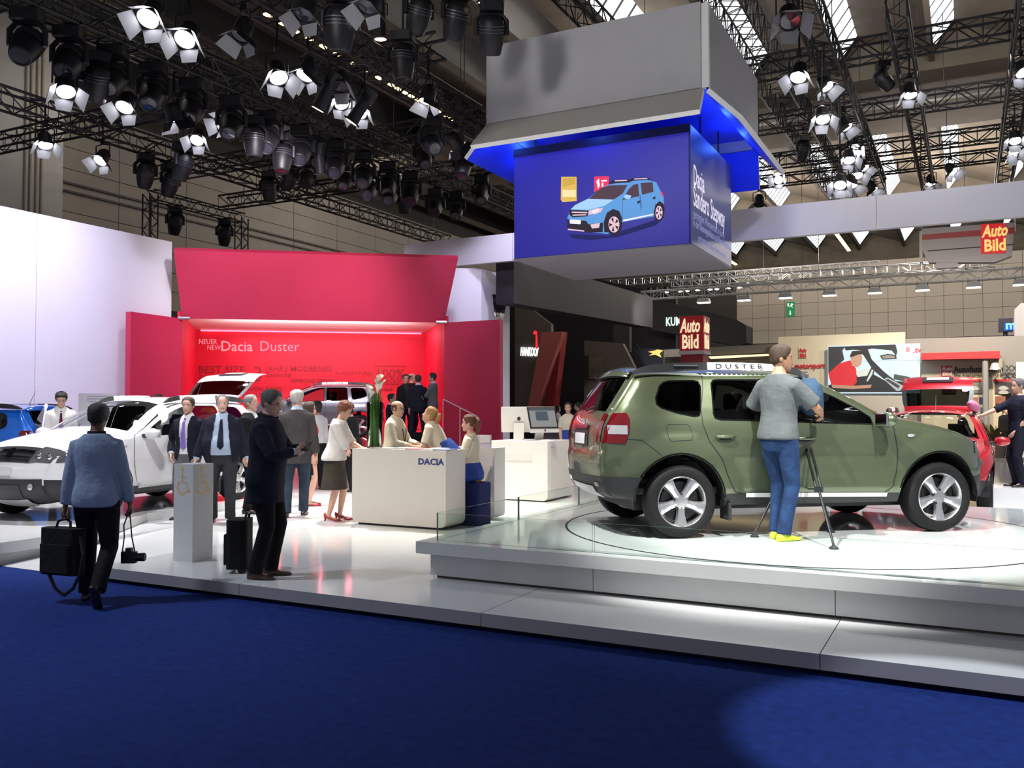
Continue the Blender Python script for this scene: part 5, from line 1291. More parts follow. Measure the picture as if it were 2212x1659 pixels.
# video tripod
Mc = vis_root(pc); tp = atz(1740, 1152, .48)
tv = thing('video_tripod', 'black two-stage video tripod on the turntable platform', 'tripod', (tp.x, tp.y, .482))
feet = [atz(1630, 1160, .482), atz(1801, 1186, .482), atz(1795, 1150, .482)]
top = Vector((0, 0, .98))
for f in feet:
    f = Vector((f.x-tp.x, f.y-tp.y, 0)); k = lerp(top, f, .52); o_ = Vector((-f.y, f.x, 0)).normalized()*.022
    b = MB(); b.tube(top+o_, k+o_, .013); b.tube(top-o_, k-o_, .013); b.tube(k, f+Vector((0, 0, .03)), .013, .011); b.box(k, (.07, .07, .05)); leg = b.build('leg', BLACK, tv)
    b = MB(); b.lathe([(.04, 0), (.04, .012), (.015, .03), (.01, .05)], 12, c=f); b.build('foot', BLACKR, leg)
b = MB(); b.lathe([(.05, .94), (.055, 1.0), (.04, 1.03), (.045, 1.08), (.01, 1.08)], 16); b.build('tripod_head', BLACK, tv)
b = MB()
for f in feet: f = Vector((f.x-tp.x, f.y-tp.y, 0)); b.tube((0, 0, .43), lerp(top, f, .52), .008, n=6)
b.build('spreader', BLACK, tv)
b = MB(); hpw = Mc @ pc['wrR']; b.path([(0, 0, 1.05), (hpw.x-tp.x, hpw.y-tp.y, hpw.z-.482-.02)], .011, 6); b.build('pan_bar', BLACK, tv)
b = MB(); b.ell((0.02, -.02, .94), (.018, .018, .018)); b.build('level_knob', mat('knob_red', (.5, .02, .03), .4), tv)
vc = thing('video_camera', 'shoulder video camera in a blue rain cover on the tripod', 'video camera', (tp.x+.02, tp.y+.03, .482+1.12), R(118))
b = MB(); rg = []
for x, w_, h_, zc_ in ((-.24, .05, .08, .17), (-.20, .09, .15, .19), (-.08, .10, .19, .20), (.05, .095, .18, .20), (.15, .07, .12, .21), (.20, .05, .07, .21)):
    rg.append([Vector((x+.012*math.sin(i*2.3), p.y+.010*math.sin(i*3.1+x*30), p.z+.010*math.cos(i*2.7+x*20))) for i, p in enumerate(ring(Vector((x, 0, zc_)), Vector((0, 1, 0)), Vector((0, 0, 1)), w_, h_, 16, 3))])
b.rings(rg); b.build('rain_cover', cloth('cover_blue', (.05, .10, .17), .4), vc, True)
b = MB(); b.rbox((0, 0, .06), (.30, .13, .10), .03); b.box((0, 0, .02), (.12, .08, .05)); b.build('camera_body', BLACK, vc)
b = MB(); b.lathe([(.04, .18), (.055, .30), (.06, .36), (.05, .37)], 16, axis='X', c=(0, 0, .20)); b.build('lens', BLACK, vc)
b = MB(); b.rbox((.06, .02, .42), (.14, .06, .06), .02); b.path([(-.02, 0, .35), (-.02, 0, .42), (.06, 0, .44)], .012); b.build('viewfinder', STEEL, vc)
b = MB(); b.rings([[Vector((x, y, z)) for x, y in ((-.12, -.12), (.10, -.12), (.10, -.10), (-.12, -.10))] for z in (.28, .16, -.02)]); b.build('cover_flap', cloth('cover_grey', (.10, .13, .16), .4), vc)
# the right edge and the background
pl_ = atd(2200, 1040, 14.6)
b = MB(); b.rbox((pl_.x+.25, pl_.y+.1, .275), (1.5, 1.1, .27), .06); tag(b.build('side_plinth', FLOORW), 'low white plinth under the man in navy at the red car', 'plinth')
pr2 = person('man in navy shirt reaching a pink duster towards the red car', (pl_.x+.02, pl_.y, .41), 205, H=1.78, hair='short', hcol='salt', skin='fair', rh=(-.30, -.52, 1.12), lh=(.10, -.10, .9), rel=(-1, .2, -.6), rcurl=1.0,
       outfit=dict(layers=[dict(k='trousers', m=C_NAVY), dict(k='top', n='shirt', m=cloth('navy_polo', (.012, .014, .030)), inf=.030, r=.018, hem=.62, sleeve=.55, flare=.02), dict(k='shoes', m=SH_BLK)]), vox=.016)
Mr = vis_root(pr2); q = Mr @ pr2['wrR']; dv = (rp_+Vector((.45, .4, .35)))
du = thing('feather_duster', 'pink fluffy duster in the hand of the man at the red car', 'duster', tuple(q)); 
tv_ = atd(2097, 872, 14.4)-q
b = MB(); b.path([tv_*-.06, tv_*.45], .010, 6); b.build('handle', RAILW, du)
b = MB(); M3 = tv_.to_track_quat('Z', 'Y').to_matrix(); b.ell(tv_*.78, (.085, .085, .22), 0, 14, 10, M3); b.build('fluff', cloth('pink_fluff', (.75, .25, .42)), du, True)
p_ = atd(131, 925, 14.8)
person('man with black hair and glasses in white shirt stooping beside the white car', (p_.x, p_.y, .25 if p_.y < 13.4 else .14), -35, H=1.74, lean=14, hpitch=18, hair='bowl', hcol='black', skin='fair', glasses='dark', outfit=dict(layers=[dict(k='trousers', m=C_BLK), dict(k='top', n='shirt', m=C_WHITE, inf=.02, r=.014, hem=.92, collar=True), dict(k='tie', m=cloth('wine_tie', (.12, .02, .04))), dict(k='shoes', m=SH_BLK)]), vox=.016)
p_ = atd(343, 900, 19.0)
person('dark-haired man whose head shows above the roof of the white car', (p_.x, p_.y, .14), -60, H=1.86, hair='short', hcol='black', skin='tan', outfit=suit(C_CHAR, C_CHAR, C_WHITE), vox=.022)
def bgman(label, px, py, d, H, heading, top, bot, hair='short', hcol='dark', sex='m', z=0.0, **kw):
    p = atd(px, 900, d); z = .14 if p.y < 29.8 else z; return person(label, (p.x, p.y, z), heading, H=H, sex=sex, hair=hair, hcol=hcol, outfit=dict(layers=[dict(k='trousers', m=bot), dict(k='top', n='top', m=top, inf=.02, r=.014, hem=.84, sleeve=kw.pop('sleeve', .95)), dict(k='shoes', m=SH_BLK)]), vox=.026, **kw)
bgman('dark-haired woman in pale top beside the black stand', 1205, 870, 30.5, 1.68, 10, C_WHITE, C_BLK, 'long', 'black', 'f')
bgman('fair-haired person in black vest beside the black stand', 1227, 862, 29.5, 1.74, 190, C_BLK, C_BLK, 'short', 'blond', sleeve=.2)
bgman('dark-haired man in black behind the standing hostess', 1247, 860, 31, 1.78, 200, C_BLK, C_BLK)
bgman('person in a cap before the large video wall', 1850, 850, 31, 1.80, 100, C_MID, C_CHAR, 'bowl', 'grey')
bgman('person in dark blue top seen past the camera operator', 1782, 880, 26, 1.74, 60, C_NAVY, C_BLK)
bgman('blond person before the grey wall under the video wall', 1886, 865, 30, 1.66, 60, C_CREAM, C_BLK, 'bob', 'blond', 'f')
bgman('woman with long brown hair in black under the video wall', 1921, 862, 29, 1.72, 160, C_BLK, C_BLK, 'long', 'red_brown', 'f')
bgman('man in dark suit beside the plant at the poster wall', 2172, 855, 31, 1.78, -60, C_BLK, C_BLK)
bgman('photographer with dark hair bending behind the red car', 2090, 868, 27, 1.72, 200, C_BLK, C_BLK, lean=20)

# ================================================================== furniture of the stand
DESKM = mat('desk_laminate', (.70, .68, .64), .4, var=.03, scale=3)
dk = thing('reception_desk', 'white rounded reception desk with blue lettering on the low platform', 'desk', (-6.66, 9.65, .14))
def rounded_bottom(w, d, h, r, loc, rz=0, n=6):
    b = MB(); P = [(-w/2, h), (-w/2, r)]+[(-w/2+r-r*math.cos(a*PI/2/n), r-r*math.sin(a*PI/2/n)) for a in range(1, n+1)]
    P += [(w/2-r+r*math.sin(a*PI/2/n), r-r*math.cos(a*PI/2/n)) for a in range(0, n+1)]+[(w/2, h)]
    b.prism([(x, 0, z) for x, z in P], (0, d, 0)); return b
b = rounded_bottom(1.48, .49, .985, .09, 0); b.v = [(x, y, z+.03) for x, y, z in b.v]; b.build('front_counter', DESKM, dk)
b = MB(); b.bbox((-.66, .04, 0), (.66, .45, .04)); b.build('plinth', BLACK, dk)
b = MB(); b.bbox((-.74, .50, .02), (-.50, 1.29, 1.0)); b.build('side_counter', DESKM, dk)
b = rounded_bottom(1.48, .32, .98, .05, 0); b.v = [(x, y+1.30, z+.02) for x, y, z in b.v]; b.build('back_counter', DESKM, dk)
b = MB(); b.bbox((-.72, .01, 1.015), (.735, .485, 1.02)); b.build('counter_top', mat('desk_top_white', (.76, .75, .72), .25), dk)
p_ = aty(903, 1003, 9.649); text('DACIA', .112, NAVYT, dk, XZ(p_.x+6.66, -.003, p_.z-.14), bold=.003, sx=1.15, ext=.002)
# papers and brochures on the desk
for i, (px, py, rz, c) in enumerate(((842, 962, 5, 'w'), (874, 960, 88, 'w'), (909, 962, 4, 'r'), (938, 968, -4, 'w'), (968, 971, 6, 'b'))):
    q = aty(px, 962, 9.88); q.y = 9.81+.13*(i % 2); b = MB(); b.box((0, 0, .004+.004*(i % 2)), (.21, .297, .008), rz=R(rz))
    tag(b.build('brochure', {'w': mat('paper_white', (.75, .75, .75), .6), 'r': mat('paper_rose', (.6, .25, .25), .5), 'b': mat('paper_blue', (.25, .3, .5), .5)}[c], None, loc=(q.x, q.y, 1.1605)),
        {'w': 'white brochure lying on the reception desk', 'r': 'rose brochure lying on the reception desk', 'b': 'blue brochure lying on the reception desk'}[c], 'brochure', 'brochures on the reception desk')
# flower vase
vp = atz(810, 969, 1.16); vx, vy = max(-7.30, vp.x), 9.92
vp = aty(809, 968, 9.90); va = thing('flower_vase', 'tall glass vase of green leaves and white calla lilies on the desk', 'vase', (vp.x, 9.90, 1.161))
b = MB(); b.lathe([(.005, .0), (.105, .0), (.11, .62), (.102, .62), (.098, .012), (.005, .012)], 28, close=True); b.build('vase_glass', glassmat('vase_glass', (.86, .95, .88), .14), va, True)
LEAF = [mat('leaf_%d' % i, c, .5, var=.3, scale=20) for i, c in enumerate(((.09, .20, .035), (.16, .28, .06), (.06, .13, .03)))]
rnd = random.Random(3)
for i in range(60):
    a = rnd.uniform(0, 2*PI); r_ = rnd.uniform(.02, .085); h = rnd.uniform(.45, .78); tw = rnd.uniform(-.4, .4)
    b = MB(); pts = []
    for k in range(6):
        t = k/5; wd = .017*math.sin(PI*min(1, .12+t*.9))+.002; cx, cy = r_*math.cos(a+tw*t)*(1+.25*t*t), r_*math.sin(a+tw*t)*(1+.25*t*t)
        tx, ty = -math.sin(a+tw*t), math.cos(a+tw*t); pts.append([Vector((cx-tx*wd, cy-ty*wd, .015+h*t)), Vector((cx+tx*wd, cy+ty*wd, .015+h*t))])
    b.rings(pts, cap=False, close=False); b.build('leaf', LEAF[i % 3], va, True)
LILY = mat('lily_white', (.80, .78, .66), .45)
for i, (dx, dy, h) in enumerate(((.05, -.02, .90), (.09, .02, .86), (.03, .05, .94), (-.085, -.03, .80), (-.02, -.06, .74), (.08, -.05, .80))):
    b = MB(); b.path([(dx*.4, dy*.4, .03), (dx*.7, dy*.7, h*.6), (dx, dy, h-.05)], .006, 6); sm_ = b.build('flower_stem', LEAF[1], va)
    b = MB(); rg = []
    for t, r_ in ((0, .006), (.3, .012), (.6, .022), (.85, .038), (1, .05)):
        rg.append([Vector((dx+r_*math.cos(k*PI/6)+.02*t*t, dy+r_*math.sin(k*PI/6), h-.06+.10*t+.03*t*math.cos(k*PI/6-i))) for k in range(12)])
    b.rings(rg, cap=False); b.build('lily', LILY, sm_, True)
for i in range(7):
    a = rnd.uniform(0, 2*PI); b = MB(); b.path([(0, 0, .3), (.03*math.cos(a), .03*math.sin(a), .8), (.09*math.cos(a), .07*math.sin(a), rnd.uniform(.98, 1.15))], .003, 5)
    b.build('grass_blade', mat('dry_grass', (.25, .16, .05), .7), va)
# leaflet holder behind
lh_ = thing('leaflet_holder', 'small clear acrylic leaflet holder on the back counter', 'holder', (aty(1062, 960, 11.0).x-.12, 11.0, 1.141))
b = MB(); b.box((0, 0, .09), (.22, .03, .18)); b.build('holder_box', mat('acrylic_violet', (.66, .58, .72), .2), lh_)
b = MB(); b.box((.02, -.02, .12), (.16, .006, .10)); b.build('leaflet', mat('paper_white', (.75, .75, .75), .6), lh_)
# computer counter
k0 = atz(1178, 1085, .14)
kc = thing('computer_counter', 'white rounded counter carrying two back-to-back computers', 'counter', (k0.x-.5, k0.y, .14))
b = rounded_bottom(1.08, 1.05, .99, .08, 0); b.v = [(x, y, z+.02) for x, y, z in b.v]; b.build('counter_body', DESKM, kc)
b = MB(); b.bbox((-.26, -.006, .68), (.26, .0, .80)); b.build('drawer_front', mat('desk_panel', (.63, .61, .57), .45), kc)
b = MB(); b.bbox((-.50, .05, 0), (.46, 1.0, .03)); b.build('plinth', BLACK, kc)
b = MB(); b.bbox((.541, .10, .2), (.547, .98, .9)); b.build('side_door', mat('desk_panel', (.63, .61, .57), .45), kc)
b = MB(); b.bbox((.547, .86, .82), (.556, .90, .86)); b.build('key_lock', STEEL, kc)
ALU = mat('anodised_aluminium', (.70, .68, .64), .35, .3)
def imac(label, px, yaw, d=0):
    q = aty(px, 946, k0.y+.45); m_ = thing('computer', label, 'computer', (q.x, q.y, 1.151), R(yaw))
    tl = Matrix.Rotation(R(-16), 4, 'X'); c = Vector((0, 0, .36))
    def T(pts): return [tuple(c+(tl @ Vector(p))) for p in pts]
    b = MB(); b.rbox((0, .012, 0), (.62, .024, .46), .02, axis='Y'); b.v = T(b.v); b.build('display_case', ALU, m_)
    b = MB(); b.box((0, -.004, .03), (.61, .008, .38)); b.v = T(b.v); b.build('display_bezel', BLACK, m_)
    b = MB(); b.box((0, -.009, .03), (.55, .004, .33)); b.v = T(b.v); b.build('display_screen', mat('screen_grey', (.1, .1, .1), .2, emit=(.28, .30, .30), est=.5), m_)
    b = MB(); b.box((-.02, -.012, .06), (.26, .003, .16)); b.box((.0, -.012, .175), (.55, .003, .035)); b.v = T(b.v); b.build('screen_window', mat('screen_dark_pane', (.04, .05, .06), .2, emit=(.05, .07, .09), est=.5), m_)
    for y_ in (-.011, .026):
        b = MB(); b.ell((0, y_, -.195 if y_ < 0 else .02), (.016 if y_ < 0 else .032, .002, .018 if y_ < 0 else .038), n=12, m=6); b.v = T(b.v); b.build('maker_mark', BLACK, m_)
    b = MB(); b.prism([(-.09, .05, .30), (.09, .05, .30), (.09, .12, .01), (-.09, .12, .01)], (0, .012, 0)); b.bbox((-.09, -.08, 0), (.09, .14, .012)); b.build('stand', ALU, m_)
imac('silver desktop computer showing its dark screen on the white counter', 1173, 62)
imac('silver desktop computer turned backwards on the white counter', 1121, 205)
for i, (px, w_) in enumerate(((1105, .21), (1185, .25))):
    q = aty(px, 947, k0.y+.2); b = MB(); b.box((0, 0, .008), (w_, .2, .016)); tag(b.build('leaflet_stack', mat('paper_white', (.75, .75, .75), .6), None, loc=(q.x, q.y, 1.1505)), ['flat white leaflet stack before the backward computer', 'flat white leaflet stack before the computer screen'][i], 'leaflets')
# newspaper rack and low red bench behind the counter
nr = thing('newspaper_rack', 'grey newspaper rack with folded papers beyond the computer counter', 'rack', tuple(atz(1215, 985, .14)))
for k in range(7):
    b = MB(); b.box((-.9+k*.3, 0, .98), (.26, .10, .34)); b.build('newspaper', mat('newsprint', (.42, .41, .40), .8, var=.5, scale=22), nr)
b = MB(); b.bbox((-1.1, -.1, .75), (1.1, .15, .80)); b.bbox((-1.1, .1, .1), (1.1, .15, 1.2)); b.build('rack_frame', mat('rack_grey', (.2, .2, .21), .6), nr)
rb = thing('red_bench', 'long low red bench with dark blue top beyond the computer counter', 'bench', tuple(atz(1185, 1004, .14)))
b = MB(); b.bbox((-1.6, 0, 0), (1.6, .5, .48)); b.build('bench_base', mat('bench_red', (.50, .01, .03), .4), rb)
b = MB(); b.rbox((0, .22, .53), (3.3, .62, .08), .03); b.build('bench_cushion', cloth('cushion_navy', (.02, .025, .12)), rb)
# placard by the white wall
pc_ = atd(212, 872, 17.0); pk = thing('info_placard', 'small white information placard behind the white car', 'sign', (pc_.x, pc_.y, .14), R(30))
b = MB(); b.bbox((-.36, -.02, 1.25), (.36, .02, pc_.z-.14+.20)); b.build('placard_board', mat('placard_white', (.74, .72, .76), .5), pk)
b = MB(); b.bbox((-.2, -.02, 0), (.2, .02, 1.25)); b.build('placard_post', WALLW, pk)
for k, (w_, z_) in enumerate(((.46, .13), (.36, .08), (.2, .03))):
    b = MB(); b.bbox((-.2, -.025, pc_.z-.14+z_), (-.2+w_, -.021, pc_.z-.14+z_+.022)); b.build('print_line', mat('print_grey', (.45, .43, .48), .6), pk)
# small glass lectern at the right edge, clear stand-off
gl = atz(2206, 1080, .14); gt = thing('glass_lectern', 'clear glass information stand at the platform end', 'sign', (gl.x+.02, gl.y, .14), R(10))
b = MB(); b.bbox((-.05, 0, 0), (.35, .02, .62)); b.build('glass_sheet', glassmat('lectern_glass', (.80, .86, .85), .15), gt)
b = MB(); b.bbox((-.03, -.006, .38), (.33, 0, .52)); b.build('printed_card', mat('card_grey', (.2, .22, .23), .5), gt)
# ================================================================== neighbouring stands
def yb(name, Y, pts, th, m, parent):
    b = MB(); b.prism([aty(x, y, Y) for x, y in pts], (0, th, 0)); return b.build(name, m, parent)
DKW = mat('black_stand', (.010, .009, .013), .7); BRN = mat('stand_brown', (.10, .085, .075), .7); PLUM = mat('stand_plum', (.045, .042, .07), .7)
hk = thing('black_stand', 'large black exhibition stand with angled fascia and red wedge', 'stand')
X_ = -11.9
f0, f1 = atx(1108, 560, X_), atx(1400, 640, X_)
def xb(name, X, pts, th, m, parent):
    b = MB(); b.prism([atx(x, y, X) for x, y in pts], (-th, 0, 0)); return b.build(name, m, parent)
xb('fascia', X_, [(1110, 553), (1410, 643), (1410, 708), (1110, 655)], .6, DKW, hk)
yb('fascia', aty(1410, 640, 44).y, [(1405, 643), (1590, 690), (1612, 703), (1612, 740), (1595, 748), (1405, 712)], 1.5, DKW, hk)
yb('backdrop', 47, [(1100, 560), (1460, 640), (1460, 960), (1100, 960)], .4, DKW, hk)
yb('side_wall', 40, [(1112, 640), (1190, 700), (1195, 900), (1112, 900)], .3, BRN, hk)
yb('panel', 41, [(1262, 735), (1345, 742), (1404, 860), (1400, 900), (1262, 900)], .3, BRN, hk)
yb('panel', 41.5, [(1325, 676), (1360, 682), (1360, 760), (1325, 760)], .3, mat('stand_dark_brown', (.03, .028, .03), .7), hk)
yb('picture', 40.9, [(1271, 770), (1303, 772), (1303, 820), (1271, 818)], .05, mat('picture_dim', (.16, .13, .10), .5, var=.5, scale=3), hk)
yb('panel', 40.8, [(1262, 768), (1271, 768), (1271, 820), (1262, 820)], .05, DKW, hk)
yb('slanted_panel', 40.5, [(1367, 752), (1433, 754), (1433, 785), (1400, 800)], .2, mat('stand_navy', (.012, .015, .035), .6), hk)
yb('star_ornament', 40.3, [(1400, 760), (1415, 757), (1420, 755), (1432, 757), (1424, 763), (1428, 772), (1415, 766), (1402, 768), (1410, 763)], .06, emat('ornament_gold', (.8, .55, .15), 1.2), hk)
yb('lit_panel', 42, [(1449, 769), (1472, 768), (1472, 787), (1449, 788)], .1, emat('panel_warm', (1, .8, .45), .8), hk)
yb('plum_wall', 43, [(1433, 754), (1470, 752), (1470, 900), (1433, 900)], .2, PLUM, hk)
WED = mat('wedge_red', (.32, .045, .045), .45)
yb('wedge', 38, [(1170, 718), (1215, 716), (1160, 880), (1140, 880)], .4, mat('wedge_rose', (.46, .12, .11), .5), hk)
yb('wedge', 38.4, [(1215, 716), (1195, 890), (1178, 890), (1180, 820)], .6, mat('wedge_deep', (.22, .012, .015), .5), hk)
p_ = aty(1124, 768, 39.9); text('HANKOOK', .62, emat('sign_white', (.9, 1, .95), 1.3), hk, plane_m(p_, (1, 0, -.12), (0, 0, 1)), sx=.32, bold=.012, ext=.03)
yb('sign_mark', 39.8, [(1151, 722), (1154, 714), (1159, 716), (1161, 752), (1157, 754), (1157, 722)], .06, emat('sign_red', (.9, .03, .05), 1.0), hk)
Yk = aty(1410, 640, 44).y; p_ = aty(1438, 704, Yk-.05); text('KUMHO', 1.0*20*40/F/.70*1.05, emat('sign_mint', (.75, .95, .85), .9), hk, plane_m(p_, (1, 0, 0), (0, 0, 1)), sx=.62, bold=.01, ext=.03)
for (x, y) in ((1205, 848), (1190, 846)): pass
# half-hidden car in the black stand
LITM = emat('neutral_glow', (1, .95, .85), 1.0)
# ------------------------------------------------------------------ the magazine stand with the video wall
ab = thing('magazine_stand', 'beige and grey magazine stand with red canopy and printed posters', 'stand')
BEI = mat('stand_beige', (.55, .50, .38), .6); GRYW = mat('stand_grey', (.22, .21, .20), .6); ABRED = mat('magazine_red', (.50, .012, .02), .5)
YA = 36.5
yb('beige_wall', YA, [(1681, 728), (1955, 717), (1955, 990), (1681, 990)], .4, BEI, ab)
yb('grey_wall', YA+.5, [(1950, 732), (2212, 725), (2300, 722), (2300, 1000), (1950, 1000)], .3, GRYW, ab)
yb('low_wall', YA-.25, [(1690, 851), (1960, 851), (1960, 990), (1690, 990)], .2, mat('stand_grey_low', (.36, .34, .31), .6), ab)
yb('left_header', YA+1, [(1434, 756), (1681, 742), (1681, 760), (1434, 772)], .5, mat('stand_taupe', (.12, .11, .10), .6), ab)
yb('left_wall', YA+1.6, [(1434, 768), (1690, 756), (1690, 990), (1434, 990)], .3, mat('stand_wall_taupe', (.20, .18, .16), .7), ab)
yb('light_strip', YA+.9, [(1530, 770), (1672, 764), (1660, 768), (1535, 775)], .2, emat('strip_warm', (1, .8, .45), 1.3), ab)
yb('red_canopy', YA-.6, [(1990, 763), (2160, 758), (2160, 774), (1990, 777)], 1.0, ABRED, ab)
yb('poster_wall', YA+.2, [(1990, 777), (2165, 774), (2165, 1000), (1990, 1000)], .15, mat('stand_cream', (.52, .45, .33), .6), ab)
yb('side_panel', YA-.5, [(2195, 782), (2300, 780), (2300, 1000), (2195, 1000)], .1, mat('panel_white', (.6, .6, .58), .5), ab)
b = MB(); q0 = aty(2128, 775, YA-.4); b.tube((q0.x, q0.y, .0), (q0.x, q0.y, q0.z), .10, n=12); b.build('pole', mat('pole_grey', (.25, .25, .25), .4), ab)
WH = mat('logo_white', (.75, .70, .62), .5); YEL = emat('logo_yellow', (1, .72, .22), .75)
def logo(parent, Y, x0, y0, x1, y1, m_bg, m_tx, ext=.01, thick=.04):
    yb('logo_panel', Y, [(x0, y0), (x1, y0-(x1-x0)*.03), (x1, y1-(x1-x0)*.03), (x0, y1)], thick, m_bg, parent)
    h = (y1-y0); pA = aty(x0+(x1-x0)*.06, y0+h*.44, Y-.012); pB = aty(x0+(x1-x0)*.12, y0+h*.92, Y-.012)
    d = (pA-CAM).dot(fwd); sz = h*.40*d/F/.72
    text('Auto', sz, m_tx, parent, plane_m(pA, (1, 0, 0), (0, 0, 1)), sx=.78*(x1-x0)/h, bold=sz*.03, ext=ext, shear=.2)
    text('Bild', sz, m_tx, parent, plane_m(pB, (1, 0, 0), (0, 0, 1)), sx=.95*(x1-x0)/h, bold=sz*.03, ext=ext)
logo(ab, YA-.05, 1725, 751, 1742, 774, BEI, ABRED)
p_ = aty(1717, 796, YA-.06); text('motorsport', .30, ABRED, ab, XZ(*p_), bold=.008, sx=.8)
logo(ab, YA+.15, 2033, 791, 2056, 813, ABRED, WH)
DKT = mat('print_dark', (.03, .025, .02), .6)
p_ = aty(2060, 804, YA+.14); text('Autofaszination XXL:', .30, DKT, ab, XZ(*p_), bold=.010, sx=.86)
p_ = aty(2060, 814, YA+.14); text('Die interaktive AUTO BILD-App.', .17, DKT, ab, XZ(*p_), bold=.004, sx=.95)
for x0, y0, x1, y1, c in ((2035, 822, 2066, 850, (.3, .1, .08)), (2090, 826, 2124, 850, (.22, .21, .19)), (2149, 826, 2188, 850, (.06, .05, .05)), (2100, 858, 2112, 871, (.5, .2, .06)), (2115, 858, 2126, 871, (.05, .08, .25)), (2150, 856, 2172, 872, (.4, .15, .08)), (2118, 880, 2128, 892, (.2, .2, .22))):
    yb('poster', YA+.14, [(x0, y0), (x1, y0), (x1, y1), (x0, y1)], .04, mat('poster_%d' % x0, c, .5, var=.6, scale=2.5), ab)
    if y1-y0 > 20: yb('poster_tab', YA+.13, [(x0-3, y0-6), (x1-4, y0-7), (x1-4, y0-2), (x0-3, y0-1)], .04, ABRED, ab)
for x0, y0 in ((2098, 834), (2160, 833), (2160, 842)):
    yb('poster_car', YA+.12, [(x0-4, y0+7), (x0, y0+2), (x0+8, y0), (x0+16, y0+3), (x0+20, y0+7), (x0+14, y0+9), (x0, y0+9)], .01, mat('poster_ink', (.38, .37, .35), .5), ab)
# video wall: nine panels, the picture printed across them
vw = thing('video_wall', 'large video wall of nine screens showing a man in red in a car', 'video wall')
VX = [1788, 1855, 1922, 1988]; VYT = [747, 782, 816, 850]
for i in range(3):
    for j in range(3):
        sl = lambda x: -.03*(x-1788)*(1-j/3)
        yb('screen_panel', YA-.35, [(VX[i]+.4, VYT[j]+.4-.03*(VX[i]-1788)*(1-j/3.)), (VX[i+1]-.4, VYT[j]+.4-.03*(VX[i+1]-1788)*(1-j/3.)), (VX[i+1]-.4, VYT[j+1]-.4-.03*(VX[i+1]-1788)*(1-(j+1)/3.)), (VX[i]+.4, VYT[j+1]-.4-.03*(VX[i]-1788)*(1-(j+1)/3.))], .12,
           mat('video_sky', (.2, .25, .3), .3, emit=(.48, .62, .74), est=1.0), vw)
VM = []; vb = MB()
def vshape(pts, c, lay):
    key = 'video_%d_%d_%d' % tuple(int(v*100) for v in c); m = emat(key, c, .85)
    if m not in VM: VM.append(m)
    P = [aty(1600+x/3.5294, 740+y/3.5294, YA-.352-.003*lay) for x, y in pts]; vb.add(P, [tuple(range(len(P)))], VM.index(m))
vshape([(668, 32), (800, 29), (775, 60), (790, 130), (720, 190), (668, 235)], (.03, .033, .04), 1)
vshape([(790, 30), (1180, 14), (1195, 70), (1185, 100), (1150, 60), (1000, 45), (940, 60), (860, 55), (800, 60)], (.02, .022, .028), 2)
vshape([(905, 50), (965, 40), (1000, 130), (1090, 220), (1190, 300), (1130, 310), (1010, 210)], (.018, .02, .026), 3)
vshape([(880, 250), (1000, 235), (1100, 290), (1300, 300), (1230, 378), (668, 378), (668, 325)], (.014, .016, .02), 2)
vshape([(880, 215), (960, 195), (1010, 215), (1000, 250), (890, 262)], (.50, .55, .50), 3)
vshape([(668, 235), (750, 160), (835, 135), (880, 200), (885, 300), (860, 330), (690, 320)], (.52, .02, .03), 4)
vshape([(835, 110), (850, 80), (905, 75), (928, 110), (920, 165), (890, 190), (850, 175)], (.42, .24, .16), 5); vshape([(830, 105), (850, 65), (910, 60), (932, 90), (900, 90), (850, 110)], (.02, .015, .012), 6)
vshape([(690, 320), (860, 330), (1000, 320), (990, 345), (850, 355), (700, 345)], (.36, .20, .14), 5)
vshape([(668, 60), (740, 45), (770, 80), (765, 135), (700, 145), (668, 120)], (.03, .03, .035), 5)
vshape([(940, 300), (1000, 180), (1025, 185), (1015, 240), (960, 310)], (.025, .028, .03), 6); vshape([(960, 290), (1000, 205), (1012, 210), (1002, 245), (968, 298)], (.45, .5, .52), 7)
vshape([(1060, 100), (1120, 85), (1185, 95), (1190, 125), (1080, 130)], (.03, .03, .035), 6); vshape([(1075, 105), (1120, 95), (1175, 102), (1175, 118), (1085, 122)], (.22, .2, .19), 7)
vshape([(1090, 280), (1120, 265), (1240, 330), (1220, 365), (1190, 370)], (.30, .33, .36), 5); vshape([(1105, 285), (1120, 276), (1215, 330), (1200, 350)], (.03, .03, .04), 6)
vshape([(1170, 240), (1290, 262), (1270, 300), (1165, 280)], (.05, .06, .06), 5)
vb.build('video_image', VM, vw)
p_ = aty(1957, 762, YA-.37); text('.tv', .28, ABRED, vw, XZ(p_.x+.25, p_.y, p_.z), bold=.006); 
yb('channel_mark', YA-.365, [(1957, 750), (1965, 750), (1965, 760), (1957, 760)], .005, mat('mark_pink', (.6, .2, .25), .5), vw)
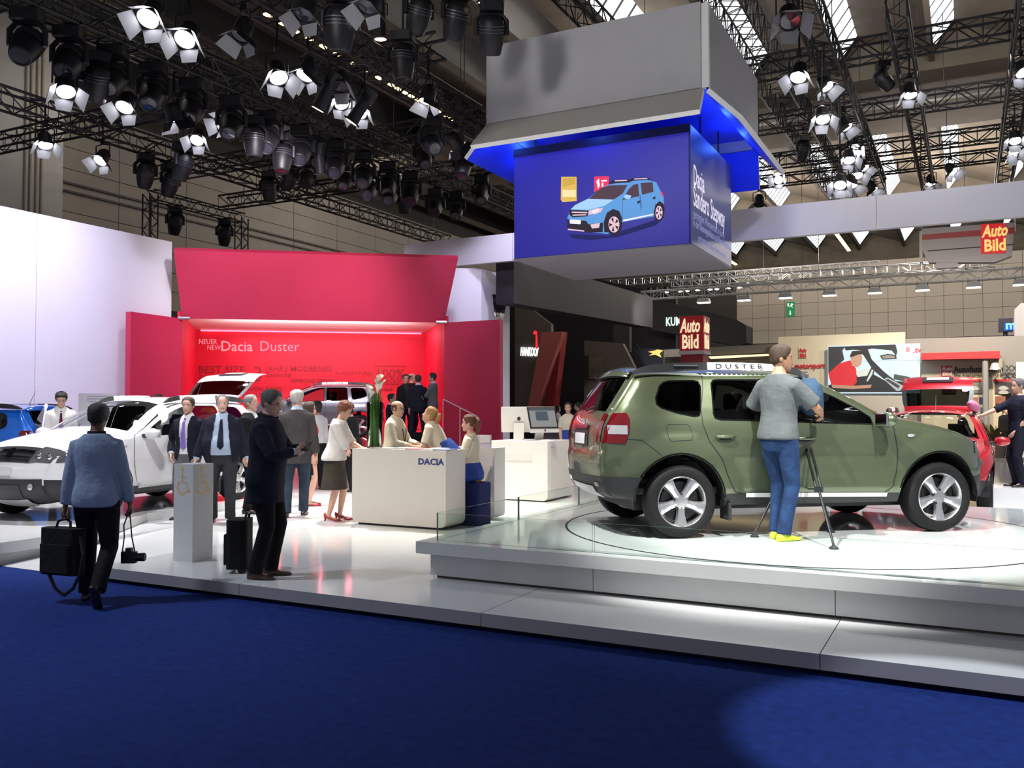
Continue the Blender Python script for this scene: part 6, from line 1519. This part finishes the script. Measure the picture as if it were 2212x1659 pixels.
# pillar cube
ac = thing('sign_pillar', 'red pillar topped by a red cube with cream lettering', 'sign', (0, 0, 0)); YC = 30.0
q0, q1 = aty(1468, 758, YC), aty(1520, 758, YC); wc = q1.x-q0.x; ztop = aty(1468, 684, YC).z; zb_ = q0.z
b = MB(); b.bbox((q0.x, YC, zb_), (q1.x, YC+wc, ztop)); b.build('sign_cube', ABRED, ac)
b = MB(); b.bbox((q0.x-.02, YC-.02, zb_-.13), (q1.x+.02, YC+wc+.02, zb_-.002)); b.build('cube_collar', mat('collar_grey', (.45, .42, .42), .5), ac)
b = MB(); b.bbox((q0.x+.04, YC+.04, 0), (q1.x-.04, YC+wc-.04, zb_-.13)); b.build('pillar', mat('pillar_red', (.25, .008, .02), .5), ac)
CREAM_L = emat('letter_cream', (1, .80, .52), .75); hh = ztop-zb_
for M_ in (lambda x, z: plane_m((q0.x+x, YC-.01, zb_+z), (1, 0, 0), (0, 0, 1)), lambda x, z: plane_m((q1.x+.01, YC+x, zb_+z), (0, 1, 0), (0, 0, 1))):
    text('Auto', hh*.56, CREAM_L, ac, M_(.03, hh*.54), sx=.50, bold=.018, ext=.008, shear=.2); text('Bild', hh*.56, CREAM_L, ac, M_(.08, hh*.07), sx=.60, bold=.018, ext=.008)
# hanging sign
hs2 = thing('hanging_sign', 'suspended grey sign box with red stripe and red yellow-lettered square', 'sign'); YS = 40
yb('sign_box', YS, [(1992, 494), (2192, 480), (2186, 552), (2150, 566), (2006, 567), (1992, 540)], .5, mat('sign_grey', (.42, .40, .42), .6), hs2)
yb('sign_stripe', YS-.03, [(1992, 507), (2192, 491), (2192, 504), (1992, 518)], .04, mat('sign_stripe_red', (.38, .05, .05), .5), hs2)
yb('sign_end', YS+.05, [(1986, 499), (1993, 499), (1993, 567), (1986, 566)], .4, mat('sign_end_grey', (.5, .48, .5), .6), hs2)
yb('sign_seam', YS-.02, [(2004, 541), (2190, 527), (2190, 529), (2004, 543)], .03, JOINT, hs2)
yb('sign_pod', YS+.05, [(2022, 567), (2069, 564), (2069, 577), (2022, 580)], .3, mat('sign_grey', (.42, .40, .42), .6), hs2)
logo(hs2, YS-.08, 2119, 484, 2172, 548, emat('sign_square_red', (.75, .02, .03), .55), YEL, .02, .06)
for px in (1991, 2192):
    b = MB(); a_ = aty(px, 500, YS+.2); b.tube(a_, (a_.x, a_.y, 14.52), .02, n=6); b.build('hanging_chain', BLACK, hs2)
# exit sign
es = thing('exit_sign', 'green emergency exit sign with white running figure and arrow', 'sign'); YX = 59.9
yb('sign_plate', YX, [(1699, 652), (1716, 651), (1716, 683), (1699, 684)], .1, emat('exit_green', (.01, .22, .07), .7), es)
EW = emat('exit_white', (.85, 1, .9), .8)
for poly in ([(1705.8, 671), (1708, 671), (1708, 677), (1710, 676), (1707, 681), (1703.8, 677), (1705.8, 677)], [(1701, 655), (1704, 655), (1704, 662), (1701, 662)], [(1708, 656), (1711, 655), (1714, 658), (1712, 659), (1710, 661), (1713, 664), (1711, 664), (1708, 661), (1706, 664), (1705, 663), (1708, 659)]):
    yb('sign_symbol', YX-.03, poly, .02, EW, es)

# blue lit screen at the right edge
ms = thing('blue_letter_screen', 'dark box with a glowing blue letter on a distant stand', 'screen'); 
yb('screen_case', 52, [(2157, 688), (2188, 687), (2188, 716), (2157, 717)], .4, mat('screen_case_dark', (.03, .03, .05), .5), ms)
yb('screen_glow', 51.95, [(2170, 699), (2188, 698), (2188, 713), (2170, 714)], .03, emat('blue_glow', (.0, .08, .8), 1.2), ms); p_ = aty(2172, 711, 51.9); text('m', .62, emat('blue_letter', (.15, .45, 1), 2), ms, XZ(*p_), bold=.02)
b = MB(); q = aty(2172, 717, 52.2); b.tube((q.x, q.y, q.z), (q.x, q.y, 0), .1, n=8); b.build('screen_post', BLACK, ms)
wt = thing('white_tower', 'white stand tower at the far right', 'wall'); yb('tower_body', 48, [(2192, 668), (2205, 655), (2300, 650), (2300, 960), (2192, 960)], .5, mat('tower_white', (.6, .58, .58), .6), wt)
# plants and a stand lamp
pl2 = thing('potted_plant', 'large brownish green potted plant before the poster wall', 'plant', tuple(atd(2150, 930, 31).xy)+(0,))
b = MB(); b.lathe([(.01, 0), (.26, 0), (.34, .55), (.30, .55), (.28, .5), (.01, .5)], 18); b.build('pot', mat('pot_dark', (.05, .04, .035), .6), pl2)
for i in range(46):
    a = rnd.uniform(0, 2*PI); l_ = rnd.uniform(.5, 1.05); e = rnd.uniform(.5, 1.3); b = MB(); pts = []
    for k in range(5):
        t = k/4; rr = .5*l_*t*math.cos(e*.6); z = .5+l_*math.sin(e)*(t-.25*t*t); wd = .09*math.sin(PI*(.1+.88*t)); pts.append([Vector((rr*math.cos(a)-wd*math.sin(a), rr*math.sin(a)+wd*math.cos(a), z)), Vector((rr*math.cos(a)+wd*math.sin(a), rr*math.sin(a)-wd*math.cos(a), z))])
    b.rings(pts, cap=False, close=False); b.build('leaf', mat('plant_leaf_%d' % (i % 2), ((.10, .09, .02), (.14, .10, .04))[i % 2], .6), pl2)
sp = thing('clip_spotlight', 'small white clip spotlight on the red canopy', 'lamp', tuple(aty(2150, 776, YA-.45)))
b = MB(); b.tube((0, 0, 0), (0, 0, -.15), .02); b.build('arm', BLACK, sp); b = MB(); b.lathe([(.03, 0), (.12, -.02), (.2, -.25), (.18, -.25)], 16, c=(0, 0, -.12)); b.build('lamp_shade', mat('lamp_grey', (.4, .4, .4), .4), sp)
b = MB(); b.ell((0, 0, -.34), (.14, .14, .04), n=12, m=6); b.build('lamp_bulb', emat('bulb_warm', (1, .9, .7), 6), sp)
# ================================================================== lighting rig
TR_ = []
def truss(label, axis, fixed, a, c, z, size=.42, m=TRUSSM, group='black lighting trusses', step=.55, name='lighting_truss'):
    """axis 'X' or 'Y': run direction; fixed: other coordinate; z: height of the lower chords"""
    o = thing(name, label, 'truss', (0, 0, 0), 0, group); h = size/2
    P = (lambda t, s, zz: (t, fixed+s, zz)) if axis == 'X' else (lambda t, s, zz: (fixed+s, t, zz))
    for s in (-h, h):
        for zz in (z, z+size):
            b = MB(); b.tube(P(a, s, zz), P(c, s, zz), .034, n=6); b.build('chord', m, o)
    b = MB(); n = max(2, int((c-a)/step)); st = (c-a)/n
    for k in range(n):
        t0, t1 = a+k*st, a+(k+1)*st; f = k % 2
        for s in (-h, h): b.tube(P(t0, s, z if f else z+size), P(t1, s, z+size if f else z), .018, n=4, cap=False)
        for zz in (z, z+size): b.tube(P(t0, -h if f else h, zz), P(t1, h if f else -h, zz), .014, n=4, cap=False)
        for s in (-h, h): b.tube(P(t0, s, z), P(t0, s, z+size), .012, n=4, cap=False)
    tag(b.build('lattice', m, o), kind='stuff')
    k_ = 0; t = a+1.0
    while t < c:
        b = MB(); b.tube(P(t, 0, z+size), P(t, 0, 13.3), .010, n=5); b.build('hanging_chain', BLACK, o); t += 6.5
    TR_.append((axis, fixed, a, c, z)); return o
ZL9 = 9.0
truss('black lighting truss running along the white display wall', 'Y', -19.0, 3, 31, 8.40)
truss('black lighting truss carrying the long row of round moving heads', 'Y', -13.9, 3, 31, 8.40, .5)
truss('black lighting truss between the moving-head row and the hanging cube', 'Y', -10.55, 4, 31, 8.40, .5)
truss('black cross truss passing over the middle of the left rig', 'X', 15.4, -26, -9.6, ZL9)
truss('black cross truss over the front of the red stage', 'X', 19.8, -23, -10, ZL9)
truss('black cross truss behind the red stage', 'X', 23.6, -24, -9.5, ZL9)
truss('black cross truss nearest the entrance carpet', 'X', 11.4, -20, -6, 10.2)
truss('black truss above the hanging cube', 'Y', -8.2, 6, 22, 11.2, .5)
truss('black truss leading to the hanging cube', 'X', 14.2, -11, 2, 10.6, .5)
truss('black cross truss right of the hanging cube, first of four', 'X', 23.75, -9, 6, 10.5, .5)
truss('black cross truss right of the hanging cube, second of four', 'X', 28.5, -8, 6, 10.5, .5)
truss('black cross truss right of the hanging cube, third of four', 'X', 32.8, -8, 6, 10.5, .45)
truss('black cross truss right of the hanging cube, fourth of four', 'X', 35.5, -9.5, 4, 10.5, .4)
truss('thick black truss with clustered lit spotlights right of the cube', 'Y', -2.88, 15.5, 36, 9.90, .5)
truss('black truss running over the green car towards the far wall', 'Y', -1.22, 20, 38, 9.90, .4)
truss('black truss at the right side of the hall', 'Y', 1.30, 18, 40, 9.90, .5)
truss('dense black steel girder under the roof beside the cube', 'Y', -5.3, 21, 52, 11.7, .9, step=.45, name='roof_girder', group='black steel girders under the roof')
truss('dense black steel girder under the roof above the row of strip lamps', 'Y', -16.1, 11, 50, 11.9, .9, step=.5, name='roof_girder', group='black steel girders under the roof')
truss('dense black steel girder under the roof over the red stage', 'Y', -21.0, 10, 45, 12.0, .9, step=.5, name='roof_girder', group='black steel girders under the roof')
truss('dense black steel girder under the roof near the camera', 'X', 12.6, -22, -2, 12.0, .9, step=.5, name='roof_girder', group='black steel girders under the roof')
# gate-shaped truss beside the red stage
gt_ = thing('truss_gate', 'gate-shaped black truss standing behind the white display wall', 'truss'); XG = -21.6
ga, gb_ = atx(325, 420, XG), atx(522, 466, XG); zt = ga.z
def lat(o, p, q, up_, wd, m=TRUSSM):
    p, q = Vector(p), Vector(q); d = (q-p); L = d.length; d.normalize(); u = Vector(up_); v = d.cross(u); h = wd/2
    for s1 in (-h, h):
        for s2 in (-h, h): b = MB(); b.tube(p+u*s1+v*s2, q+u*s1+v*s2, .025, n=5); b.build('chord', m, o)
    b = MB(); n = int(L/wd/.9)
    for k in range(n):
        a, c = p+d*(L*k/n), p+d*(L*(k+1)/n); f = 1 if k % 2 else -1
        for s1 in (-h, h): b.tube(a+u*s1+v*h*f, c+u*s1-v*h*f, .013, n=4); b.tube(a+v*s1+u*h*f, c+v*s1-u*h*f, .013, n=4)
    tag(b.build('lattice', m, o), kind='stuff')
lat(gt_, (XG, ga.y, 0), (XG, ga.y, zt), (1, 0, 0), .30); lat(gt_, (XG, gb_.y, 0), (XG, gb_.y, zt), (1, 0, 0), .30); lat(gt_, (XG, ga.y, zt), (XG, gb_.y, zt), (1, 0, 0), .30)
TR_.append(('Y', XG, ga.y, gb_.y, zt-.15))
# ------------------------------------------------------------------ lamps
def proto_fresnel(lit):
    o = thing('spotlight', 'x', 'lamp')
    b = MB(); b.box((0, 0, -.03), (.10, .06, .10)); b.build('clamp', LAMPB, o)
    b = MB(); b.path([(-.20, 0, -.40), (-.20, 0, -.12), (0, 0, -.08), (.20, 0, -.12), (.20, 0, -.40)], .016, 6); b.build('yoke', LAMPB, o)
    b = MB(); b.lathe([(.02, .22), (.10, .20), (.15, .12), (.165, -.10), (.175, -.12), (.175, -.16), (.155, -.16), (.15, -.13)], 18); h = b.build('housing', LAMPB, o, loc=(0, 0, -.40))
    b = MB(); b.lathe([(.005, -.135), (.148, -.135), (.148, -.14), (.005, -.15)], 18); b.build('lens', LENS if lit else LENSD, h)
    for k in range(4):
        a = k*PI/2; ca, sa = math.cos(a), math.sin(a); L = .24 if k % 2 == 0 else .20; w0, w1 = .16, .12 if k % 2 else .21
        def q(r, t, z): return Vector((r*ca-t*sa, r*sa+t*ca, z))
        p4 = [q(.165, -w0, -.16), q(.165, w0, -.16), q(.165+L*.60, w1, -.16-L*.80), q(.165+L*.60, -w1, -.16-L*.80)]
        n = q(1, 0, .5).normalized()*.008; b = MB(); b.add(p4+[p+n for p in p4], [(0, 1, 2, 3), (7, 6, 5, 4), (0, 4, 5, 1), (1, 5, 6, 2), (2, 6, 7, 3), (3, 7, 4, 0)]); b.m = [1, 0, 0, 0, 0, 0]
        b.build('barn_door', [LAMPB, DOORI], h)
    return o
def proto_moving():
    o = thing('moving_head', 'x', 'lamp')
    b = MB(); b.rbox((0, 0, -.09), (.40, .36, .16), .05); b.build('base', LAMPB, o)
    b = MB()
    b.path([(-.25, 0, -.52), (-.25, 0, -.28), (-.16, 0, -.18), (.16, 0, -.18), (.25, 0, -.28), (.25, 0, -.52)], .045, 8); b.build('yoke', LAMPB, o)
    b = MB(); b.lathe([(.02, .30), (.12, .29), (.19, .20), (.215, .05), (.205, -.12), (.165, -.30), (.15, -.34), (.13, -.34), (.12, -.31)], 20); h = b.build('head', LAMPB, o, True, loc=(0, 0, -.50))
    b = MB(); b.lathe([(.005, -.30), (.12, -.315), (.12, -.32), (.005, -.325)], 18); b.build('lens', LENSD, h)
    b = MB()
    for z in (.12, .07, .02): b.lathe([(.214, z), (.222, z), (.222, z+.018), (.214, z+.018)], 20, close=True)
    b.build('cooling_fins', mat('fin_grey', (.05, .05, .058), .4, .3), h)
    return o
def proto_profile(warm):
    o = thing('profile_spot', 'x', 'lamp')
    b = MB(); b.box((0, 0, -.03), (.10, .06, .10)); b.build('clamp', LAMPB, o)
    b = MB(); b.path([(-.16, 0, -.34), (-.16, 0, -.12), (0, 0, -.08), (.16, 0, -.12), (.16, 0, -.34)], .014, 6); b.build('yoke', LAMPB, o)
    b = MB(); b.rbox((0, 0, .16), (.24, .24, .26), .05); b.tube((0, 0, .05), (0, 0, -.42), .115, .125, 16); b.box((0, 0, -.44), (.27, .27, .03)); h = b.build('barrel', LAMPB, o, loc=(0, 0, -.34))
    b = MB(); b.lathe([(.005, -.45), (.115, -.45), (.115, -.462), (.005, -.468)], 18); b.build('lens', LENSW if warm else LENSD, h)
    return o
PROT = {'F': proto_fresnel(True), 'D': proto_fresnel(False), 'M': proto_moving(), 'P': proto_profile(True), 'Q': proto_profile(False)}
USED = set(); HUNG = []
LAB = {'F': 'lit black spotlight with open barn doors', 'D': 'unlit black spotlight with open barn doors', 'M': 'black moving head lamp', 'P': 'black profile spot with glowing warm lens', 'Q': 'black profile spot with dark lens'}
HK = {'F': 'housing', 'D': 'housing', 'M': 'head', 'P': 'barrel', 'Q': 'barrel'}
WHERE = {0: 'on the truss along the white wall', 1: 'on the long moving-head truss', 2: 'on the truss left of the hanging cube', 3: 'on the middle cross truss', 4: 'on the cross truss over the red stage', 5: 'on the cross truss behind the red stage',
         6: 'on the cross truss by the entrance', 7: 'on the truss above the hanging cube', 8: 'on the truss leading to the cube', 9: 'on the first truss right of the cube', 10: 'on the second truss right of the cube', 11: 'on the third truss right of the cube', 12: 'on the fourth truss right of the cube',
         13: 'in the cluster on the thick truss', 14: 'on the truss over the green car', 15: 'on the right side truss', 20: 'on the gate-shaped truss'}
def hang(kind, px, py, tilt=25, yaw=None, drop=.45, only=None, sc=1.0):
    best = None
    for i, (ax, fx, a, c, z) in enumerate(TR_):
        if i in (16, 17, 18, 19) or (only is not None and i not in only): continue
        r = ray(px, py)
        if ax == 'Y':
            if abs(r.x) < 1e-4: continue
            t = fx/r.x
        else: t = fx/r.y
        if t < 4: continue
        p = CAM+r*t; al = p.y if ax == 'Y' else p.x
        if al < a-.2 or al > c+.2: continue
        e = abs((z-p.z)-drop)
        if p.z > z-.02: e += 1.5
        if best is None or e < best[0]: best = (e, i, p, z)
    if best is None or best[0] > 2.2: return None
    e, i, p, z = best; pr = PROT[kind]; ax_i = Vector((0, 1, 0)) if TR_[i][0] == 'Y' else Vector((1, 0, 0)); nn = 0
    while nn < 6 and any((p-q_).length < .62*sc for q_ in HUNG): nn += 1; p = p+ax_i*.34
    HUNG.append(p.copy())
    if kind not in USED: o = pr; USED.add(kind)
    else: o = copy_tree(pr)
    top = p.z+.40*sc; o.location = (p.x, p.y, top); o.scale = (sc, sc, sc)
    yw = rnd.uniform(0, 360) if yaw is None else yaw
    if kind in 'FD': yw = -153+(yw-70)*.8; tilt = min(66, tilt+6)
    elif tilt >= 40: yw = -153+(yw-27)*.3
    for ch in o.children:
        if ch.name.split('.')[0] == HK[kind]: ch.rotation_euler = (R(tilt), 0, 0)
    o.rotation_euler = (0, 0, R(yw))
    o['label'] = LAB[kind]+' '+WHERE.get(i, 'on the gate-shaped truss'); o['group'] = LAB[kind].split(' with')[0]+'s '+WHERE.get(i, 'on the gate-shaped truss')
    if top > z-.05: top = z-.05; o.location.z = top
    if True:
        b = MB(); L = (z-top)/sc; b.tube((0, 0, -.02), (0, 0, L+.03), .022, n=6); cb_ = Matrix.Rotation(R(-yw), 3, 'Z') @ (Vector((.30, 0, 0)) if TR_[i][0] == 'Y' else Vector((0, .30, 0))); b.tube(cb_/sc+Vector((0, 0, L)), -cb_/sc+Vector((0, 0, L)), .022, n=6); b.build('drop_pipe', LAMPB, o)
    return o
CAMY = 27.0    # yaw at which tilted beams swing towards the camera side
for px, py in ((60, 30), (150, 72), (245, 108), (332, 146), (415, 182), (500, 220), (580, 252), (650, 283), (725, 313), (785, 333), (838, 350), (887, 366)): hang('M', px, py, 40, 40, only=(1,), sc=1.15)
for px, py, t, y in ((395, 350, 20, 100), (315, 335, 35, 60), (368, 388, 25, 80), (525, 285, 5, 40), (588, 322, 10, 200), (582, 402, 12, 30), (662, 378, 50, 27), (745, 384, 50, 27), (797, 402, 50, 27), (826, 408, 50, 27), (625, 370, 30, 90),
                     (210, 165, 30, 60), (932, 300, 55, 100), (1040, 412, 40, 27), (875, 430, 12, 60), (940, 440, 50, 27), (985, 430, 40, 27), (1000, 350, 30, 200), (915, 330, 40, 90)): hang('M', px, py, t, y, only=(0, 1, 2, 3, 4, 5), sc=1.05)
for px, py, t, y in ((378, 470, 25, 60), (485, 495, 30, 50)): hang('M', px, py, t, y, only=(20,), drop=.5)
for px, py, t, y in ((735, 45, 15, 40), (985, 30, 25, 60), (1062, 60, 30, 30), (905, 20, 30, 60), (870, 120, 5, 20)): hang('M', px, py, t, y, only=(6, 7, 8, 2), sc=1.1)
for px, py, t, y in ((327, 28, 30, 60), (140, 185, 25, 120), (205, 195, 25, 60), (97, 290, 20, 120), (222, 330, 30, 50), (375, 245, 15, 250), (428, 295, 30, 70), (465, 270, 62, 27), (598, 155, 25, 120), (735, 215, 30, 110), (752, 240, 25, 60), (925, 205, 8, 0), (982, 305, 45, 250), (665, 150, 20, 20), (285, 15, 30, 60)):
    hang('F', px, py, t, y, only=(0, 1, 2, 3, 4))
for px, py, t, y in ((985, 185, 20, 60), (525, 45, 15, 20), (690, 30, 20, 30), (662, 20, 20, 40), (735, 175, 20, 60)): hang('D', px, py, t, y, only=(1, 2, 3, 6, 7, 8))
for px, py, t, y in ((540, 110, 30, 100), (820, 40, 8, 20), (690, 180, 35, 110), (885, -2, 20, 40)): hang('P', px, py, t, y, only=(1, 2, 3, 6, 7, 8))
for px, py, t, y in ((950, 320, 15, 20), (560, 290, 20, 20)): hang('Q', px, py, t, y, only=(1, 2, 4))
for px, py, t, y in ((1727, 155, 22, 20), (1780, 178, 22, 110), (1776, 248, 22, 60), (1823, 232, 20, 120), (1833, 338, 25, 60), (1862, 338, 25, 110), (1850, 302, 64, 27), (1850, 372, 25, 70), (1882, 372, 22, 120), (1815, 392, 30, 40), (1838, 392, 15, 90)): hang('F', px, py, t, y, only=(13,), drop=.5, sc=1.0)
for px, py, t, y in ((1965, 8, 20, 60), (1965, 195, 15, 60), (2108, 5, 62, 27), (2010, 378, 12, 60), (2053, 365, 30, 100), (2190, 325, 25, 60), (2205, 148, 25, 80), (2188, 300, 25, 70), (1684, 368, 64, 27), (2192, 275, 25, 40)): hang('F', px, py, t, y, only=(8, 9, 10, 11, 12, 14, 15))
for px, py, t, y in ((1705, 35, 30, 60), (1640, 425, 10, 40)): hang('D', px, py, t, y, only=(8, 9, 13, 12), sc=1.2)
for px, py, t, y in ((1735, 320, 20, 40), (2172, 270, 12, 60), (1908, 165, 40, 300)): hang('M', px, py, t, y, only=(9, 10, 11, 12, 14, 15), sc=.9)
for k in PROT:
    if k not in USED:
        for ch in list(PROT[k].children_recursive): bpy.data.objects.remove(ch)
        bpy.data.objects.remove(PROT[k])
# warm strip lamps under the roof
xs0 = atz(575, 38, 12.4).x; sl_p = None
pts_ = [(578+240*i/8, 40+123*i/8) for i in range(9)]+[(845+130*i/9, 177+67*i/9) for i in range(10)]
for px, py in pts_:
    q = atz(px, py, 11.75); q.x = -15.66
    y_ = q.y
    if sl_p is None:
        sl_p = o = thing('strip_lamp', 'small warm strip lamp in the row under the dark roof', 'lamp', (0, 0, 0), 0, 'warm strip lamps in a row')
        b = MB(); b.box((0, 0, .05), (.14, .26, .06)); b.build('lamp_tray', LAMPB, o)
        b = MB(); b.box((0, 0, 0), (.10, .22, .04)); b.build('tube', emat('strip_lamp_glow', (1, .66, .22), 6), o)
        b = MB(); b.tube((0, 0, .08), (0, 0, .3), .01, n=5); b.build('bracket', LAMPB, o)
    else: o = copy_tree(sl_p)
    r_ = ray(px, py); t_ = -15.66/r_.x; p = CAM+r_*t_; o.location = (p.x, p.y, 11.68)
# long fluorescent tubes at the far roof
for i, (a, c) in enumerate((((1806, 502), (1867, 566)), ((1590, 570), (1616, 584)))):
    p, q = atz(*a, 12.6), atz(*c, 12.6); q.x = p.x
    o = thing('ceiling_tube', ['long warm fluorescent tube under the far roof right of the fascia', 'short warm fluorescent tube behind the hanging cube'][i], 'lamp'); q.y = min(q.y, 64)
    b = MB(); b.bbox((p.x-.10, p.y, 12.5), (p.x+.10, q.y, 12.58)); b.build('tube', emat('tube_warm', (1, .80, .38), 3.0), o)
    b = MB(); b.bbox((p.x-.16, p.y, 12.58), (p.x+.16, q.y, 12.68)); b.build('lamp_tray', LAMPB, o); b = MB(); b.tube((p.x, (p.y+q.y)/2, 12.68), (p.x, (p.y+q.y)/2, 13.4), .03, n=5); b.build('bracket', LAMPB, o)
# silver trusses with flood lamps over the magazine stand
for i, (Y_, x0, x1, px, py) in enumerate(((41.0, -14, 8, 1900, 617), (46.0, -14, 1.2, 1900, 592), (50.0, -24, -4, 1600, 600))):
    z_ = aty(px, py, Y_).z; truss(['silver truss carrying grey flood lamps before the far wall', 'silver ladder truss close to the far wall', 'silver truss behind the black stand'][i], 'X', Y_, x0, x1, z_, .38, TRUSSA, 'silver trusses before the far wall', .5)
fl_p = None; zf = aty(1900, 617, 41.0).z
for px in (1520, 1607, 1697, 1792, 1890, 1993, 2103, 2205):
    q = aty(px, 630, 41.0)
    if fl_p is None:
        fl_p = o = thing('flood_lamp', 'grey box flood lamp with lit underside on the silver truss', 'lamp', (0, 0, 0), 0, 'flood lamps on the silver truss')
        b = MB(); b.prism([(-.30, -.22, -.32), (.30, -.22, -.32), (.22, -.18, -.12), (-.22, -.18, -.12)], (0, .44, 0)); b.build('housing', mat('flood_grey', (.18, .19, .21), .5), o)
        b = MB(); b.box((0, 0, -.335), (.54, .40, .03)); b.build('glass', emat('flood_glow', (1, .97, .85), 3), o)
        b = MB(); b.path([(-.2, -.18, -.14), (-.2, -.18, .05)], .015); b.path([(.2, -.18, -.14), (.2, -.18, .05)], .015); b.path([(-.2, -.18, .0), (.2, -.18, .0)], .015); b.build('bracket', LAMPB, o)
    else: o = copy_tree(fl_p)
    o.location = (q.x, 41.0, zf+.02)
# small lamps in the distance above the black stand
dl_p = None; ZD = TR_[-1][4]
for i in range(16):
    px = 1290+i*22+rnd.uniform(-6, 6); py = 600+i*4+rnd.uniform(-8, 10); q = aty(px, py, 50.0); q.z = q.z
    if px > 1600: continue
    if dl_p is None:
        dl_p = o = thing('distant_spot', 'small distant spotlight on the truss behind the black stand', 'lamp', (0, 0, 0), 0, 'distant spotlights behind the black stand')
        b = MB(); b.lathe([(.03, .2), (.16, .15), (.2, -.15), (.18, -.16)], 10, c=(0, 0, -.3)); b.build('housing', LAMPB, o)
        b = MB(); b.ell((0, -.06, -.46), (.15, .15, .05), n=10, m=5); b.build('lens', emat('distant_glow', (.95, .98, 1), 6), o)
        b = MB(); b.tube((0, 0, -.15), (0, 0, .12), .02, n=5); b.tube((0, -.24, .12), (0, .24, .12), .03, n=5); b.build('hook', LAMPB, o)
    else: o = copy_tree(dl_p)
    o.location = (q.x, 50.0, ZD-.1)
# ================================================================== turn lettering and garments into plain meshes
def finalize_fonts():
    dg = bpy.context.evaluated_depsgraph_get(); dg.update()
    for o, m in FONTS:
        me = bpy.data.meshes.new_from_object(o.evaluated_get(dg)); me.name = o.name
        me.materials.clear(); me.materials.append(m)
        n = bpy.data.objects.new(o.name, me); COL.objects.link(n); n.parent = o.parent; n.matrix_local = o.matrix_local.copy()
    for o, m in FONTS: bpy.data.objects.remove(o)
finalize_fonts()
bake_garments()
